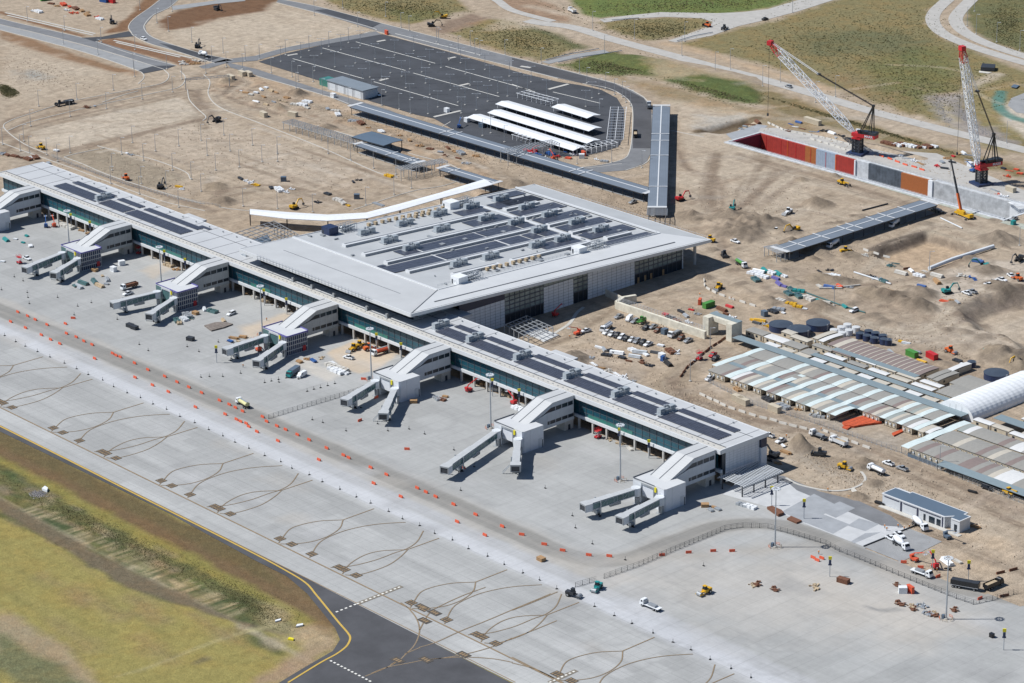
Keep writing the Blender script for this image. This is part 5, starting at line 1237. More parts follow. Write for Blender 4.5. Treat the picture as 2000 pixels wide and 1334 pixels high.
shade_frame('bare white canopy frame behind the short parking canopy',[(1018,190),(1082,207)],8,n=7)
shade_frame('bare white canopy frame along the near edge of the car park',[(1140,300),(1200,287)],7,n=6)
shade_frame('small bare white frame left of the scaffold bridge by the car park',[(1007,272),(1040,282)],6,n=4)
# garage-like utility building in the car park
ub=thing('utility_building','grey-blue utility building with four roller doors at the car park edge','building',tuple(at(640,174)),head((640,174),(693,190)))
b=MB();b.bb(0,33,0,11,0,5.2);obj('wall',b,'wall_panel',ub)
b=MB();b.bb(-.6,33.6,-.6,11.6,5.22,5.6);obj('roof',b,'slate_roof' if False else 'grey_roof',ub)
for k in range(4): b=MB();b.bb(2+k*7.8,7.6+k*7.8,-.12,-.02,.1,4.3);obj('roller_door',b,'pale_metal',ub)
b=MB();b.bb(-9,-1,1,8,0,4);tag(o:=obj('container',b,'green_glass'),'small green-tinted box beside the utility building','container');o.location=at(640,172);o.rotation_euler=ub.rotation_euler
# pedestrian gantry sign frame
g=thing('sign_gantry','empty steel gantry frame spanning the dirt road at upper left','gantry',tuple(at(363,176)),head((363,176),(411,172)))
b=MB()
for x in (0,26): b.bar((x,0,0),(x,0,7),.4)
for z in (6,7): b.bar((0,0,z),(26,0,z),.25)
for k in range(13): b.bar((k*2,0,6 if k%2 else 7),((k+1)*2,0,7 if k%2 else 6),.15)
obj('truss',b,'galvanised',g)
# ================================================================ station box with its painted walls
M_('red_wall',(.34,.032,.022),.7,var=.18,scale=.5,stripe=('X',1.6,.18,.2));M_('red_wall_shaded',(.16,.012,.03),.7,var=.15);M_('orange_wall',(.36,.115,.03),.7,var=.15,stripe=('X',1.2,.2,.2))
M_('steel_wall',(.30,.36,.44),.6,var=.12,stripe=('X',1.5,.15,.2));M_('brown_wall',(.34,.105,.028),.75,var=.15,scale=2,stripe=('X',.9,.12,.2));M_('dark_sheet',(.075,.09,.11),.6,var=.4,scale=.3,stripe=('X',2.2,.25,.3))
M_('grey_conc',(.40,.41,.42),.85,var=.3,scale=.25,stripe=('X',7.0,.12,.1));M_('pale_conc',(.50,.52,.54),.8,var=.2,scale=.4)
bx=thing('station_box','long open excavated box with red orange and grey concrete walls below the cranes','excavation box',(-231,355,0))
def Bx(mb): mb.v=[(v[0]+231,v[1]-355,v[2]) for v in mb.v];return mb
X0,X1,Y0_,Y1_=-326.3,-136.5,343.3,366.8;ZB=-15
def fw(name,a,c,m,y=Y1_,z1=0.15,y2=None): b=MB();b.bb(a,c,y,y+1.2,ZB,z1);return obj(name,Bx(b),m,bx)
for a,c,m in ((X0,-293.1,'red_wall'),(-293.1,-285.2,'orange_wall'),(-285.2,-270.2,'steel_wall'),(-257,-247.6,'pale_conc'),(-247.6,-224.4,'dark_sheet'),(-202.9,-152.2,'grey_conc'),(-152.2,X1,'fascia')): fw('wall_panel',a,c,m)
fw('wall_panel',-270.2,-257,'red_wall',Y1_-.5);fw('wall_panel',-224.4,-205.8,'brown_wall',Y1_-.5)
fw('edge_post',-257.02,-256.2,'white_paint',Y1_-.8);fw('edge_post',-205.8,-203,'white_paint',Y1_-.7);fw('edge_post',-270.8,-270.2,'orange_paint',Y1_-.6);fw('edge_post',-306.2,-305.9,'orange_paint',Y1_-.2)
b=MB();b.bb(X0-1.2,X0,Y0_,Y1_+1.2,ZB,.15);obj('end_wall',Bx(b),'red_wall_shaded',bx)  # end wall red is darkened in its colour for the shade there
b=MB();b.bb(X1,X1+1.2,Y0_,Y1_+1.2,ZB,.15);obj('end_wall',Bx(b),'fascia',bx)
b=MB();b.bb(X0,X1,Y0_-1.2,Y0_,ZB,.7);obj('near_wall',Bx(b),'pale_conc',bx)
b=MB();b.bb(X0-1,X1+1,Y0_-1,Y1_+1,ZB-.5,ZB);obj('floor',Bx(b),'grey_conc',bx)
b=MB();b.bb(X0-2.5,X1+2,Y0_-3.2,Y0_-1.2,-.2,.5);b.bb(X0-2.5,X0-1.2,Y0_-1.2,Y1_+2.6,-.2,.45);b.bb(X0-1.2,-205,Y1_+1.2,Y1_+2.6,-.2,.45);b.bb(-203,X1+2,Y1_+1.2,Y1_+3.4,-.2,.3);obj('capping_beam',Bx(b),'pale_conc',bx)
b=MB()
for x in np.arange(X0,X1,2.4): b.bar((x,Y0_-1.6,.5),(x,Y0_-1.6,1.7),.1);b.bar((x,Y1_+2.2,.4),(x,Y1_+2.2,1.6),.1)
for z in (1.1,1.7):
    b.bar((X0,Y0_-1.6,z),(X1,Y0_-1.6,z),.08);b.bar((X0,Y1_+2.2,z-.1),(X1,Y1_+2.2,z-.1),.08)
obj('handrail',Bx(b),'rail',bx)
b=MB()
for x in (-322,-311,-300,-289,-278): b.bb(x-.12,x+.12,Y1_-.15,Y1_-.02,ZB,-.2)
obj('tie_rod',Bx(b),'red_paint',bx)
# ================================================================ lattice-boom cranes
def ray_plane(px_,py_,O,h):
    d=Vector(ray(px_,py_));n=Vector((-h.y,h.x,0));t=(Vector(O)-Vector(CAM)).dot(n)/d.dot(n);return Vector(CAM)+d*t
def lattice(b,P0,P1,w,n,t,side):
    """square lattice boom between two points, tapering at both ends"""
    d=(P1-P0);L=d.length;u=d.normalized();s=side.normalized();v=u.cross(s)
    def ww(k): f=k/n;return w*(min(1,.35+f*6) if f<.12 else (min(1,.45+(1-f)*6) if f>.9 else 1))
    def C(k,i): a=ww(k)/2;return P0+u*(L*k/n)+s*(a*(1,-1,-1,1)[i])+v*(a*(1,1,-1,-1)[i])
    for k in range(n):
        for i in range(4):
            b.bar(C(k,i),C(k+1,i),t);j=(i+1)%4
            b.bar(C(k,i),C(k,j),t*.6);b.bar(C(k,i if k%2 else j),C(k+1,j if k%2 else i),t*.6)
def text_mesh(txt,size,ext=.03):
    cu=bpy.data.curves.new('lettering','FONT');cu.body=txt;cu.size=size;cu.extrude=ext;cu.align_x='CENTER';cu.align_y='CENTER';cu.offset=.02
    o=bpy.data.objects.new('tmp',cu);COL.objects.link(o);dg=bpy.context.evaluated_depsgraph_get();me=bpy.data.meshes.new_from_object(o.evaluated_get(dg));bpy.data.objects.remove(o);return me
def crane(label,base,deckA,deckB,zt,tip,apex,n,w):
    """base=(x,y); deckA/B pixels of the deck's front and rear at height zt; tip and apex pixels"""
    A_=at(deckA[0],deckA[1],zt+1.5);B_=at(deckB[0],deckB[1],zt+1.5);h=(A_-B_);h.z=0;h.normalize()
    O=Vector((base[0],base[1],0));rz=math.atan2(h.y,h.x)
    t=thing('tower_crane',label,'crane',tuple(O),rz)
    IM=(Matrix.Translation(O)@Matrix.Rotation(rz,4,'Z')).inverted();loc=lambda p: IM@Vector(p)
    T_=loc(ray_plane(tip[0],tip[1],O,h));F=Vector((2.6,0,zt+1.6));AP=loc(ray_plane(apex[0],apex[1],O,h))
    b=MB();b.bb(-4.6,4.6,-4.6,4.6,-.2,1.3);obj('base',b,'navy_paint',t)
    b=MB()
    for sx in (-2,2):
        for sy in (-2,2): b.bar((sx,sy,1.3),(sx,sy,zt-1.2),.7)
    m=4
    for k in range(m):
        z0=1.3+(zt-2.5)*k/m;z1=1.3+(zt-2.5)*(k+1)/m
        for (a,c) in (((-2,-2),(2,-2)),((2,-2),(2,2)),((2,2),(-2,2)),((-2,2),(-2,-2))): b.bar((*a,z0),(*c,z1),.28);b.bar((*c,z0),(*a,z1),.28);b.bar((*a,z1),(*c,z1),.28)
    obj('tower_legs',b,'dark_metal',t)
    b=MB().cyl((0,0,zt-1.2),(0,0,zt),2.7,n=16);b.bb(-2.6,2.6,-2.6,2.6,zt-1.4,zt-.8);obj('slew_ring',b,'red_paint',t)
    b=MB();b.bb(-11.2,2.8,-2.3,2.3,zt,zt+1.9);obj('deck',b,'red_paint',t)
    b=MB();b.bb(-11.3,-7.2,-2.3,2.3,zt+1.95,zt+3.4);obj('counterweight',b,'dark_metal',t)
    b=MB();b.bb(-6.8,-3,-1.7,1.7,zt+2.1,zt+3.4);b.bb(-2.5,.5,-1.5,.2,zt+2.1,zt+3.1);b.bb(-7,-1,-2.2,2.2,zt+1.92,zt+2.1);b.cyl((-1.8,.4,zt+2.3),(-1.8,2.0,zt+2.3),.8,n=10);obj('winch_house',b,'black_paint',t)
    b=MB();b.bb(.2,2.6,-3.6,-2.05,zt+.3,zt+2.8);obj('cab',b,'white_paint',t)
    b=MB();lattice(b,F,T_-(T_-F).normalized()*0.0,w,n,.34,Vector((0,1,0)));
    bm_=MB();k=int(len(b.f)*0.90)
    body=MB();body.v=b.v;body.f=b.f[:k];body.mi=[0]*k;tipm=MB();tipm.v=b.v;tipm.f=b.f[k:];tipm.mi=[0]*(len(b.f)-k)
    obj('boom',body,'white_paint',t);hd=obj('boom_head',tipm,'red_paint',t)
    u=(T_-F).normalized();b=MB();b.box(tuple(T_-u*.6),(2.6,w*1.0,2.4),0,0);obj('boom_sheaves',b,'red_paint',t)
    b=MB()
    for sy in (-1.6,1.6): b.bar((-1.2,sy,zt+1.5),tuple(AP+Vector((0,sy*.35,0))),.42);b.bar((-8.8,sy,zt+2.8),tuple(AP+Vector((0,sy*.35,0))),.42);b.bar((-7.2,sy,zt+2.8),tuple(AP+Vector((0,sy*.2,0))),.25)
    b.box(tuple(AP),(1.2,1.6,1.2));obj('a_frame',b,'black_paint',t)
    mid=AP.lerp(T_,.52)+Vector((0,0,-1.0));b=MB()
    for sy in (-.7,.7): b.bar(tuple(T_+Vector((0,sy,.6))),tuple(mid+Vector((0,sy,0))),.22)
    obj('pendant_rods',b,'white_paint',t);b=MB();b.box(tuple(mid),(1.8,1.6,.9))
    for sy in (-.7,-.25,.25,.7): b.bar(tuple(mid+Vector((0,sy,0))),tuple(AP+Vector((0,sy,0))),.14)
    obj('luffing_rope',b,'black_paint',t)
    b=MB();b.bar(tuple(T_),(T_.x+.3,T_.y,max(2.5,T_.z*.25)),.12);b.box((T_.x+.3,T_.y,max(2.2,T_.z*.25)),(.8,.8,1.4));obj('hook_rope',b,'dark_metal',t)
    for sg in (1,-1):
        me=text_mesh('MARR',1.9);me.materials.append(MT['white_paint']);o=bpy.data.objects.new('lettering',me);COL.objects.link(o);o.parent=t
        o.location=(-7.6,sg*2.36,zt+.95);o.rotation_euler=(R(90),0,R(180) if sg>0 else 0)
    return t
crane('white lattice boom crane leaning far out to the left over the excavation',(-263.7,376),(1672,250),(1714,257),10.2,(1503,82),(1706,207),22,3.2)
crane('white lattice boom crane standing steeply at the far right of the excavation',(-182.2,380.4),(1908,322),(1952,315),9.6,(1879,92),(1941,262),24,3.2)
# ================================================================ the site village of cabins
M_('cabin_wall',(.50,.44,.34),.8,var=.08,scale=.5);M_('cabin_grey',(.36,.36,.34),.8,var=.08);TONES={'g':'cab_grey','b':'cab_brown','c':'cab_cream','w':'cab_white','s':'cab_slate','n':'cab_green'}
M_('cab_grey',(.30,.29,.265),.6,var=.08,stripe=('X',.6,.12,.3));M_('cab_brown',(.235,.185,.17),.6,var=.08,stripe=('X',.6,.12,.3));M_('cab_cream',(.50,.46,.39),.6,var=.08,stripe=('X',.6,.10,.3))
M_('cab_white',(.66,.66,.65),.5,var=.06,stripe=('X',.6,.08,.3));M_('cab_slate',(.20,.255,.28),.6,var=.06,stripe=('Y',1.0,.10,.2));M_('cab_green',(.30,.33,.31),.6,var=.08,stripe=('X',.6,.12,.3))
M_('translucent',(.62,.70,.69),.4,var=.08,stripe=('Y',1.8,.25,.12));M_('cab_dark',(.13,.12,.115),.7)
CAB={}
def arc_roof(b,w,L,z,rise,ov=.25,th=.12,n=8):
    rg=[]
    for k in range(n+1):
        y=-ov+(L+2*ov)*k/n;h=z+rise*math.sin(math.pi*k/n);rg.append([(-ov*.2,y,h-th),(w+ov*.2,y,h-th),(w+ov*.2,y,h),(-ov*.2,y,h)])
    b.loft(rg)
def cabin_kind(w,L,tone,rise,wall='cabin_wall',style=0):
    key=(round(w,2),round(L,2),tone,rise,wall,style)
    if key in CAB: return CAB[key]
    def build():
        t=thing('site_cabin','','cabin')
        b=MB();b.bb(0.04,w-.04,0,L,.25,2.75);obj('wall',b,wall,t)
        b=MB();b.bb(.15,w-.15,.2,L-.2,0,.25);b.bb(.02,w-.02,-.02,L+.02,2.75,2.9);obj('skid',b,'cab_dark',t)
        b=MB();arc_roof(b,w,L,3.0,rise);obj('roof',b,TONES[tone],t)
        b=MB()
        if style==0: b.bb(w*.5-.45,w*.5+.45,-.06,-.01,1.2,2.2);obj('window',b,'dark_glass',t);b=MB();b.bb(w*.5-.35,w*.5+.35,-.5,-.07,1.3,1.9);obj('air_conditioner',b,'pale_metal',t)
        elif style==1:
            b.bb(w*.5-.5,w*.5+.5,-.06,-.01,.35,2.4);obj('door',b,'dark_glass',t)
        elif style==2:        # long side faces the camera
            for k in range(max(1,int(w/5))): x=2.2+k*4.6;b=MB();b.bb(x-.6,x+.6,-.06,-.01,1.2,2.2);obj('window',b,'dark_glass',t)
            b=MB();b.bb(w*.9-.5,w*.9+.4,-.06,-.01,.35,2.35);obj('door',b,'cab_dark',t)
        if style==0:
            b=MB();b.bb(w,w+.05,L*.3-.6,L*.3+.6,1.2,2.2);obj('window',b,'dark_glass',t)
        return t
    CAB[key]=Kind(build);return CAB[key]
def cabin(x,y,w,L,tone,label,group=None,rise=.3,wall='cabin_wall',style=0): return cabin_kind(w,L,tone,rise,wall,style)((x,y,.05),0,label,group)
def walkroof(x,w,segs,label,z=3.15,rise=.3,m='translucent'):
    t=thing('walkway_roof',label,'walkway roof',(x,segs[0][0],0),0,'translucent walkway roofs of the cabin village')
    b=MB()
    for y0,y1 in segs:
        c=MB();arc_roof(c,w,y1-y0,z,rise,.15,.08);b.add([(p[0],p[1]+y0-segs[0][0],p[2]) for p in c.v],c.f)
    obj('roof',b,m,t)
    for y0,y1 in segs: 
        for s_ in (.1,w-.1): obj('post',MB().bar((s_,y0-segs[0][0]+.2,0),(s_,y0-segs[0][0]+.2,z),.12),'dark_metal',t)
FRONT='front row of the large cabin block';MID='middle row of the large cabin block';BACK='back row of the large cabin block'
strips=[(-89.2,3.1),(-76.2,3.4),(-62.6,3.2),(-54.8,3.0),(-46.4,3.2),(-38.0,3.0),(-29.6,3.0),(-20.6,3.0),(-11.6,2.8)]
for i,(x,w) in enumerate(strips):
    full=i not in (3,)
    segs=[(80.3,92.4),(92.6,105),(105.6,116)] if i not in (0,3,8) else ([(86,105),(105.4,116)] if i==0 else ([(80.3,105)] if i==3 else [(80.3,92.4),(92.6,116)]))
    if i==8: segs=[(92.6,104.5),(105,116)];
    walkroof(x,w,segs,f'{nth(i)} white ribbed walkway roof from the left in the large cabin block')
walkroof(-15.6,3.0,[(80.3,92.4)],'white ribbed walkway roof beside the orange netting square')
gaps=[(-86.1,-76.2),(-72.8,-62.6),(-59.4,-54.8),(-51.8,-46.4),(-43.2,-38),(-35,-29.6),(-26.6,-20.6),(-17.6,-15.7)]
tn={0:'gggbwbcgcgbggcgnc',1:'ggbgcgggbggcgggbg',2:'gggggggggcggbggcg'}
for row,(y,L,nm) in enumerate(((80.4,11.6,FRONT),(95.3,9.4,MID),(105.9,9.9,BACK))):
    k=0
    for gi,(a,c) in enumerate(gaps):
        if row and gi==2 : a,c=-59.4,-46.4
        if row and gi==3: continue
        if gi==7 and row: a,c=-17.6,-11.7
        n=max(1,round((c-a)/2.6));w=(c-a)/n
        for j in range(n):
            if row==0 and k==4: tone='w'
            else: tone=tn[row][k%17]
            cabin(a+j*w+.02,y,w-.04,L,tone,f'{nth(k)} arched cabin from the left in the {nm}','arched cabins of the '+nm,style=0 if row==0 else 1);k+=1
b=MB();b.bb(-86,-62.7,92.3,95.1,3.0,3.12);b.bb(-59.2,-12,92.3,95.1,3.0,3.12);struct_=tag(obj('link_roof',b,'cab_slate'),'blue-grey flat roof strip between the front and middle cabin rows','roof')
b=MB();b.bb(-86,-12,105.0,105.85,2.7,2.9);tag(obj('gap_shade_strip',b,'cab_dark'),'dark strip set in for shade between the middle and back cabin rows','shade strip')  # solid dark strip stands in for the shade between the rows
# block right of the notch
k=0
for a,c in ((-8.7,-4),(-4,.5),(3.5,9.8),(12.8,18)):
    n=max(1,round((c-a)/2.5));w=(c-a)/n
    for j in range(n):
        for y,L,nm in ((92.6,11.4,'front'),(105.6,10.3,'back')):
            cabin(a+j*w,y,w-.05,L,'cggwggbcgn'[(k+len(nm))%10],f'{nth(k)} arched cabin right of the orange netting, {nm} row','arched cabins right of the netting square',style=0 if nm=='front' else 1)
        k+=1
for x in (.6,9.9,18.3): walkroof(x,2.8,[(92.4,104.5),(105,116)],f'white ribbed walkway roof {["just right of the orange netting","second right of the orange netting","at the right end of the cabin block"][(.6,9.9,18.3).index(x)]}')
for i,(x,y,w,L,m) in enumerate(((21.4,91.5,3,7,'c'),(24.6,91,2.6,6,'w'),(27.4,92.6,3,7,'w'))): pass
cabin(21.3,92.5,2.8,9,'c','cream cabin at the corner beside the orange netting strip');cabin(24.3,93.5,2.4,8,'w','white roofed cabin tucked beside the corner cabin',wall='cabin_grey')
b=MB();b.bb(-106.4,24,116.3,121.2,3.1,3.3);o=tag(obj('spine_roof',b,'cab_slate'),'long blue-grey spine roof running the whole length of the cabin village','roof')
b=MB()
for x in range(-105,24,8): b.bar((x,116.6,0),(x,116.6,3.1),.15)
q=obj('posts',b,'dark_metal',o)
b=MB();b.bb(-68,20,125.4,128.8,3.1,3.3);tag(obj('spine_roof',b,'cab_slate'),'second narrower blue-grey roof behind the long spine roof','roof')
for i,x in enumerate(range(-92,18,9)):
    b=MB();b.bb(x,x+7.5,121.6,124.9,2.9,3.05);tag(obj('link_roof',b,'cab_cream' if i%3 else 'cab_white'),f'{nth(i)} pale link roof from the left between the two blue-grey spine roofs','roof','pale link roofs between the spines')
# cabins lying lengthwise behind the spine
kk=lambda o,a,b_: (o[0]+a/6.667,o[1]+b_/6.667)
K1=(1370,600);K2=(1600,640)
LONG=[(K1,575,295,810,370,5,'g'),(K1,820,380,1070,470,5,'w'),(K1,1075,465,1290,550,5.5,'g'),(K1,1290,575,1430,625,5.5,'g'),(K1,1040,315,1180,360,4,'c'),(K1,1160,375,1380,455,3.6,'c'),(K1,1440,490,1690,572,3.2,'g'),(K2,60,345,320,425,2.8,'w'),
 (K2,160,290,410,380,3.2,'b'),(K2,380,440,590,525,3,'g'),(K2,480,402,730,490,3,'w'),(K2,640,540,870,622,3,'w'),(K2,750,492,990,580,3.2,'c'),(K2,910,630,1150,715,3,'c'),(K2,1010,592,1260,680,3.2,'c'),(K2,1200,730,1470,825,3,'w'),(K2,1320,690,1570,782,3,'w')]
for i,(o_,a,b1,c,d,w,tone) in enumerate(LONG):
    P=at(*kk(o_,a,b1),3);Q=at(*kk(o_,c,d),3)
    cabin(P.x,min(P.y,Q.y),Q.x-P.x,w,tone,f'{nth(i)} cabin from the left lying lengthwise behind the spine roofs','cabins lying lengthwise behind the spine roofs',rise=.15,style=2)
PERP=[(K1,1450,395,3,13,'c'),(K1,1525,430,3,13,'w'),(K1,1640,478,3,13,'b'),(K1,1710,500,3,13,'c'),(K2,1400,640,3,14,'g'),(K2,1475,672,3,14,'g'),(K2,1660,545,3,13,'w')]
for i,(o_,a,b1,w,L,tone) in enumerate(PERP):
    P=at(*kk(o_,a,b1),3);cabin(P.x,P.y,w,L,tone,f'{nth(i)} cabin from the left standing end-on behind the village','end-on cabins behind the village',style=0)
for (o_,a,b1,nm) in ((K2,1520,832,'nearest'),(K2,1700,712,'farther')):
    P=at(*kk(o_,a,b1),3)
    for j in range(5): cabin(P.x+j*2.6,P.y,2.55,12.5,'g',f'{nth(j)} arched grey cabin of the {nm} group beside the white dome','arched grey cabins beside the dome')
for j in range(15):
    cabin(-66+j*3.13,140.6,3.1,12.8,'b',f'{nth(j)} brown arched cabin from the left in the long brown block','brown arched cabins of the long block')
b=MB()
for j in range(15):
    c=MB();arc_roof(c,.45,12.8,3.14,.3);b.add([(p[0]-66.2+j*3.13,p[1]+140.6,p[2]) for p in c.v],c.f)
tag(obj('roof_flashing',b,'cab_cream'),'cream flashing strips between the brown arched cabin roofs','roof')
b=MB();b.bb(-66,-18.5,136.8,140.3,3.1,3.3);tag(obj('spine_roof',b,'cab_slate'),'blue-grey roof strip along the front of the brown cabin block','roof')
# the three long rows lower right
for rw,(y,L,tones) in enumerate(((76.2,11.8,'gbggbgggbbgbgcbbgg'),(90.7,12.0,'gggcgggbgcggbggggc'),(104.6,9.0,'nwgggggbgwwgggwwgg'))):
    nm=['front','middle','back'][rw]
    for j in range(24):
        x=31.6+j*3.0
        if x>100: break
        tone=tones[j%18]
        if rw==0 and j in (14,15,16): tone='w'
        cabin(x,y,2.96,L,tone,f'{nth(j)} arched cabin from the left in the {nm} row at lower right',f'arched cabins of the {nm} row at lower right',style=0)
walkroof(27.4,3.9,[(75,88),(88.2,101),(101.2,114)],'white ribbed walkway roof leading to the three lower right cabin rows')
vb=thing('verandah','blue-grey verandah roof with posts along the front of the lower right cabins','verandah',(49,73,0))
b=MB();b.slab([(0,-1.5,2.6),(52,-1.5,2.6),(52,3,3.1),(0,3,3.1)],.12);obj('roof',b,'cab_slate',vb)
for j in range(9): obj('post',MB().bar((j*6.3+.3,-1.3,0),(j*6.3+.3,-1.3,2.55),.16),'dark_metal',vb)
b=MB();b.bb(0,52,2.8,3.0,0,2.6);obj('dark_screen',b,'slate_roof',vb)
b=MB();b.bb(31.6,49,74.2,75.9,0,.6);b.bb(31.6,49,74.2,74.3,.6,1.5);tag(obj('deck',b,'slate_roof'),'dark blue railed deck in front of the left end of the lower right cabins','deck')
# cabins and roofs beyond the dome at the right edge
for i,(x,y,w,L,tone) in enumerate(((29,118,9,3.2,'w'),(38.5,118,9,3.2,'c'),(48.5,117,9,3.2,'w'),(58.5,116.5,10,3.2,'c'))): cabin(x,y,w,L,tone,f'{nth(i)} lengthwise cabin from the left in the row right of the white dome','cabins right of the white dome',rise=.15,style=2)
b=MB();b.bb(34,78,124.5,130,3.2,3.4);tag(obj('spine_roof',b,'cab_slate'),'broad blue-grey roof right of the white dome','roof')
for i,(x,y) in enumerate(((42,133),(45,133),(48,133),(51,133),(54,133),(52,120),(55,141))): cabin(x,y,2.9,11,'w' if i<5 else 'c',f'{nth(i)} end-on cabin behind the broad roof right of the dome','end-on cabins right of the dome')
# white fabric dome
dm=thing('fabric_dome','big white ribbed fabric dome tent at the right edge of the village','tent',(17.3,121,0))
rg=[];w=9.4
for k in range(17):
    y=k*3.1
    for q in ((0,1.0),(1.55,.985)) if k<16 else ((0,1.0),):
        rr_=[(w*q[1]*math.cos(math.pi*i/18),y+q[0],.1+6.6*q[1]*math.sin(math.pi*i/18)**.85) for i in range(19)];rg.append(rr_)
obj('fabric',MB().loft(rg),'white_paint',dm,True if False else False)
b=MB()
for x in (-3.2,0,3.2): b.bb(x-.05,x+.05,-.06,-.01,.1,5.6 if x==0 else 5.0)
obj('end_seam',b,'soffit',dm)
# ================================================================ tanks
def cyl_kind(r,h,m,m2,n=28,rise=.12):
    def f():
        t=thing('water_tank','','tank')
        obj('shell',MB().cyl((0,0,.05),(0,0,h),r,n=n),m,t,False)
        obj('lid',MB().cyl((0,0,h),(0,0,h+rise),r*1.02,r*.15,n=n),m2,t)
        b=MB();b.bar((r+.15,0,0),(r+.15,0,h+.5),.1);b.bar((r+.15,.5,0),(r+.15,.5,h+.5),.1);obj('ladder',b,'rail',t);return t
    return Kind(f)
M_('tank_lid',(.055,.07,.095),.4)
bt=cyl_kind(5.35,2.9,'navy_paint','tank_lid',36,.5)
for (a,c),l in (((880,215),(1190,215)),'left of the three'),(((1110,275),(1422,275)),'nearest of the three'),(((1362,190),(1675,200)),'right-hand of the three'):
    P=at(*kk(K1,*a),2.9);Q=at(*kk(K1,*c),2.9);bt(((P.x+Q.x)/2,(P.y+Q.y)/2,0),0,f'wide dark blue water tank, {l}','wide dark water tanks')
P=at(1946,727,2.9);bt((P.x,P.y,0),0,'wide dark blue water tank half hidden behind the white dome','wide dark water tanks')
r8=lambda a,b_:(1500+a/3.994,334+b_/3.994)
wt=cyl_kind(1.85,2.6,'white_paint','roof_white',20);dt=cyl_kind(1.9,2.6,'navy_paint','tank_lid',20)
for i,c in enumerate(((515,1235),(572,1213),(620,1193),(577,1257),(632,1237),(687,1215))): P=at(*r8(*c),2.6);wt((P.x,P.y,0),0,f'{["near left","middle left","far","nearest","middle right","far right"][i]} white tank in the white tank cluster','white tanks')
for i,c in enumerate(((718,1262),(785,1243),(838,1258),(773,1280),(830,1297),(897,1278),(905,1308),(935,1312))): P=at(*r8(*c),2.6);dt((P.x,P.y,0),0,f'{nth(i)} dark blue small tank from the left beside the white tanks','dark small tanks')
P=at(1898,706,2.5);dt((P.x,P.y,0),0,'lone dark blue tank near the end of the brown cabin block','dark small tanks')
# ================================================================ grey airfield building lower right
gb=thing('site_office','low grey building with flat slate blue roof and dark doors','building',(0,0,0))
gx0,gx1,gy0,gy1=56.5,94,30.5,39.5
b=MB();b.prism([(gx0,gy0),(gx1-6.6,gy0),(gx1-6.6,gy0+2.2),(gx1-4.2,gy0+3.2),(gx1-4.2,gy0+.8),(gx1,gy0+.8),(gx1,gy1-2),(gx1-3,gy1-2),(gx1-3,gy1),(gx0,gy1)],0,4.5);obj('wall',b,'wall_panel',gb)
b=MB();P=[(gx0-.2,gy0-.2),(gx1-6.5,gy0-.2),(gx1-4.0,gy0+3.0),(gx1-4,gy0+.6),(gx1+.2,gy0+.6),(gx1+.2,gy1-1.8),(gx1-2.8,gy1-1.8),(gx1-2.8,gy1+.2),(gx0+7,gy1+.2),(gx0+7,gy1-1.3),(gx0-.2,gy1-1.3)];b.prism(P,4.52,4.95);obj('parapet',b,'fascia',gb)
b=MB();cx,cy=sum(p[0] for p in P)/len(P),sum(p[1] for p in P)/len(P);b.prism([(p[0]+(.45 if p[0]<cx else -.45),p[1]+(.45 if p[1]<cy else -.45)) for p in P],4.6,4.97);obj('roof',b,'slate_roof',gb)
for x,w,z in ((gx0+9,.9,4.2),(gx0+17.2,.9,4.2),(gx0+29.6,.6,4.2)): b=MB();b.bb(x,x+w,gy0-.08,gy0-.01,.1,z);obj('downpipe_recess',b,'navy_panel',gb)
for x,w in ((gx0+20.6,1.0),(gx0+23.3,2.8),(gx0+27.0,2.0)): b=MB();b.bb(x,x+w,gy0-.07,gy0-.01,.1,2.9);obj('door',b,'dark_glass',gb)
b=MB();b.bb(gx1-2.6,gx1-1.2,gy0+.72,gy0+.79,.1,2.9);obj('door',b,'dark_glass',gb)
b=MB();b.bb(gx0+1,gx0+8.5,gy0-.05,gy0-.01,3.7,4.1);b.bb(gx0+10.5,gx0+17,gy0-.05,gy0-.01,3.7,4.1);b.bb(gx0+18.5,gx0+29,gy0-.05,gy0-.01,3.7,4.1);obj('dark_eave_strip',b,'navy_panel',gb)  # navy strips along the top of the front wall
b=MB();b.bb(gx0,gx1+2,gy0-2.4,gy0-.1,.0,.25);tag(obj('footpath',b,'kerb'),'pale footpath along the front of the grey office building','path')
# ================================================================ concrete retaining wall and portal
rw=thing('retaining_wall','cream concrete retaining wall with fence on top beside the parked cars','wall',(-150,110,0))
W_=lambda pts,oz=(-150,110): [(at(*p).x-oz[0],at(*p).y-oz[1]) for p in pts]
b=MB();b.wall(W_([(1204,603),(1378,662)]),0,3.6,1.4);obj('wall',b,'cream_concrete',rw)
b=MB();b.wall(W_([(1183,578),(1217,594)]),0,3.4,.6);b.wall(W_([(1204,603),(1217,594),(1242,590)]),0,3.6,1.8);obj('wing_wall',b,'cream_concrete',rw)
b=MB();P=W_([(1206,602),(1376,660)]);A_,B_=Vector((*P[0],0)),Vector((*P[1],0))
for k in range(31): p=A_.lerp(B_,k/30);b.bar((p.x,p.y,3.6),(p.x,p.y,5.6),.1)
for z in (4.2,5.0,5.6): b.bar((A_.x,A_.y,z),(B_.x,B_.y,z),.08)
obj('fence',b,'rail',rw)
pt=thing('concrete_portal','cream concrete portal frame spanning the dirt road beside the village','portal',(-117,120,0))
def Pb(x0,x1,y0,y1,z0,z1): return MB().bb(x0+117,x1+117,y0-120,y1-120,z0,z1)
obj('pier_wall',Pb(-125.4,-121.8,117,123.4,0,8.3),'cream_concrete',pt);obj('pier_wall',Pb(-111.8,-108.4,118,124.6,0,8.3),'cream_concrete',pt)
obj('beam',Pb(-121.8,-111.8,119.8,123.2,6.2,8.3),'cream_concrete',pt);obj('coping',Pb(-125.6,-108.2,121.5,124.7,8.32,8.55),'cab_slate',pt)
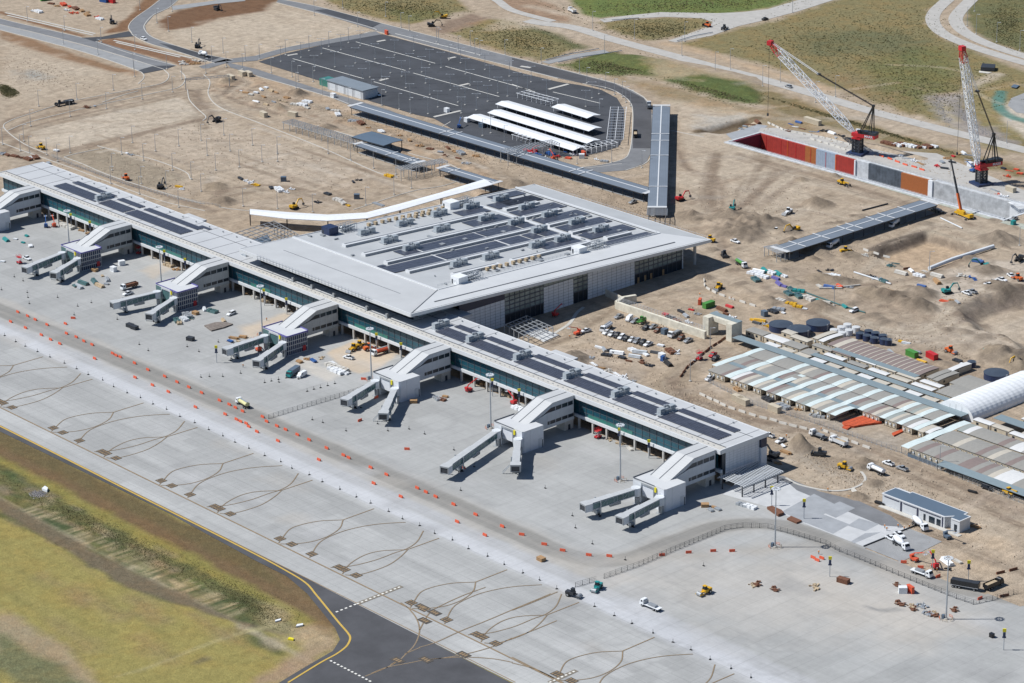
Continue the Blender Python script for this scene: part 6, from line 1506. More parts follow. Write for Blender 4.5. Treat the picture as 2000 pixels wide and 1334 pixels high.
# ================================================================ machines and vehicles (all face +X)
def wheels(t,xs,y,r,w,m='black_rubber',name='wheel'):
    for x in xs:
        for s_ in (-1,1):
            o=obj(name,MB().cyl((x,s_*y-w/2,r),(x,s_*y+w/2,r),r,n=12),m,t)
            obj('rim',MB().cyl((x,s_*(y+.01)-w/2-.02,r),(x,s_*(y+.01)+w/2+.02,r),r*.5,n=8),'silver_paint',o)
def body_loft(prof,w,inset=0.0):
    """prof: (x,z_low,z_high) stations; box-like body with softened shoulders"""
    rg=[]
    for x,a,b_ in prof: h=w/2;rg.append([(x,-h,a),(x,h,a),(x,h,a+(b_-a)*.75),(x,h*.9,b_),(x,-h*.9,b_),(x,-h,a+(b_-a)*.75)])
    return MB().loft(rg)
def cab_loft(x0,x1,x2,x3,z0,z1,w,k=.8):
    h=w/2;return MB().loft([[(x0,-h,z0),(x0,h,z0),(x3,h,z0),(x3,-h,z0)],[(x1,-h*k,z1),(x1,h*k,z1),(x2,h*k,z1),(x2,-h*k,z1)]])
def ute(col,kind='ute'):
    def f():
        t=thing({'ute':'pickup_truck','suv':'car','van':'van'}[kind],'',{'ute':'pickup truck','suv':'car','van':'van'}[kind])
        if kind=='van':
            obj('body',body_loft([(-2.5,.45,2.1),(-2.4,.35,2.25),(1.3,.35,2.25),(1.9,.35,1.5),(2.6,.4,1.1)],1.9),col,t);obj('windscreen',cab_loft(1.32,1.2,1.25,1.95,1.45,2.15,1.8,.9),'windscreen',t)
            obj('window',MB().bb(.3,1.2,-.97,.97,1.4,1.9),'windscreen',t)
        else:
            obj('body',body_loft([(-2.65,.5,.95),(-2.5,.38,1.08),(1.0,.38,1.1),(2.3,.38,1.0),(2.65,.45,.8)],1.85),col,t)
            a,b_=(-.9,-.65) if kind=='ute' else (-2.35,-1.9)
            obj('windscreen',cab_loft(a,b_,.5,1.15,1.08,1.72,1.75,.84),'windscreen',t)
            obj('roof',MB().prism([(b_,-.72),(.5,-.72),(.5,.72),(b_,.72)],1.71,1.80),col,t)
            b=MB()
            for x in (b_+.1,-.2,.52): b.bb(x-.05,x+.05,-.8,.8,1.1,1.72)
            if kind=='ute': obj('tray',MB().bb(-2.5,-1.05,-.78,.78,1.0,1.14),'dark_metal',t);b=MB();b.bb(-2.5,-1.0,-.9,-.8,1.08,1.3);b.bb(-2.5,-1.0,.8,.9,1.08,1.3);obj('tray_side',b,col,t)
        for s_ in (-.65,.65): obj('headlight',MB().bb(2.5,2.63,s_-.2,s_+.2,.68,.86),'pale_metal',t)
        wheels(t,(-1.65,1.65),.84,.39,.28);return t
    return Kind(f)
U={'white':ute('white_paint'),'silver':ute('silver_paint'),'black':ute('black_paint'),'red':ute('red_paint')}
SV={'white':ute('white_paint','suv'),'silver':ute('silver_paint','suv'),'black':ute('black_paint','suv'),'red':ute('rust','suv')};VN=ute('white_paint','van')
def truck(kind,cab='white_paint',load='dark_metal'):
    def f():
        nm={'tipper':'tipper_truck','mixer':'concrete_mixer_truck','tanker':'tanker_truck','flat':'flatbed_truck','box':'container_truck'}[kind];t=thing(nm,'',nm.replace('_',' '))
        L=8.6
        obj('chassis',MB().bb(-4.6,3.6,-.45,.45,.7,1.0),'dark_metal',t)
        obj('cab',body_loft([(2.3,.9,2.75),(2.4,.7,2.85),(3.7,.7,2.8),(4.15,.7,1.9),(4.25,.6,1.5)],2.35),cab,t)
        obj('windscreen',MB().loft([[(3.72,-1.0,2.7),(3.72,1.0,2.7),(4.17,1.02,1.85),(4.17,-1.02,1.85)],[(3.8,-1.0,2.72),(3.8,1.0,2.72),(4.25,1.02,1.87),(4.25,-1.02,1.87)]]),'windscreen',t)
        obj('side_window',MB().bb(2.7,3.5,-1.19,1.19,1.85,2.5),'windscreen',t)
        if kind=='tipper':
            b=MB();b.bb(-4.7,2.0,-1.2,1.2,1.05,1.2)
            for s_ in (-1.2,1.1): b.bb(-4.7,2.0,s_,s_+.1,1.2,2.5)
            b.bb(1.9,2.0,-1.1,1.1,1.2,2.7);b.bb(-4.7,-4.6,-1.1,1.1,1.2,2.4);obj('tray',b,load,t)
            obj('load',MB().box((-1.3,0,1.7),(6.2,2.1,1.0),0,0,.8),'rust' if load=='rust' else 'tan_card',t)
        if kind=='mixer':
            d=MB();rg=[]
            for x,z,r in ((-4.6,2.75,.55),(-3.6,2.6,.95),(-2.2,2.35,1.22),(-.4,2.15,1.2),(.9,2.0,.8),(1.5,1.95,.45)): rg.append([(x+.1*math.sin(a),r*math.cos(a),z+r*math.sin(a)) for a in [k*math.pi/7 for k in range(14)]])
            d.loft(rg);obj('drum',d,'white_paint',t,True);b=MB();b.bar((-4.4,-.5,1),(-4.7,-.5,3.0),.15);b.bar((-4.4,.5,1),(-4.7,.5,3.0),.15);b.bb(-5.4,-4.5,-.5,.5,1.6,1.8);obj('chute',b,'white_paint',t)
            obj('drum_mount',MB().bb(1.2,2.0,-.8,.8,1.0,2.1),'white_paint',t)
        if kind=='tanker':
            rg=[[(x,1.15*r*math.cos(a),1.95+.85*r*math.sin(a)) for a in [k*math.pi/8 for k in range(16)]] for x,r in ((-4.5,.7),(-4.35,1),(1.7,1),(1.9,.7))]
            obj('tank',MB().loft(rg),load,t,False);b=MB();b.bb(-4.2,1.6,-.35,.35,2.8,2.95);obj('catwalk',b,'galvanised',t)
        if kind=='flat': obj('deck',MB().bb(-4.7,2.1,-1.2,1.2,1.05,1.25),load,t);b=MB();b.bb(1.9,2.05,-1.2,1.2,1.25,2.3);b.box((-1.2,.1,1.6),(3.5,1.6,.7));obj('headboard',b,'grey_metal',t)
        if kind=='box': obj('body',MB().bb(-4.7,2.0,-1.22,1.22,1.05,3.0),load,t)
        wheels(t,(-3.7,-2.4,3.0),.98,.5,.4);return t
    return Kind(f)
M_('pale_yellow',(.58,.56,.28),.5)
TR_={'tipper':truck('tipper'),'tipper_white':truck('tipper',load='pale_metal'),'tipper_rust':truck('tipper',load='rust'),'mixer':truck('mixer'),'tanker':truck('tanker',load='white_paint'),'tanker_yellow':truck('tanker',load='pale_yellow'),
 'tanker_orange':truck('tanker',load='orange_plastic'),'tanker_green':truck('tanker',load='green_paint'),'flat':truck('flat'),'flat_white':truck('flat',load='white_paint'),'box_teal':truck('box','teal_paint','slate_roof'),'tipper_black':truck('tipper','black_paint','black_paint')}
def excavator(col):
    def f():
        t=thing('excavator','','excavator')
        for s_ in (-1,1): obj('track',MB().loft([[(x,s_*1.15-.3,z0),(x,s_*1.15+.3,z0),(x,s_*1.15+.3,z1),(x,s_*1.15-.3,z1)] for x,z0,z1 in ((-2.1,.3,.6),(-1.8,0,.9),(1.8,0,.9),(2.1,.3,.6))]),'black_rubber',t)
        b=MB();b.bb(-.9,.9,-.9,.9,.5,1.1);b.prism([(-2.6,-1.3),(1.3,-1.3),(1.3,1.3),(-2.6,1.3)],1.1,2.0);b.bb(-2.7,-1.3,-1.25,1.25,1.4,2.5);obj('house',b,col,t)
        obj('cab',MB().loft([[(0,.4,2.0),(1.5,.4,2.0),(1.5,1.3,2.0),(0,1.3,2.0)],[(.1,.45,3.1),(1.1,.45,3.1),(1.1,1.25,3.1),(.1,1.25,3.1)]]),'windscreen',t)
        B=MB();B.loft([[(1,-.5,1.5),(1,.0,1.5),(1.0,0,2.3),(1.0,-.5,2.3)],[(3.2,-.45,4.0),(3.2,-.05,4.0),(3.0,-.05,4.7),(3.0,-.45,4.7)],[(5.4,-.4,3.9),(5.4,-.1,3.9),(5.4,-.1,4.3),(5.4,-.4,4.3)]]);obj('boom',B,col,t)
        B=MB();B.loft([[(5.2,-.4,4.6),(5.6,-.4,4.2),(5.6,-.1,4.2),(5.2,-.1,4.6)],[(6.6,-.38,1.5),(6.9,-.38,1.6),(6.9,-.12,1.6),(6.6,-.12,1.5)]]);k=obj('stick',B,col,t)
        obj('bucket',MB().loft([[(6.3,-.8,.4),(7.1,-.8,.7),(7.0,-.8,1.6),(6.4,-.8,1.4)],[(6.3,.3,.4),(7.1,.3,.7),(7.0,.3,1.6),(6.4,.3,1.4)]]),'dark_metal',k);return t
    return Kind(f)
EX={'yellow':excavator('yellow_paint'),'teal':excavator('teal_paint'),'dark':excavator('dark_metal'),'red':excavator('red_paint')}
def loader(col,kind):
    def f():
        nm={'loader':'wheel_loader','roller':'road_roller','grader':'grader','dozer':'bulldozer','scraper':'scraper','tele':'telehandler'}[kind];t=thing(nm,'',nm.replace('_',' '))
        b=MB();b.prism([(-3,-.9),(.5,-1.0),(.5,1.0),(-3,.9)],.9,2.0);b.bb(.5,2.2,-.5,.5,.9,1.4);obj('body',b,col,t)
        obj('cab',MB().loft([[(-.9,-.7,2.0),(.5,-.7,2.0),(.5,.7,2.0),(-.9,.7,2.0)],[(-.7,-.6,3.2),(.3,-.6,3.2),(.3,.6,3.2),(-.7,.6,3.2)]]),'windscreen',t);obj('cab_roof',MB().bb(-.85,.45,-.75,.75,3.2,3.35),col,t)
        if kind=='roller':
            obj('drum',MB().cyl((2.4,-1,.8),(2.4,1,.8),.8,n=16),'grey_metal',t);b=MB();b.bb(1.3,3.3,-1.25,-1.05,.6,1.0);b.bb(1.3,3.3,1.05,1.25,.6,1.0);obj('drum_frame',b,col,t);wheels(t,(-1.9,),.95,.75,.5)
        elif kind=='grader':
            b=MB();b.bar((.5,0,1.8),(5,0,1.9),.45);obj('frame',b,col,t);obj('blade',MB().box((2.4,0,.5),(.25,3.6,.7),.35),'dark_metal',t);wheels(t,(-2.3,-.9,4.8),1.0,.65,.4)
        elif kind=='dozer':
            for s_ in (-1,1): obj('track',MB().loft([[(x,s_*1.1-.3,z0),(x,s_*1.1+.3,z0),(x,s_*1.1+.3,z1),(x,s_*1.1-.3,z1)] for x,z0,z1 in ((-2.4,.3,.6),(-2,0,1.0),(1.6,0,1.0),(2,.3,.6))]),'black_rubber',t)
            obj('blade',MB().box((3,0,.8),(.3,3.4,1.3)),'dark_metal',t)
        elif kind=='scraper':
            b=MB();b.bb(-9,-3.4,-1.5,1.5,.7,2.4);obj('bowl',b,'dark_metal',t);wheels(t,(-8,1.4),1.3,1.0,.7)
        elif kind=='tele':
            b=MB();b.bar((-2.6,.6,2.2),(4.0,.6,2.9),.45);b.bb(3.9,5.1,.1,1.1,2.2,2.4);obj('boom',b,col,t);wheels(t,(-1.9,1.6),1.0,.62,.4)
        else:
            b=MB();b.bar((1.2,-.6,1.5),(3.2,-.6,.8),.25);b.bar((1.2,.6,1.5),(3.2,.6,.8),.25);obj('lift_arm',b,col,t)
            obj('bucket',MB().loft([[(3.1,-1.35,.2),(4.3,-1.35,.2),(3.2,-1.35,1.3)],[(3.1,1.35,.2),(4.3,1.35,.2),(3.2,1.35,1.3)]]),'dark_metal',t);wheels(t,(-1.9,1.5),.98,.75,.5)
        return t
    return Kind(f)
LD={(c,k):loader({'yellow':'yellow_paint','teal':'teal_paint','orange':'orange_paint','dark':'dark_metal','green':'green_paint','white':'white_paint'}[c],k) for c,k in (('yellow','loader'),('orange','roller'),('yellow','roller'),('teal','roller'),('yellow','grader'),('orange','dozer'),('dark','dozer'),('dark','scraper'),('green','tele'),('yellow','tele'),('white','loader'),('dark','roller'))}
def lift(kind,col):
    def f():
        nm={'scissor':'scissor_lift','boom':'boom_lift'}[kind];t=thing(nm,'',nm.replace('_',' '))
        obj('base',MB().bb(-1.4,1.4,-.9,.9,.5,1.1 if kind=='scissor' else 1.4),col,t);wheels(t,(-.95,.95),.85,.4,.3)
        if kind=='scissor':
            b=MB()
            for s_ in (-.7,.7):
                for k in range(3): z=1.1+k*.7;b.bar((-1.2,s_,z),(1.2,s_,z+.7),.1);b.bar((1.2,s_,z),(-1.2,s_,z+.7),.1)
            obj('scissor_arms',b,'rail',t);b=MB();b.bb(-1.4,1.4,-.85,.85,3.2,3.35)
            for z in (3.9,4.4):
                for s_ in (-.82,.82): b.bar((-1.4,s_,z),(1.4,s_,z),.07)
            for x in (-1.4,0,1.4):
                for s_ in (-.82,.82): b.bar((x,s_,3.3),(x,s_,4.4),.07)
            obj('platform',b,col,t)
        else:
            b=MB();b.bar((-1.0,0,1.6),(-.2,0,3.2),.4);b.bar((-.2,0,3.1),(4.6,0,4.9),.32);obj('boom',b,col,t);b=MB();b.bb(4.5,5.6,-.8,.8,4.2,4.3)
            for x in (4.5,5.6):
                for s_ in (-.8,.8): b.bar((x,s_,4.2),(x,s_,5.3),.07)
            for s_ in (-.8,.8): b.bar((4.5,s_,5.3),(5.6,s_,5.3),.07)
            obj('basket',b,'rail',t);obj('counterweight',MB().bb(-1.8,-.8,-.8,.8,1.4,2.3),col,t)
        return t
    return Kind(f)
LF={(k,c):lift(k,c) for k,c in (('scissor','red_paint'),('boom','orange_plastic'),('boom','blue_paint'),('boom','red_paint'),('boom','slate_roof'))}
def put(K,p,q,label,z=.12,flip=False,group=None): P=at(*p);return K((P.x,P.y,z),head(p,q)+(math.pi if flip else 0),label,group)
r5=lambda a,b_:(a/3.994,334+b_/3.994)
r7=lambda a,b_:(1180+a/6.667,560+b_/6.667)
PL=[ # kind, place, heading point, label
 (SV['white'],(281,78),(290,81),'white car on the curved road at the upper left'),(TR_['mixer'],(397,110),(388,106),'white mixer truck on the fresh asphalt at the upper left'),(U['white'],(738,187),(746,191),'white pickup in the dark car park near the utility building'),
 (TR_['tipper_white'],(1117,24),(1108,19),'white tipper on the dirt track at the top of the photo'),(U['black'],(1494,39),(1503,36),'dark pickup on the pale road at the top'),(SV['silver'],(1540,171),(1531,168),'silver car on the pale road behind the left crane boom'),
 (TR_['flat'],(1268,210),(1267,203),'flatbed truck at the top end of the tall skybridge'),(TR_['tipper_black'],(1241,266),(1241,258),'black tipper on the curved asphalt road beside the skybridge'),(U['white'],(1516,451),(1508,450),'white pickup on the sand left of the basin walkway'),
 (TR_['mixer'],(1627,482),(1616,487),'white mixer truck in front of the middle of the basin walkway'),(TR_['mixer'],(1747,442),(1737,448),'white mixer truck near the far end of the basin walkway'),(U['white'],(1436,474),(1445,477),'white pickup on the sand right of the terminal corner'),
 (U['silver'],(1236,397),(1228,400),'silver pickup on the track behind the terminal'),(TR_['tanker_green'],(1448,520),(1456,525),'green tanker truck on the track right of the terminal'),
 (U['white'],(1932,559),(1940,561),'lowest white pickup in the group at the right edge'),(U['white'],(1944,553),(1952,555),'middle white pickup in the group at the right edge'),(U['white'],(1957,549),(1964,551),'upper white pickup in the group at the right edge'),(U['white'],(1975,541),(1982,545),'white pickup nearest the right edge by an orange machine'),
 (U['white'],(1888,575),(1880,572),'left white pickup of the pair right of the teal excavator'),(U['silver'],(1899,572),(1891,569),'right pickup of the pair beside the teal excavator'),(SV['white'],(1668,609),(1660,612),'white car alone below the pipe trench'),(U['silver'],(1980,430),(1972,433),'silver pickup at the end of the concrete box wall'),
 (U['silver'],(1208.5,621),(1201,624),'silver pickup first in the upper parking row'),(VN,(1229,626),(1224,630),'white van in the upper parking row'),(SV['silver'],(1240,630),(1234,633),'silver car right of the white van'),(U['black'],(1262,643),(1256,646),'dark pickup in the upper parking row'),(U['silver'],(1276,641),(1269,644),'silver pickup beyond the dark one in the upper parking row'),
 (SV['red'],(1285,648),(1279,651),'rust red car beside the small container'),(TR_['flat'],(1318,656),(1310,660),'flatbed truck in the upper parking row'),(SV['red'],(1330,663),(1324,667),'rust red car at the right end of the upper parking row'),(U['silver'],(1344,668),(1337,671),'last silver pickup in the upper parking row'),
 (TR_['tanker'],(1184,645),(1178,649),'white tanker truck at the head of the lower parking row'),(U['white'],(1185,652),(1179,655),'first white pickup in the lower parking row'),(U['white'],(1195,655),(1189,659),'second white pickup in the lower parking row'),(SV['black'],(1205,658),(1199,662),'first black car in the lower parking row'),
 (SV['white'],(1214,661),(1208,665),'white car in the middle of the lower parking row'),(U['black'],(1223,664),(1217,668),'black pickup in the lower parking row'),(U['white'],(1234,666),(1228,670),'white pickup right of the black one in the lower row'),(SV['silver'],(1244,669),(1238,673),'silver car in the lower parking row'),(SV['black'],(1255,672),(1249,676),'black car near the right end of the lower parking row'),(U['white'],(1266,675),(1259,678),'last white pickup of the lower parking row'),
 (U['white'],(1144,649),(1136,651),'white pickup standing alone left of the parking rows'),(U['white'],(1385,742),(1378,746),'white pickup at the left corner of the cabin village'),(U['red'],(1392,696),(1386,700),'red pickup left of the cabin village'),(U['black'],(1397,703),(1391,707),'dark pickup beside the red one left of the cabin village'),
 (U['white'],(1501,853),(1494,851),'white pickup just behind the pier end'),(U['white'],(1525,864),(1517,867),'white pickup on the dirt right of the pier end'),(TR_['flat'],(1598,855),(1590,852),'dark flatbed truck on the haul track below the netting'),(TR_['tipper_white'],(1637,868),(1625,863),'white and silver tipper truck on the haul track'),(U['white'],(1735,908),(1727,905),'white pickup on the sand below the lower right cabins'),
 (U['silver'],(1762,918),(1754,915),'silver pickup towing beside the white one'),(TR_['tanker'],(1711,923),(1700,918),'white tanker truck on the sand left of the pickups'),(SV['black'],(1928,956),(1936,959),'black four wheel drive on the track below the verandah'),(TR_['mixer'],(1797,1031),(1806,1037),'white mixer truck close to the grey office building'),(TR_['mixer'],(1760,1069),(1771,1076),'white mixer truck nearest the haul road'),
 (U['white'],(1757,1048),(1765,1053),'white pickup between the two mixers'),(U['white'],(1741,1055),(1749,1059),'white pickup at the edge of the new slab'),(TR_['flat_white'],(1801,1124),(1812,1128),'white flatbed truck on the haul road behind the fence'),
 (TR_['tanker_yellow'],(474,793),(464,787),'white truck with yellow tank on the apron haul road'),(TR_['box_teal'],(572,733),(563,739),'teal truck with dark box body on the apron'),(VN,(590,736),(582,740),'white van beside the teal truck'),(U['white'],(681,701),(673,699),'white pickup on the sand beside the pier'),(SV['white'],(452,615),(443,619),'white car on the apron behind a gate link'),
 (TR_['tipper_rust'],(252,564),(241,567),'white tipper with rusty load beside the second link'),(U['white'],(250,576),(243,578),'white pickup below the rusty tipper'),(TR_['flat_white'],(1270,1188),(1260,1184),'small white flatbed truck alone on the lower apron'),(TR_['tanker_orange'],(742,692),(732,695),'white truck with orange tank beside the pier columns'),(U['white'],(53,507),(60,510),'white pickup by the first boarding bridge at far left'),
 (EX['teal'],(1430,412),(1436,402),'teal excavator on a mound in the middle of the sand'),(EX['teal'],(1850,573),(1869,569),'large teal excavator at the right beside the graded pad'),(EX['dark'],(1990,510),(1978,516),'dark excavator at the right edge'),(EX['yellow'],(1552,453),(1540,456),'yellow excavator digging left of the basin walkway'),(EX['teal'],(1920,524),(1906,524),'teal excavator behind the red trench pipes'),(EX['red'],(1329,392),(1336,390),'small red excavator near the skybridge foot'),
 (EX['yellow'],(866,36),(845,36),'yellow excavator on the brown mound above the car park'),(EX['dark'],(843,52),(852,52),'dark excavator left of the brown mound'),(EX['dark'],(219,46),(215,40),'dark excavator in the yard at the top left'),(EX['dark'],(423,238),(410,242),'dark excavator digging by the kerb at left'),(EX['dark'],(314,368),(322,360),'dark excavator behind the pier at left'),(EX['yellow'],(575,408),(583,405),'yellow excavator behind the white curved canopy'),(EX['dark'],(424,20),(432,23),'dark machine on the brown topsoil at top'),
 (EX['dark'],(1510,893),(1500,890),'dark excavator just right of the pier end wall'),(EX['yellow'],(1990,712),(1975,718),'yellow excavator at the right edge above the white dome'),(EX['dark'],(386,93),(390,88),'dark machine beside the bend of the upper left road'),
 (LD['dark','scraper'],(116,207),(105,209),'dark earth scraper on the track at the far left'),(LD['yellow','roller'],(80,291),(74,289),'yellow road roller at the far left track'),(LD['orange','roller'],(246,351),(240,347),'orange roller on the road behind the pier'),(LD['orange','dozer'],(1381,52),(1375,50),'orange bulldozer on the pale road junction'),(LD['dark','roller'],(1415,58),(1424,54),'dark roller at the pale road junction'),
 (LD['yellow','grader'],(1645,361),(1660,366),'yellow grader beside the box excavation'),(LD['white','loader'],(1539,418),(1532,421),'small loader with white cab on the open sand'),(LD['yellow','loader'],(1652,494),(1660,493),'yellow loader by the white blocks of the basin'),(LD['yellow','loader'],(1386,472),(1378,470),'yellow loader under the far corner of the terminal roof'),(LD['dark','dozer'],(1415,502),(1420,508),'dark bulldozer on the track right of the terminal'),
 (LD['yellow','loader'],(1403,565),(1398,569),'yellow loader by the white barriers below the terminal'),(LD['orange','roller'],(1857,690),(1865,693),'orange roller on the dark spoil at the right'),(LD['yellow','roller'],(1650,917),(1662,920),'yellow machine at the curved kerb right of the pier'),(LD['dark','dozer'],(1600,890),(1592,889),'dark bulldozer in front of the curved kerb'),(LD['yellow','tele'],(1970,968),(1978,972),'yellow telehandler on the track at the right edge'),
 (LD['green','tele'],(1253,632),(1248,635),'green telehandler in the upper parking row'),(LD['yellow','loader'],(690,685),(682,689),'left yellow loader on the sand beside the pier'),(LD['yellow','loader'],(703,679),(711,676),'right yellow loader on the sand beside the pier'),(LD['orange','roller'],(722,684),(730,682),'orange roller beside the yellow loaders'),(LD['teal','roller'],(1166,1153),(1160,1158),'teal roller on the lower apron near the short fence'),
 (LD['dark','roller'],(1120,1166),(1124,1167),'tiny dark roller at the edge of the taxiway band'),(LD['yellow','roller'],(1376,1161),(1371,1163),'yellow roller alone on the lower apron'),(LD['orange','roller'],(1987,547),(1980,544),'orange roller by the pickups at the right edge'),
 (LF['scissor','red_paint'],(272,496),(280,492),'red scissor lift under the second gate link'),(LF['scissor','red_paint'],(1168,856),(1176,853),'red scissor lift beside the pier near the right end'),(LF['boom','red_paint'],(1003,790),(993,784),'red boom lift by the pier columns'),(LF['boom','red_paint'],(916,765),(926,762),'red boom lift right of the sand patch columns'),
 (LF['boom','orange_plastic'],(106,443),(102,436),'orange boom lift behind the far left link'),(LF['boom','blue_paint'],(90,444),(90,436),'blue boom lift behind the far left link'),(LF['boom','orange_plastic'],(1127,654),(1108,660),'orange boom lift in front of the parking rows'),(LF['boom','red_paint'],(1085,618),(1100,612),'red boom lift in the shade of the terminal wall'),
 (LF['boom','slate_roof'],(1850,1052),(1866,1062),'blue-grey boom lift on the sand below the office'),(LF['boom','orange_plastic'],(1786,1096),(1796,1100),'orange boom lift beside the gate sign pole on the sand'),(LF['boom','red_paint'],(1826,1110),(1817,1102),'red boom lift near the haul road bend'),(LF['scissor','red_paint'],(38,515),(44,518),'red scissor lift at the first boarding bridge'),
 (LF['scissor','red_paint'],(1366,703),(1372,700),'red scissor lift beside the dark barrier wall'),(LF['boom','orange_plastic'],(505,686),(498,682),'orange boom lift under the middle boarding bridge'),(LF['boom','blue_paint'],(1899,276+60),(1893,334),'blue boom lift on the crane yard'),(LF['boom','blue_paint'],(897,250),(901,245),'blue boom lift beside the long walkway'),(LF['boom','red_paint'],(1045,297),(1052,300),'red boom lift below the scaffold bridge'),(LF['boom','orange_plastic'],(1080,312),(1074,308),'orange boom lift near the edge of the car park')]
for K,p,q,l in PL: put(K,p,q,l)
# long black tipper and trailer on the haul road, yellow mobile crane
def semi():
    t=thing('tipper_trailer','long black tipper trailer on the haul road behind the fence','trailer')
    b=MB();b.bb(-5.4,5.0,-1.25,1.25,1.2,3.1);obj('body',b,'black_paint',t);b=MB();b.bb(-5.3,4.9,-1.2,1.2,3.1,3.25);obj('cover',b,'dark_metal',t);b=MB();b.bb(-5.3,4.9,-1.28,1.28,1.15,1.3);obj('side_rail',b,'rail',t)
    wheels(t,(-4.5,-3.3,-2.1,3.4),1.0,.5,.4);return t
s_=semi();P=at(1886,1150);s_.location=(P.x,P.y,.12);s_.rotation_euler=(0,0,head((1863,1145),(1908,1153)))
put(TR_['tipper_black'],(1941,1147),(1955,1141),'black tipper truck ahead of its trailer at the haul road end')
def mobile_crane():
    P=at(1882,423);rz=head((1868,418),(1898,430));O=Vector((P.x,P.y,0));t=thing('mobile_crane','yellow mobile crane with long telescopic boom in front of the concrete wall','crane',tuple(O),rz)
    b=MB();b.bb(-5.8,5.8,-1.35,1.35,.8,1.6);b.bb(4.4,6.2,-1.3,1.3,1.0,2.6);obj('carrier',b,'yellow_paint',t);b=MB();b.bb(-4.2,-1.0,-1.3,1.3,1.7,3.0);b.bb(-1,1.5,-1.4,0,1.7,3.2);obj('upper_works',b,'yellow_paint',t);wheels(t,(-4.6,-3.2,2.0,3.4,4.8),1.1,.6,.45)
    IM=(Matrix.Translation(O)@Matrix.Rotation(rz,4,'Z')).inverted();h=Vector((math.cos(rz),math.sin(rz),0));T_=IM@ray_plane(1857,311,O,h);F=Vector((-2.2,0,2.6));b=MB();M=F.lerp(T_,.34);M2=F.lerp(T_,.66);b.bar(tuple(F),tuple(M),1.1);obj('boom_base',b,'orange_paint',t)
    b=MB();b.bar(tuple(M),tuple(M2),.8);b.bar(tuple(M2),tuple(T_),.6);b.bar(tuple(T_),(T_.x,T_.y,T_.z-9),.08);obj('boom_extension',b,'dark_metal',t)
    for x in (-5.6,5.2):
        b=MB();b.bb(x-.3,x+.3,-3,3,.5,.8);b.bb(x-.5,x+.5,-3.4,-2.6,0,.5);b.bb(x-.5,x+.5,2.6,3.4,0,.5);obj('outrigger',b,'dark_metal',t)
mobile_crane()
put(TR_['flat'],(1830,414),(1818,409),'yellow-decked flatbed truck beside the mobile crane')
# ================================================================ orange water barriers
def barrier():
    t=thing('barrier','','barrier')
    b=MB();b.loft([[(x,-.32*k,0.0),(x,.32*k,0.0),(x,.24*k,.3),(x,.12,1.0),(x,-.12,1.0),(x,-.24*k,.3)] for x,k in ((-1.1,.9),(-1.0,1),(1.0,1),(1.1,.9))]);obj('body',b,'orange_plastic',t)
    b=MB();b.bb(-.8,-.3,-.3,.3,-.0,.18);b.bb(.3,.8,-.3,.3,0,.18);obj('fork_slot',b,'dark_metal',t);return t
BR=Kind(barrier)
UP=[(35,611),(54,619),(69,626),(92,636),(130,653),(149,660),(164,668),(180,675),(220,692),(227,696),(235,699),(263,711),(289,724),(322,737),(346,748),(369,758),(394,769),(429,784),(448,792),(460,798),(474,805),(513,816),(521,825),(541,834),(558,841),(581,851),(604,861),(638,877),(671,891),(681,896),(724,915),(755,929),(815,955),(832,963),(851,972),(886,987),(929,1007),(981,1030),(1019,1046),(1063,1065),(1099,1077),(1150,1086),(1190,1088)]
LO=[(21,630),(50,642),(81,656),(99,665),(117,673),(185,702),(264,739),(298,754),(329,767),(382,797),(440,811),(462,821),(470,825),(481,829),(486,835),(502,845),(543,863),(623,900),(730,946),(783,972),(893,1021),(947,1047)]
for i,p in enumerate(UP): put(BR,p,(p[0]+20,p[1]+(8.8 if p[0]<1000 else 3)),f'{nth(i)} orange barrier from the left along the terminal side of the haul road',group='orange barriers on the terminal side of the haul road')
for i,p in enumerate(LO): put(BR,p,(p[0]+20,p[1]+8.8),f'{nth(i)} orange barrier from the left along the taxiway side of the haul road',group='orange barriers on the taxiway side of the haul road')
for i,p in enumerate([(1293,1086),(1345,1081),(1393,1078),(1430,1078)]): put(BR,p,(p[0]+20,p[1]-1),f'{nth(i)} red barrier from the left beyond the curved fence',group='barriers beyond the curved fence')
for p,l in (((143,623),'lone orange barrier on the apron at far left'),((128,634),'second lone orange barrier on the apron at far left'),((703,823),'orange barrier alone in front of a boarding bridge'),((795,879),'orange barrier alone in the middle of the apron'),((1588,1091),'left barrier of the trio by the gate sign pole'),((1596,1096),'middle barrier of the trio by the gate sign pole'),((1605,1092),'right barrier of the trio by the gate sign pole'),
 ((1765,1100),'orange barrier at the haul road edge below the mixers'),((1798,1110),'orange barrier right of the orange boom lift'),((1832,1128),'orange barrier in front of the white flatbed'),((1914,1171),'orange barrier inside the fence at the lower right'),((905,915),'orange barrier in the shadow of a boarding bridge'),((735,778),'orange barrier below a boarding bridge cab'),((710,742),'orange barrier beside the mast by the sand patch')): put(BR,p,(p[0]+20,p[1]+r_.choice((8,-8,1))),l)
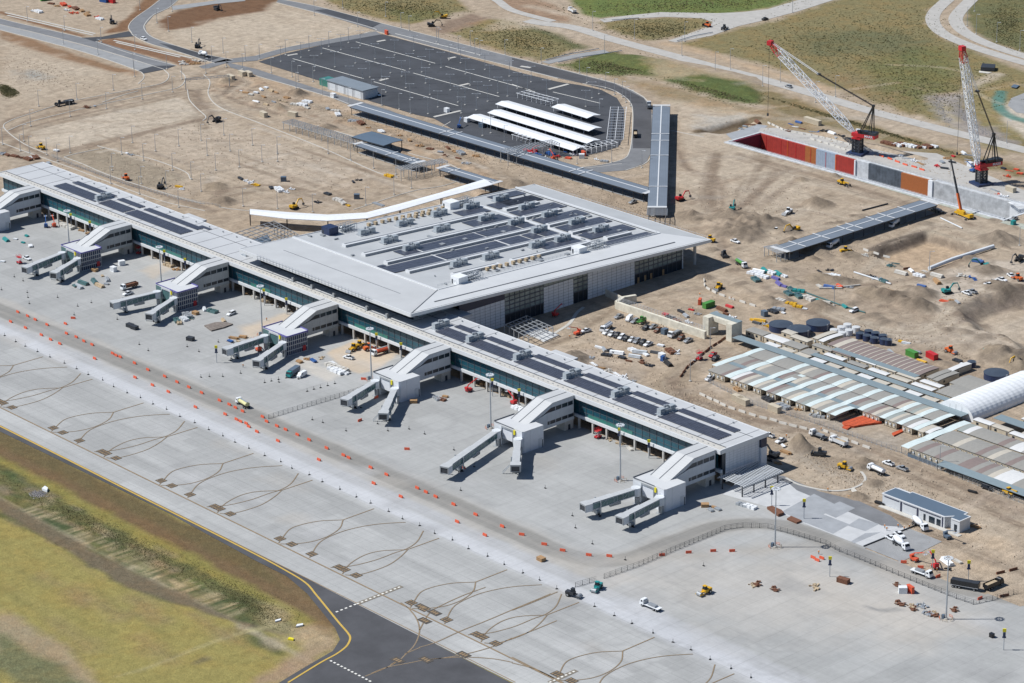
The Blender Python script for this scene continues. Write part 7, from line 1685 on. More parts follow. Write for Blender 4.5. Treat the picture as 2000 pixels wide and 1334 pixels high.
# ================================================================ cones, stands, temporary fences
def stand():
    t=thing('marker_post','','marker post');obj('post',MB().cyl((0,0,0),(0,0,1.5),.09,.07,6),'dark_metal',t);obj('base',MB().box((0,0,.12),(.9,.5,.24)),'black_rubber',t);return t
SP=Kind(stand)
for i,x in enumerate(np.arange(-352,172,9.7)): SP((x+r_.uniform(-1,1),-111.5+r_.uniform(-.6,.6),.12),r_.uniform(0,3),f'{nth(i)} dark marker post from the left along the taxiway edge','dark marker posts along the taxiway edge')
for i,(a,b_) in enumerate([(457,758+0),(470,755),(484,752),(499,749),(515,745),(540,775),(553,771),(566,768),(580,764),(594,760),(608,744),(616,742),(624,740)]):
    put(SP,(a+60,b_-10),(a+80,b_-16),f'{nth(i)} small marker from the left in the dotted line on the middle apron',group='small markers on the middle apron')
for i in range(46):
    p=(r_.uniform(60,1500),0);x=r_.uniform(-420,60);y=r_.uniform(-80,-45);SP((x,y,.12),0,'small dark marker post standing on the open apron between the gates','small markers dotted about the open apron')
def fence(label,pts,h=2.0,per=2,grp=None,m='galvanised'):
    P=[at(*p) for p in pts];S_=[Vector((p.x,p.y,0)) for p in P];O=S_[0];t=thing('temporary_fence',label,'fence',tuple(O));seg=[]
    Q=[];
    for a,c in zip(S_[:-1],S_[1:]):
        n=max(1,int((c-a).length/2.4))
        for k in range(n): Q.append(a.lerp(c,k/n)-O)
    Q.append(S_[-1]-O)
    for k in range(0,len(Q)-1,per):
        b=MB();e=min(k+per,len(Q)-1)
        for j in range(k,e):
            a,c=Q[j],Q[j+1];b.bar((a.x,a.y,0),(a.x,a.y,h),.12)
            for z in (.15,h*.35,h*.65,h-.05): b.bar((a.x,a.y,z),(c.x,c.y,z),.05)
            for f_k in (.25,.5,.75): q=a.lerp(c,f_k);b.bar((q.x,q.y,.15),(q.x,q.y,h),.03)
            b.box((a.x,a.y,.1),(.6,.3,.2),0)
        obj('fence_panel',b,'dark_metal' if m=='dark' else m,t)
FX=[(1180,1130),(1248,1106),(1310,1079),(1364,1057),(1416,1035),(1451,1030),(1500,1032),(1550,1045),(1613,1064),(1640,1078),(1669,1089),(1720,1110),(1778,1134),(1838,1158),(1868,1170),(1901,1181),(1938,1173),(1990,1158)]
fence('long temporary mesh fence curving along the haul road at lower right',FX,2.0,3,m='dark');fence('short temporary fence beside the teal roller',[(1124,1147),(1165,1135)],2,2,m='dark')
fence('temporary fence crossing the apron left of the boarding bridges',[(525,818),(600,795),(690,768),(745,748)],2,2,m='dark')
fence('mesh fence along the haul track in front of the cabin village',[(1380,745),(1470,790),(1600,830),(1760,885),(1900,945),(2000,985)],2,3)
fence('mesh fence on the terminal side of the long walkway',[(690,215),(850,262),(980,300)],2,3)
fence('mesh fence behind the pier at the far left',[(430,405),(360,392),(250,362),(150,325),(100,305)],1.6,3)
# concrete and plastic road blocks in lines
def block(m):
    def f(): t=thing('road_block','','road block');b=MB();b.loft([[(x,-.35,0),(x,.35,0),(x,.3,.25),(x,.12,.95),(x,-.12,.95),(x,-.3,.25)] for x in (-1.8,1.8)]);obj('body',b,m,t);return t
    return Kind(f)
BK={'white':block('concrete_wall'),'dark':block('rust'),'red':block('orange_plastic')}
def blocks(kind,pts,label,step=4.0,loose_=0.4):
    P=[Vector(at(*p)) for p in pts];i=0
    for a,c in zip(P[:-1],P[1:]):
        n=max(1,int((c-a).length/step))
        for k in range(n):
            q=a.lerp(c,(k+.5)/n);BK[kind]((q.x+r_.uniform(-loose_,loose_)*.4,q.y+r_.uniform(-loose_,loose_),.02),math.atan2(c.y-a.y,c.x-a.x)+r_.uniform(-.06,.06),f'{nth(i)} {label}',label.split(' ',1)[1] if False else label);i+=1
blocks('dark',[(1328,738),(1345,715),(1375,690),(1400,672),(1418,660)],'rusty road block from the bottom in the curved line beside the village')
blocks('white',[(1365,770),(1420,795),(1480,815),(1560,835),(1600,845)],'white road block from the left along the haul track',4.6)
blocks('white',[(1400,820),(1480,848)],'white road block from the left in the short row behind the pier',7)
blocks('white',[(1373,545),(1378,562),(1400,575),(1440,588),(1480,600)],'white road block from the top on the bend below the terminal shade',4.6)
blocks('white',[(1500,240),(1530,255),(1600,268),(1660,283),(1700,293)],'white road block from the left along the back of the crane yard')
blocks('white',[(1580,271),(1620,283),(1665,297)],'white road block from the left along the box rim')
blocks('red',[(1715,303),(1760,320),(1810,335)],'red and white road block from the left beside the blue matting',6)
blocks('white',[(1683,486),(1720,500),(1745,505)],'white road block from the left along the basin edge',5);blocks('dark',[(1750,530),(1790,522)],'dark road block in front of the basin',6)
blocks('dark',[(1943,1123),(1990,1112)],'dark road block from the left at the sand edge by the tipper',5);blocks('dark',[(1940,1168),(1985,1161)],'dark road block from the left at the fence corner',5)
blocks('white',[(1600,815+25),(1660,862),(1705,878)],'white road block from the left in front of the netting square',5)
# ================================================================ street and field light poles
def lpole(kind):
    def f():
        t=thing('light_pole','','light pole');H=9.6 if kind!='tall' else 12.5
        obj('pole',MB().cyl((0,0,0),(0,0,H),.17,.11,6),'galvanised',t);b=MB()
        if kind=='double': b.bar((-2.2,0,H),(2.2,0,H),.14);b.bb(-2.6,-1.7,-.2,.2,H-.05,H+.12);b.bb(1.7,2.6,-.2,.2,H-.05,H+.12)
        else: b.bar((0,0,H),(1.8,0,H+.1),.14);b.bb(1.3,2.2,-.2,.2,H,H+.16)
        obj('lamp',b,'pale_metal',t)
        obj('footing',MB().cyl((0,0,0),(0,0,.35),.62,n=8),'kerb' if kind=='double' else 'concrete_wall',t);return t
    return Kind(f)
LPK={k:lpole(k) for k in ('double','single','tall')}
def poles(kind,lst,k,ox,oy,where,rz=0.0):
    pts=sorted((ox+a/k,oy+b_/k) for a,b_ in lst)
    for i,p in enumerate(pts): P=at(*p);LPK[kind]((P.x,P.y,.1),rz+r_.uniform(-.08,.08),f'{nth(i)} light pole from the left {where}',f'light poles {where}')
poles('double',[(195,482),(352,450),(457,555),(512,422),(617,525),(665,390),(777,495),(815,358),(832,660),(890,605),(930,463),(980,620),(1015,722),(1050,572),(1083,433),(1138,598),(1170,687),(1202,540),(1203,780),(1233,398),(1295,565),(1325,652),(1358,740),(1357,507),(1420,838),(1445,530),(1517,705),(1577,800),(1598,493),(1635,580),(1632,820),(1672,668),(1732,765),(1787,545),(1825,633),(1808,793),(1888,728),(1963,753),(1978,597),(1343,890),(1720,860),(2040,692),(2119,712),(2147,642),(2267,750),(2574,833),(2622,767),(1603,885),(732,640)],3.994,500,0,'standing in the dark car park',.75)
poles('single',[(28,465),(120,570),(232,430),(283,600),(415,398),(570,365),(723,335),(313,690),(455,120),(677,65),(793,210),(1012,130),(1132,215),(1195,240),(1410,330),(1425,345),(1672,360),(1578,400),(1708,420),(1748,435),(1943,430),(1508,470),(447,640),(330,635),(518,740),(720,810),(903,745),(982,825),(1118,855),(1205,888),(1768,1060),(1832,1040),(1938,1110),(2225,495),(2524,570),(2729,690),(2797,740),(2859,760),(2922,830),(2886,800),(2582,650),(2677,735),(2680,900),(2505,1280),(2775,1270),(3010,1310)],3.994,500,0,'along the roads round the car park',.3)
poles('single',[(302,830),(600,775),(885,705),(548,910),(830,850),(1110,775),(1347,720),(1050,600),(187,1103),(240,985),(230,1195),(367,1210),(160,1180),(450,1260),(548,1195),(950,1205),(1033,1115),(1213,1180),(1120,1255),(1395,1140),(1570,1100),(1617,1215),(1747,1055),(1795,1180),(1970,1135),(1347,1330),(1683,1330),(1868,1305),(1493,1400),(875,1330),(865,1435),(1088,1515),(1103,1436),(1297,1470),(1395,1620),(1570,1495),(1897,1610),(2165,1260),(2045,1265),(2165,1200),(2560,1200),(2735,1250),(2915,1315),(3090,1360),(2440,1655),(2854,1600),(2165,1630),(3075,1520),(3210,1470),(22,1130)],3.994,0,0,'over the bare ground left of the terminal',.5)
poles('single',[(215,165),(505,240),(495,345),(765,425),(790,330),(1042,535),(1055,390),(1302,540),(1315,245),(1225,180),(1497,330),(1742,415),(1607,575),(1653,480),(1767,525),(1915,475),(1893,540),(1420,620),(1093,80),(1343,90)],3.994,0,0,'along the approach roads at upper left',.2)
poles('tall',[(723,430),(1347,325),(955,305),(630,240),(1325,435),(1702,540),(1585,565),(1955,675),(2092,640),(2368,800),(2522,755),(2187,100),(3550,205),(3620,265),(3780,330),(3960,395),(3857,1115),(3607,90)],3.994,1000,0,'along the pale roads beyond the site',.4)
for p,l in (((1258+557,529+0),'dark timber pole in front of the excavation basin'),((1629,597),'dark timber pole beside the blue pipe trench'),((1991,480),'dark pole at the right edge by the basin'),((1835,916),'lamp pole in front of the lower right cabins'),((1348,745),'lamp pole left of the village corner'),((1387,681),'lamp pole beside the rusty blocks')): put(LPK['single'],p,(p[0]+10,p[1]),l)
# ================================================================ materials, containers, crates lying about
def con(m,L=6.0,w=2.4,h=2.6):
    def f():
        t=thing('container','','container');obj('body',MB().bb(-L/2,L/2,-w/2,w/2,.1,h),m,t)
        b=MB()
        for k in range(int(L/.4)): b.bb(-L/2+.1+k*.4,-L/2+.22+k*.4,-w/2-.04,w/2+.04,.25,h-.15)
        b.bb(-L/2-.03,L/2+.03,-w/2-.05,w/2+.05,.05,.22);b.bb(-L/2-.03,L/2+.03,-w/2-.05,w/2+.05,h-.12,h+.02);obj('rib',b,m,t)
        obj('door',MB().bb(L/2+.0,L/2+.06,-w/2+.15,w/2-.15,.3,h-.2),m,t);return t
    return Kind(f)
CN={k:con(*v) for k,v in dict(cream=('cabin_wall',),green=('green_paint',),red=('red_paint',),blue=('blue_paint',),white=('white_paint',3,2.2,2.4),grey=('slate_roof',2.8,2.2,2.5),rust=('rust',4.5,2.2,1.8),wood=('wood',3.0,2.2,1.4),orange=('orange_plastic',3.4,1.2,2.6),long=('cabin_wall',12,2.5,2.7),teal=('teal_paint',2,2,2.2),wc=('blue_paint',1.5,1.4,2.3),black=('black_paint',1.6,1.2,1.6),dgreen=('dark_metal',3.4,2.2,1.7)).items()}
for k,p,q,l in (('long',(1587,241),(1600,245),'long cream container on the crane yard with yellow end'),('cream',(1974,374),(1985,378),'cream container behind the right crane'),('green',(1384,600),(1390,598),'green container behind the retaining wall'),('orange',(1367,594),(1369,590),'tall orange box behind the retaining wall'),('green',(1781,696),(1788,699),'green container behind the brown cabin block'),
 ('red',(1820,700),(1826,703),'red container behind the brown cabin block'),('teal',(1926,690),(1930,688),'small teal hut on the dark spoil'),('grey',(1298,652),(1303,650),'pale blue-grey container in the upper parking row'),('white',(1293,700),(1297,702),'small white box by the stacked materials'),('wc',(1294,705),(1296,704),'blue portable toilet by the stacked materials'),
 ('rust',(1647,1138),(1654,1140),'brown steel crate on the lower right apron'),('orange',(1778,1157),(1781,1159),'bright orange panel box on the lower right apron'),('white',(1763,1158),(1765,1158),'pale grey cabinet beside the orange panel box'),('black',(1937,1245),(1939,1246),'black bin alone at the lower right corner'),('dgreen',(254,639),(260,641),'left dark tarped load on the apron'),('dgreen',(263,643),(269,645),'right dark tarped load on the apron'),
 ('dgreen',(372,665),(377,666),'dark green bin on the apron by a boarding bridge'),('wood',(1057,1095),(1059,1096),'small brown cabinet at the haul road bend'),('wood',(808,787),(812,787),'cardboard crates at the foot of the third tower from right'),('wood',(1377,990),(1381,990),'tan crates right of the last gate tower'),('wood',(185,530),(189,531),'tan crate at the foot of the unfinished tower'),('wood',(382,614),(385,615),'tan crate beside the second unfinished tower'),
 ('white',(238,518),(250,516),'white wrapped unit under the second link'),('white',(222,530),(230,533),'white open box under the second link'),('cream',(1451,789),(1458,792),'cream container in front of the village'),('cream',(1513,803),(1520,806),'second cream container in front of the village'),('cream',(1442,784),(1449,787),'low cream container left of the other one'),('grey',(1493,617),(1497,619),'dark blue-grey container by the water tanks'),
 ('cream',(515,227),(519,229),'small white cabin at the left of the walkway works'),('cream',(572,227),(577,228),'cream hut at the end of the bare walkway frame'),('white',(873,219),(876,220),'white cubicle in the car park by the walkway'),('grey',(941,249),(950,251),'grey container below the white canopies'),('white',(651,190),(655,191),'pale pillar box pair near the utility building'),('white',(912,238),(918,240),'cream cabinet beside the blue boom lift'),
 ('orange',(1140,304),(1142,305),'orange cabinet at the near edge of the car park'),('white',(1136,309),(1139,309),'grey cabinet beside the orange one'),('teal',(1979,439),(1982,440),'small blue bin near the end of the box'),('cream',(473,147),(477,149),'white box left at the material yard'),('cream',(451,155),(456,157),'second white box at the material yard'),('cream',(486,148),(490,150),'third white box at the material yard'),
 ('red',(218,5),(226,7),'red container in the yard at the top left'),('blue',(203,4),(209,5),'blue container in the yard at the top left'),('green',(88,1),(96,0),'green container at the top left edge'),('white',(1895,318+7),(1902,327),'white open cabin on the crane yard'),('grey',(554,354),(556,354),'dark box alone on the bare ground'),('grey',(697,388),(699,388),'dark portable toilet behind the curved canopy'),('orange',(755,67),(757,68),'orange toilet at the top corner of the car park')): put(CN[k],p,q,l,.03)
# stacks: timber, pipes, sheets, wrapped bundles
def stack(kind,m):
    def f():
        t=thing({'pipes':'pipe_bundle','sheets':'sheet_stack','bales':'wrapped_bundle','timber':'timber_stack','junk':'scrap_pile','rebar':'rebar_bundle'}[kind],'',kind if kind!='junk' else 'scrap pile')
        b=MB();q=random.Random(hash(m)%99+len(kind))
        if kind=='pipes':
            for r in range(3):
                for k in range(5-r): b.cyl((-3,-1+k*.5+r*.25,.26+r*.43),(3,-1+k*.5+r*.25,.26+r*.43),.24,n=7)
        elif kind=='sheets':
            for k in range(5): b.box((q.uniform(-.3,.3),q.uniform(-.2,.2),.15+k*.16),(3.2,1.6,.12),q.uniform(-.12,.12))
        elif kind=='bales':
            for k in range(6): b.box(((k%3)*2.2-2.2+q.uniform(-.2,.2),(k//3)*1.7-.8,.65),(1.9,1.4,1.2),q.uniform(-.1,.1),0,.94)
        elif kind=='timber':
            for k in range(9): b.box((q.uniform(-.5,.5),(k%3)*.5-.5,.15+(k//3)*.3),(4.4,.4,.24),q.uniform(-.05,.05))
        elif kind=='rebar':
            for k in range(12): b.bar((-3+q.uniform(-.5,.5),-.8+k*.14,.12),(3+q.uniform(-.5,.5),-.8+k*.14+q.uniform(-.3,.3),.14+q.uniform(0,.4)),.1)
        else:
            for k in range(14): b.box((q.uniform(-2.2,2.2),q.uniform(-1.5,1.5),q.uniform(.1,.6)),(q.uniform(.4,2.2),q.uniform(.2,1.0),q.uniform(.1,.6)),q.uniform(0,3),q.uniform(-.4,.4))
        obj('pieces' if kind!='pipes' else 'pipes',b,m,t)
        b=MB();b.bb(-1.9,-1.7,-1.1,1.1,0,.1);b.bb(1.7,1.9,-1.1,1.1,0,.1);obj('bearer',b,'wood',t);return t
    return Kind(f)
ST={}
COLN={'white_paint':'white','tan_card':'tan','dark_metal':'dark','orange_plastic':'orange','rust':'rusty','galvanised':'grey steel','teal_paint':'teal','blue_paint':'blue','wood':'brown','concrete_wall':'pale concrete','green_paint':'green','red_paint':'red','wrap_purple':'purple','bridge_glass':'pale teal','black_rubber':'black','yellow_paint':'yellow','pale_metal':'pale grey'}
KN={'pipes':'pipe bundle','sheets':'sheet stack','bales':'wrapped bundle','timber':'timber stack','junk':'scrap pile','rebar':'rebar bundle'}
CLU=[('on the apron right of the far left link',[(30,468),(45,475),(60,482),(12,470),(5,512),(52,462)],('sheets','pipes'),('teal_paint','galvanised','white_paint','blue_paint')),
 ('in front of the second link',[(155,562),(163,555),(147,560),(185,552),(195,560),(210,548),(208,556),(200,540)],('pipes','sheets','junk'),('galvanised','tan_card','bridge_glass')),
 ('in front of the third link',[(345,628),(360,625),(366,618),(372,623),(350,632),(400,606),(415,610),(437,628)],('pipes','bales','junk'),('galvanised','pale_metal','bridge_glass','tan_card')),
 ('around the middle link',[(585,708),(600,702),(612,706),(628,700),(450,668),(457,662),(466,668),(475,660)],('sheets','timber','junk'),('tan_card','blue_paint','wood','galvanised')),
 ('in the white block field left of the sand patch',[(650,712),(656,716),(662,720),(668,724),(652,722),(660,728),(672,730),(645,716)],('bales',),('white_paint','concrete_wall')),
 ('under the pier columns near the middle',[(330,520),(345,527),(500,582),(520,590),(540,598),(560,606),(480,575),(120,440),(135,446),(160,452),(175,458),(950,752),(970,762),(990,772),(1190,860),(1210,868),(1230,878)],('bales','junk','timber'),('white_paint','tan_card','wood','concrete_wall')),
 ('right of the second gate tower from the right',[(853,780),(862,782),(870,776),(1395,992),(1402,996),(1388,998),(1012,800),(1450,988),(1465,992)],('junk','sheets','bales'),('white_paint','wood','galvanised','rust')),
 ('in the material yard behind the parked cars',[(1195,688),(1205,691),(1215,700),(1228,706),(1237,686),(1250,690),(1262,694),(1255,708),(1268,714),(1280,690),(1310,688),(1322,690),(1290,676),(1180,684),(1170,680),(1240,698),(1300,708),(1305,712),(1185,695)],('pipes','bales','junk','sheets','timber'),('black_rubber','white_paint','rust','galvanised','dark_metal','wood','white_paint')),
 ('along the dirt behind the right half of the pier',[(1175,720),(1190,726),(1205,732),(1220,738),(1235,745),(1200,742),(1180,735),(1228,752),(1160,712),(1150,700)],('timber','rebar','junk'),('white_paint','concrete_wall','wood','galvanised')),
 ('behind the retaining wall',[(1330,610),(1340,618),(1350,606),(1362,614),(1400,612),(1410,606),(1418,614),(1425,600),(1430,620),(1300,615),(1310,622),(1322,628),(1345,630),(1390,620),(1260,595+20)],('junk','timber','sheets','pipes'),('red_paint','rust','galvanised','white_paint','dark_metal')),
 ('in the brightly wrapped pipe yard right of the terminal',[(1472,536),(1482,532),(1494,530),(1505,534),(1520,536),(1530,540),(1515,545),(1490,542),(1476,548),(1530,560),(1545,566),(1560,570),(1522,556)],('pipes','bales'),('teal_paint','wrap_purple','bridge_glass','white_paint')),
 ('around the excavation basin',[(1600,530),(1615,536),(1630,540),(1620,528),(1640,545),(1700,540),(1712,545),(1725,550),(1760,535),(1780,530),(1795,540),(1810,532),(1690,500),(1740,520),(1750,515)],('pipes','rebar','junk','bales'),('galvanised','white_paint','concrete_wall','dark_metal','bridge_glass')),
 ('along the trenches at the right',[(1600,560),(1620,562),(1640,560),(1660,562),(1700,570),(1740,572),(1780,566),(1800,560),(1830,552),(1860,588),(1870,592),(1845,590),(1690,580),(1900,545),(1880,540),(1910,512),(1830,540),(1910,508)],('pipes','junk','timber'),('concrete_wall','orange_plastic','galvanised','blue_paint','wood')),
 ('near the blue trench below the basin',[(1560,580),(1580,585),(1600,590),(1612,592),(1540,575),(1650,600),(1525,588)],('pipes','bales'),('bridge_glass','galvanised','concrete_wall','teal_paint')),
 ('on the crane yard left of the first crane',[(1545,243),(1553,248),(1560,240),(1567,252),(1590,258),(1600,262),(1610,256),(1625,262),(1540,256),(1455,248),(1465,244),(1480,240),(1447,252),(1630,270),(1640,266)],('junk','sheets','rebar','pipes'),('dark_metal','galvanised','rust','white_paint','blue_paint')),
 ('in the row of white topped blocks beyond the cranes',[(1732,281),(1742,284),(1752,285),(1762,284),(1772,286),(1782,287),(1792,288),(1802,289),(1812,288),(1824,287)],('bales',),('white_paint','rust')),
 ('on the crane yard between the two cranes',[(1760,305),(1772,310),(1785,315),(1798,320),(1850,310),(1862,306),(1872,302),(1882,300),(1890,312),(1860,318),(1845,330),(1830,325),(1905,330),(1840,318),(1888,303)],('junk','rebar','timber','sheets'),('dark_metal','galvanised','red_paint','wood','white_paint')),
 ('right of the second crane',[(1960,330),(1972,334),(1985,332),(1992,340),(1968,345),(1975,398),(1988,402),(1996,396),(1960,384),(1950,380),(1942,372)],('junk','rebar','sheets'),('galvanised','orange_plastic','white_paint','dark_metal')),
 ('in the material yard left of the car park walkway',[(470,178),(480,182),(490,186),(500,182),(510,176),(515,190),(520,172),(530,178),(540,182),(545,196),(555,200),(560,192),(575,205),(590,206),(600,200),(500,200),(535,200),(520,205),(600,212),(640,214),(655,218)],('bales','timber','sheets','pipes'),('white_paint','tan_card','galvanised','wood','concrete_wall')),
 ('along the dirt between the two walkways',[(660,225),(675,232),(690,238),(705,242),(720,250),(745,258),(800,275),(820,285),(840,292),(860,298),(875,290),(890,296),(900,300),(930,305),(780,265),(870,305),(895,310),(910,320)],('bales','junk','timber','sheets'),('white_paint','tan_card','galvanised','wood','rust')),
 ('near the scaffold bridge at the car park edge',[(1040,300),(1050,305),(1065,308),(1075,302),(1090,306),(1105,298),(1120,302),(1110,310),(1030,296),(1165,312),(1180,316)],('junk','bales','sheets'),('red_paint','blue_paint','orange_plastic','galvanised','white_paint')),
 ('on the bare ground behind the curved canopy',[(470,350),(480,354),(490,358),(500,362),(530,368),(545,372),(560,376),(570,370),(640,380),(660,392),(670,398),(680,402),(690,356),(700,352),(620,395),(760,345),(350,366),(356,370)],('bales','junk','timber'),('white_paint','dark_metal','yellow_paint','concrete_wall')),
 ('at the far left behind the pier',[(5,301),(15,304),(28,306),(40,308),(55,312),(62,308),(95,320),(70,309),(110,295),(248,300),(256,303),(170,210),(185,208)],('bales','sheets','junk'),('white_paint','rust','galvanised')),
 ('in the rubbish heaps at the top left',[(100,8),(112,12),(124,10),(136,14),(148,18),(160,22),(130,20),(150,26),(170,30),(190,34),(172,24),(140,26),(195,38),(65,22),(75,24)],('junk','bales'),('rust','white_paint','orange_plastic','wood')),
 ('on the broken kerb at the upper left junction',[(355,122),(365,120),(375,125),(385,124),(395,120),(360,126),(380,119)],('junk',),('concrete_wall','wood')),
 ('in the yellow clutter on the lower right apron',[(1758,1180),(1780,1185),(1785,1190),(1800,1185),(1812,1200),(1822,1202),(1826,1198),(1592,1148),(1514,1152),(1480,1142),(1470,1144),(1752,1143),(1865,1192)],('junk',),('tan_card','rust','galvanised')),
 ('beside the white slab blocks behind the pier end',[(1505,900),(1520,905),(1535,885),(1545,874),(1530,872),(1665,970),(1670,962),(1720,985),(1850,1100),(1855,1112),(1870,1098),(1905,1030),(1900,962)],('junk','timber','pipes'),('concrete_wall','white_paint','wood','black_rubber')),
 ('in front of the netting squares',[(1530,796),(1590,812),(1600,815),(1780,838),(1560,800),(1610,812),(1545,780),(1500,782),(1440,762)],('junk','bales'),('galvanised','dark_metal','wood','concrete_wall')),
 ('between the tanks and the back cabins',[(1478,632),(1484,628),(1490,634),(1500,638),(1470,626),(1510,610),(1520,606),(1530,612),(1558,600),(1572,604),(1545,595),(1680,652),(1690,662),(1700,668),(1760,668),(1770,672),(1790,690),(1800,708),(1870,706),(1880,712),(1740,690)],('pipes','junk','bales','sheets'),('galvanised','white_paint','dark_metal','yellow_paint'))]
for where,pts,kinds,cols in CLU:
    seen={}
    for p in sorted(pts):
        k=r_.choice(kinds);m=r_.choice(cols);K=ST.setdefault((k,m),None) or stack(k,m);ST[(k,m)]=K
        n=seen.get((k,m),0);seen[(k,m)]=n+1
        P=at(*p);K((P.x,P.y,.1 if P.y<2 else 0.03),r_.uniform(-.5,.5),f'{nth(n)+" " if n else ""}{COLN[m]} {KN[k]} {where}'.strip(),None,r_.uniform(.65,1.1))
# flat rusty mats, orange netting, pallets
def flat(name,label,cat,pts,z0,z1,m): b=MB();c=at(*pts[0]);b.prism([(at(*p).x-c.x,at(*p).y-c.y) for p in pts],0,z1-z0);o=obj(name,b,m);o.location=(c.x,c.y,z0);return tag(o,label,cat)
M_('slat_grey',(.20,.17,.15),.85,var=.3,stripe=('X',1.6,.4,.4))
flat('formwork_stack','flat dark grey slatted stack lying on the apron by the middle link','formwork',[(399,638),(413,648),(437,642),(455,635),(440,631),(420,632)],.12,.7,'slat_grey')
flat('steel_mat','rusty steel mat stack left on the paving right of the pier end','steel mat',[(1498,995),(1520,1010),(1531,1006),(1526,1001),(1508,993)],.12,1.2,'rust')
flat('steel_mat','low rusty steel mat beside the fence right of the pier end','steel mat',[(1537,1016),(1556,1024),(1566,1020),(1545,1011)],.12,.8,'rust')
M_('netting',(.50,.085,.03),.8,var=.35,scale=1.6,bump=.6,stripe=('X',2.4,.4,.3))
flat('safety_netting','large orange netting heap nearest the cabins','netting',[(1645,828),(1650,834),(1668,836),(1690,832),(1722,828),(1712,822),(1690,815),(1675,818)],.03,.9,'netting')
flat('safety_netting','small orange netting heap left of the large one','netting',[(1645,836),(1655,840),(1662,836),(1650,832)],.03,.6,'netting')
flat('safety_netting','orange netting strip right of the large heap','netting',[(1742,848),(1746,853),(1766,843),(1762,840)],.03,.6,'netting')
# earth-coloured spoil and stones: nobody could count them
def scatter(name,n,gen,size,m,z=0.0):
    r=np.random.default_rng(len(name)+n);V=[];F=[];c=0
    base=np.array([(-.5,-.5,0),(.5,-.5,0),(.5,.5,0),(-.5,.5,0),(.1,.05,.75)])
    for x,y in gen(n,r):
        s=size[0]+(size[1]-size[0])*r.random()**2;a=r.random()*6.28;ca,sa=math.cos(a),math.sin(a);k=.5+r.random()
        q=base*np.array([s*k,s,s*(.5+.6*r.random())]);V.append(np.stack([x+q[:,0]*ca-q[:,1]*sa,y+q[:,0]*sa+q[:,1]*ca,q[:,2]+z-.02],1));F+= [(c,c+1,c+4),(c+1,c+2,c+4),(c+2,c+3,c+4),(c+3,c,c+4)];c+=5
    V=np.concatenate(V);me=bpy.data.meshes.new(name);me.from_pydata(V.tolist(),[],F);me.materials.append(MT[m]);o=bpy.data.objects.new(name,me);COL.objects.link(o);o['kind']='stuff';return o
PITS=[W2([(1690,505),(1720,482),(1810,452),(1840,462),(1938,486),(1815,528),(1790,530),(1745,512),(1700,498)]),W2([(1868,600),(1920,575),(2010,555),(2100,570),(2200,700),(2010,690),(1960,655),(1900,640)]),_boxw,W2([(1430,262),(1360,258),(1375,248),(1465,229),(1475,236)])]
def sunk(q):
    for P in PITS:
        c=False;n=len(P)
        for i in range(n):
            a,b=P[i],P[(i+1)%n]
            if (a[1]>q[1])!=(b[1]>q[1]) and q[0]<(b[0]-a[0])*(q[1]-a[1])/(b[1]-a[1])+a[0]: c=not c
        if c: return True
    return False
def in_px(polys):
    def g(n,r):
        out=[]
        while len(out)<n:
            P=polys[r.integers(len(polys))];a,b_,c,d=[np.array(at(*p)[:2]) for p in P];u,v=np.clip(r.normal(.5,.3,2),-.15,1.15);q=a*(1-u)*(1-v)+b_*u*(1-v)+c*u*v+d*(1-u)*v;sunk(q) or out.append(q)
        return out
    return g
M_('stone_pale',(.50,.44,.36),.9);M_('stone_dark',(.17,.135,.10),.95);M_('clod',(.34,.27,.20),.95)
WORKS=[[(1320,400),(1480,330),(1640,400),(1480,500)],[(1480,520),(1680,440),(1900,440),(1700,600)],[(1700,600),(1950,520),(2000,640),(1800,700)],[(1050,700),(1250,600),(1420,600),(1240,760)],[(1250,760),(1330,740),(1500,840),(1420,860)],[(1500,850),(1700,880),(2000,1010),(1880,1080)],[(430,140),(620,200),(980,320),(420,200)],[(200,250),(420,230),(900,350),(560,400)],[(640,210),(720,222),(1100,350),(980,345)],[(1020,360),(1200,360),(1350,450),(1300,440)],[(0,90),(180,150),(120,180),(0,160)],[(100,300),(300,290),(500,390),(300,400)],[(1450,245),(1700,300),(2000,390),(1940,330)],[(1640,640),(1760,650),(2000,740),(1900,700)],[(1540,860),(1700,930),(1780,980),(1600,950)]]
scatter('gravel',7000,in_px(WORKS),(.12,.45),'stone_pale');scatter('rubble',7000,in_px(WORKS),(.15,.6),'stone_dark');scatter('earth_clods',9000,in_px(WORKS),(.2,.9),'clod')
M_('rock_grey',(.22,.21,.21),.9);scatter('rock_lining',1600,in_px([[(1815,190),(1835,190),(1860,240),(1845,240)],[(1865,200),(1885,210),(1900,255),(1885,250)],[(1890,240),(1905,240),(1970,280),(1950,282)],[(60,962),(80,958),(92,968),(66,972)]]),(.25,.7),'rock_grey')
# grass and scrub
def tufts(name,n,gen,h,w,m):
    r=np.random.default_rng(n);V=[];F=[];c=0
    for x,y in gen(n,r):
        H=h[0]+(h[1]-h[0])*r.random();a=r.random()*6.28
        for k in range(3):
            b_=a+k*1.05;ww=w*(.6+.8*r.random());dx,dy=math.cos(b_)*ww,math.sin(b_)*ww;lx,ly=r.normal(0,.25,2)*H
            V+= [(x-dx,y-dy,-.05),(x+dx,y+dy,-.05),(x+dx*.7+lx,y+dy*.7+ly,H*(.6+.4*r.random())),(x-dx*.5+lx,y-dy*.5+ly,H)];F.append((c,c+1,c+2,c+3));c+=4
    me=bpy.data.meshes.new(name);me.from_pydata(V,[],F);me.materials.append(MT[m]);o=bpy.data.objects.new(name,me);COL.objects.link(o);o['kind']='stuff';return o
M_('grass_dark',(.075,.10,.04),.9,var=.35,scale=.12);M_('grass_straw',(.34,.29,.16),.9,var=.3,scale=.12);M_('grass_olive',(.17,.16,.07),.9,var=.35,scale=.12)
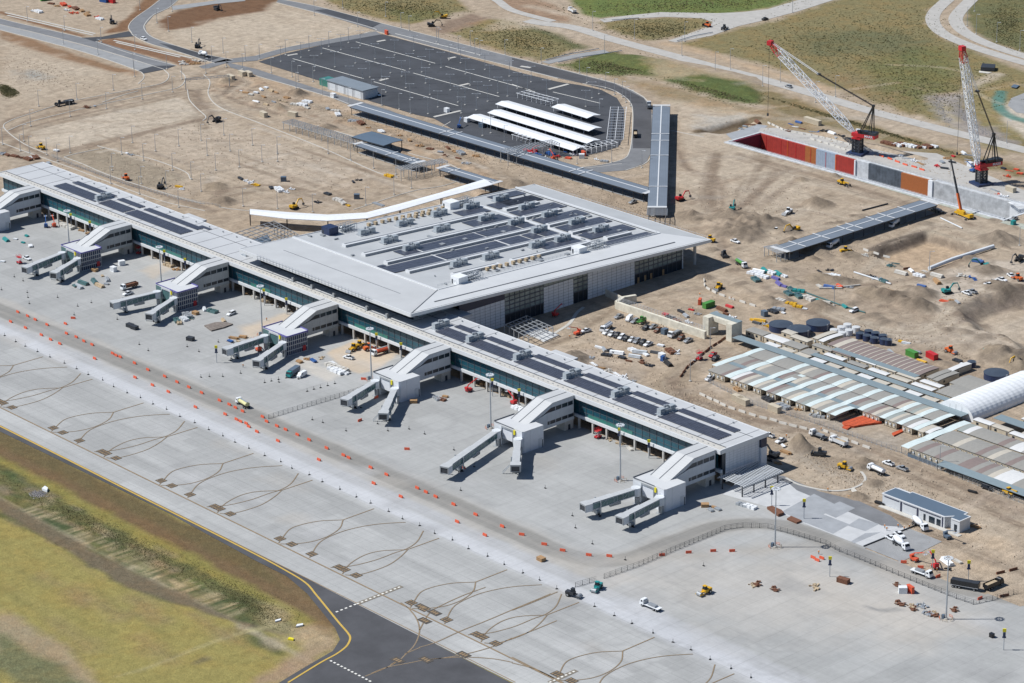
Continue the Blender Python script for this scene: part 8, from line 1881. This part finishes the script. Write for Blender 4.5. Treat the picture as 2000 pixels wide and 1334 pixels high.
RG=[[(0,920),(0,950),(300,1100),(320,1070)],[(120,985),(130,1020),(430,1165),(470,1140)],[(380,1110),(560,1180),(560,1230),(470,1195)]]
FG=[[(1170,44),(1390,40),(1330,70),(1240,75)],[(1400,80),(1600,20),(1780,120),(1600,150)],[(1600,30),(1820,0),(1880,110),(1700,190)],[(1650,170),(1850,110),(1990,180),(1800,230)],[(1100,128),(1250,110),(1330,135),(1200,146)],[(1300,158),(1400,155),(1490,185),(1440,205)],[(900,70),(1000,45),(1120,90),(1040,112)],[(640,0),(840,0),(900,25),(760,38)],[(1120,5),(1560,-10),(1490,15),(1180,33)],[(1500,190),(1660,235),(1900,310),(1700,255)],[(1930,20),(2000,0),(2000,95),(1940,75)],[(0,168),(20,170),(36,184),(10,190)]]
tufts('grass',3000,in_px(RG),(.05,.15),.18,'grass_straw');tufts('grass',4000,in_px(RG),(.05,.15),.2,'grass_olive')
tufts('scrub',3000,in_px(FG),(.1,.35),.4,'grass_dark');tufts('scrub',9000,in_px(FG),(.1,.4),.5,'grass_olive');tufts('scrub',7000,in_px(FG),(.1,.35),.45,'grass_straw')
# ================================================================ people on site
def person_build():
    sk=[(0,0,.93),(0,0,1.15),(0,0,1.38),(0,0,1.5),(.02,0,1.66),(0,.1,.9),(.06,.12,.5),(0,.13,.06),(.14,.13,.04),(0,-.1,.9),(-.05,-.12,.5),(-.1,-.13,.06),(.03,-.13,.04),(0,.19,1.4),(.05,.25,1.12),(.2,.22,.92),(0,-.19,1.4),(.02,-.26,1.12),(.12,-.26,.88)]
    ed=[(0,1),(1,2),(2,3),(3,4),(0,5),(5,6),(6,7),(7,8),(0,9),(9,10),(10,11),(11,12),(2,13),(13,14),(14,15),(2,16),(16,17),(17,18)]
    rad=[.15,.14,.16,.065,.115,.1,.07,.055,.05,.1,.07,.055,.05,.07,.055,.045,.07,.055,.045]
    me=bpy.data.meshes.new('b');me.from_pydata(sk,ed,[]);o=bpy.data.objects.new('b',me);COL.objects.link(o);md=o.modifiers.new('s','SKIN')
    for i,r in enumerate(rad): me.skin_vertices[0].data[i].radius=(r,r)
    me.skin_vertices[0].data[0].use_root=True;md2=o.modifiers.new('d','SUBSURF');md2.levels=1;md2.render_levels=1
    dg=bpy.context.evaluated_depsgraph_get();bm=bpy.data.meshes.new_from_object(o.evaluated_get(dg));bpy.data.objects.remove(o)
    for k in ('trousers','hivis','skin'): bm.materials.append(MT[k])
    for p in bm.polygons: z=p.center.z;p.material_index=0 if z<.93 else (1 if z<1.47 else 2)
    t=thing('person','','person');q=bpy.data.objects.new('body',bm);COL.objects.link(q);q.parent=t
    obj('hard_hat',MB().loft([[(r*math.cos(a)+.02,r*math.sin(a),z) for a in [k*.785 for k in range(8)]] for r,z in ((.17,1.70),(.135,1.76),(.07,1.83),(.02,1.85))]),'white_paint',t);return t
PE=Kind(person_build)
for p,l in (((1728,1032),'worker in orange vest at the wet edge of the new slab'),((1732,1037),'second worker in orange vest on the new slab'),((1754,1031),'worker standing on the wet grey paving strip'),((1617,960),'worker in orange vest on the curved kerb'),((1599,1083),'worker beside the barrier trio'),((1766,1036),'worker holding the mixer chute by the formwork'),((1776,1033),'worker in orange behind the upper mixer'),
 ((521,627),'worker walking on the sand strip behind the middle link'),((676,725),'worker on the sand near the pier mast'),((475,718),'worker by the middle boarding bridge'),((1428,586),'worker on the track below the terminal shade'),((1367,578),'worker beside the orange box behind the wall'),((1113,661),'worker beside the orange boom lift'),((1582,846),'worker in orange vest near the flatbed truck'),((1604,842),'second worker near the flatbed truck'),((694,535),'worker on the pier roof edge'),((1830,1118),'worker by the red boom lift'),((1536,855),'worker beside the white pickups behind the pier')): put(PE,p,(p[0]+r_.uniform(-5,5),p[1]+3),l) if p!=(694,535) else None
# trench details: pale pipes, culvert, guard rails, long steel pipe
def tubes(name,label,cat,segs,r,m,z=None):
    c=at(*segs[0][0]);b=MB()
    for a,d in segs: A_=at(*a);B_=at(*d);zz_=r if z is None else z;b.cyl((A_.x-c.x,A_.y-c.y,zz_),(B_.x-c.x,B_.y-c.y,zz_),r,n=7)
    o=obj(name,b,m);o.location=(c.x,c.y,.05);return tag(o,label,cat)
tubes('steel_pipe','long dark steel pipe lying on the sand by the basin walkway','pipe',[((1684,412),(1734,399))],.35,'dark_metal');tubes('steel_pipe','long pale pipe lying on the bank right of the basin walkway','pipe',[((1837,427),(1879,447))],.35,'pale_metal')
tubes('white_liner','white rolled liner along the right bank of the basin','liner',[((1815,528),(1860,510)),((1860,510),(1940,485))],1.0,'white_paint');tubes('white_liner','white rolled pipe along the trench below the basin','liner',[((1668,533),(1740,556))],.4,'pale_metal')
tubes('trench_pipe','pale pipe run in the trench in front of the tanks','pipe',[((1575,573),(1650,600)),((1650,600),(1690,612))],.35,'bridge_glass');tubes('trench_pipe','buff pipe run in the trench below the basin','pipe',[((1600,564),(1645,564)),((1645,562),(1680,558))],.4,'concrete_wall')
for k,(a,c) in enumerate(((1066,121),(1113,108))): pass
tubes('guard_rail','steel guard rail on the far side of the short grey road','guard rail',[((1066,119),(1115,107)),((1115,107),(1170,97))],.25,'galvanised',.7);tubes('guard_rail','steel guard rail on the near side of the short grey road','guard rail',[((1090,124),(1140,113)),((1140,113),(1215,101))],.25,'galvanised',.7)
tubes('guard_rail','guard rail beside the upper pale road','guard rail',[((1322,82),(1355,72)),((1355,72),(1392,65))],.25,'galvanised',.7);tubes('guard_rail','short guard rail at the top pale road bend','guard rail',[((1195,41),(1248,37))],.25,'galvanised',.7)
cv=flat('culvert','dark culvert mouth in the grass below the curving roads','culvert',[(1915,139),(1942,140),(1944,133),(1918,131)],0,2.4,'dark_metal')
flat('culvert_apron','pale concrete apron in front of the culvert','apron slab',[(1912,139),(1938,142),(1930,144),(1912,142)],0,.3,'concrete_wall')
flat('solar_panel','dark solar panel standing by the pond at the right edge','solar panel',[(1974,172),(1985,174),(1991,169),(1980,167)],.6,.8,'slate_roof')
flat('marker_board','white board lying in the grass by the taxiway corner','board',[(537,1216),(548,1213),(549,1210),(538,1213)],.05,.5,'white_paint');flat('marker_board','second white board in the grass by the taxiway corner','board',[(578,1226),(592,1223),(592,1220),(580,1222)],.05,.6,'white_paint');flat('marker_board','yellow lidded pit in the grass by the taxiway corner','pit cover',[(562,1250),(573,1252),(574,1249),(565,1247)],.05,.6,'sign_yellow')
flat('drain_headwall','white drain headwall in the rough grass at the left','headwall',[(82,958),(92,962),(94,957),(88,953)],0,1.0,'white_paint')
# curved new kerb of the roundabout right of the pier
b=MB();b.wall(smooth_line(W2([(1535,934),(1560,947),(1610,958),(1650,958),(1680,948),(1690,935),(1680,920),(1665,912)])),0,.25,1.0);struct(obj('kerb',b,'kerb'))
b=MB();b.ribbon(smooth_line(W2([(1060,668),(1085,650),(1112,632),(1126,612),(1140,600)])),1.6,.1);struct(obj('kerb',b,'kerb'))
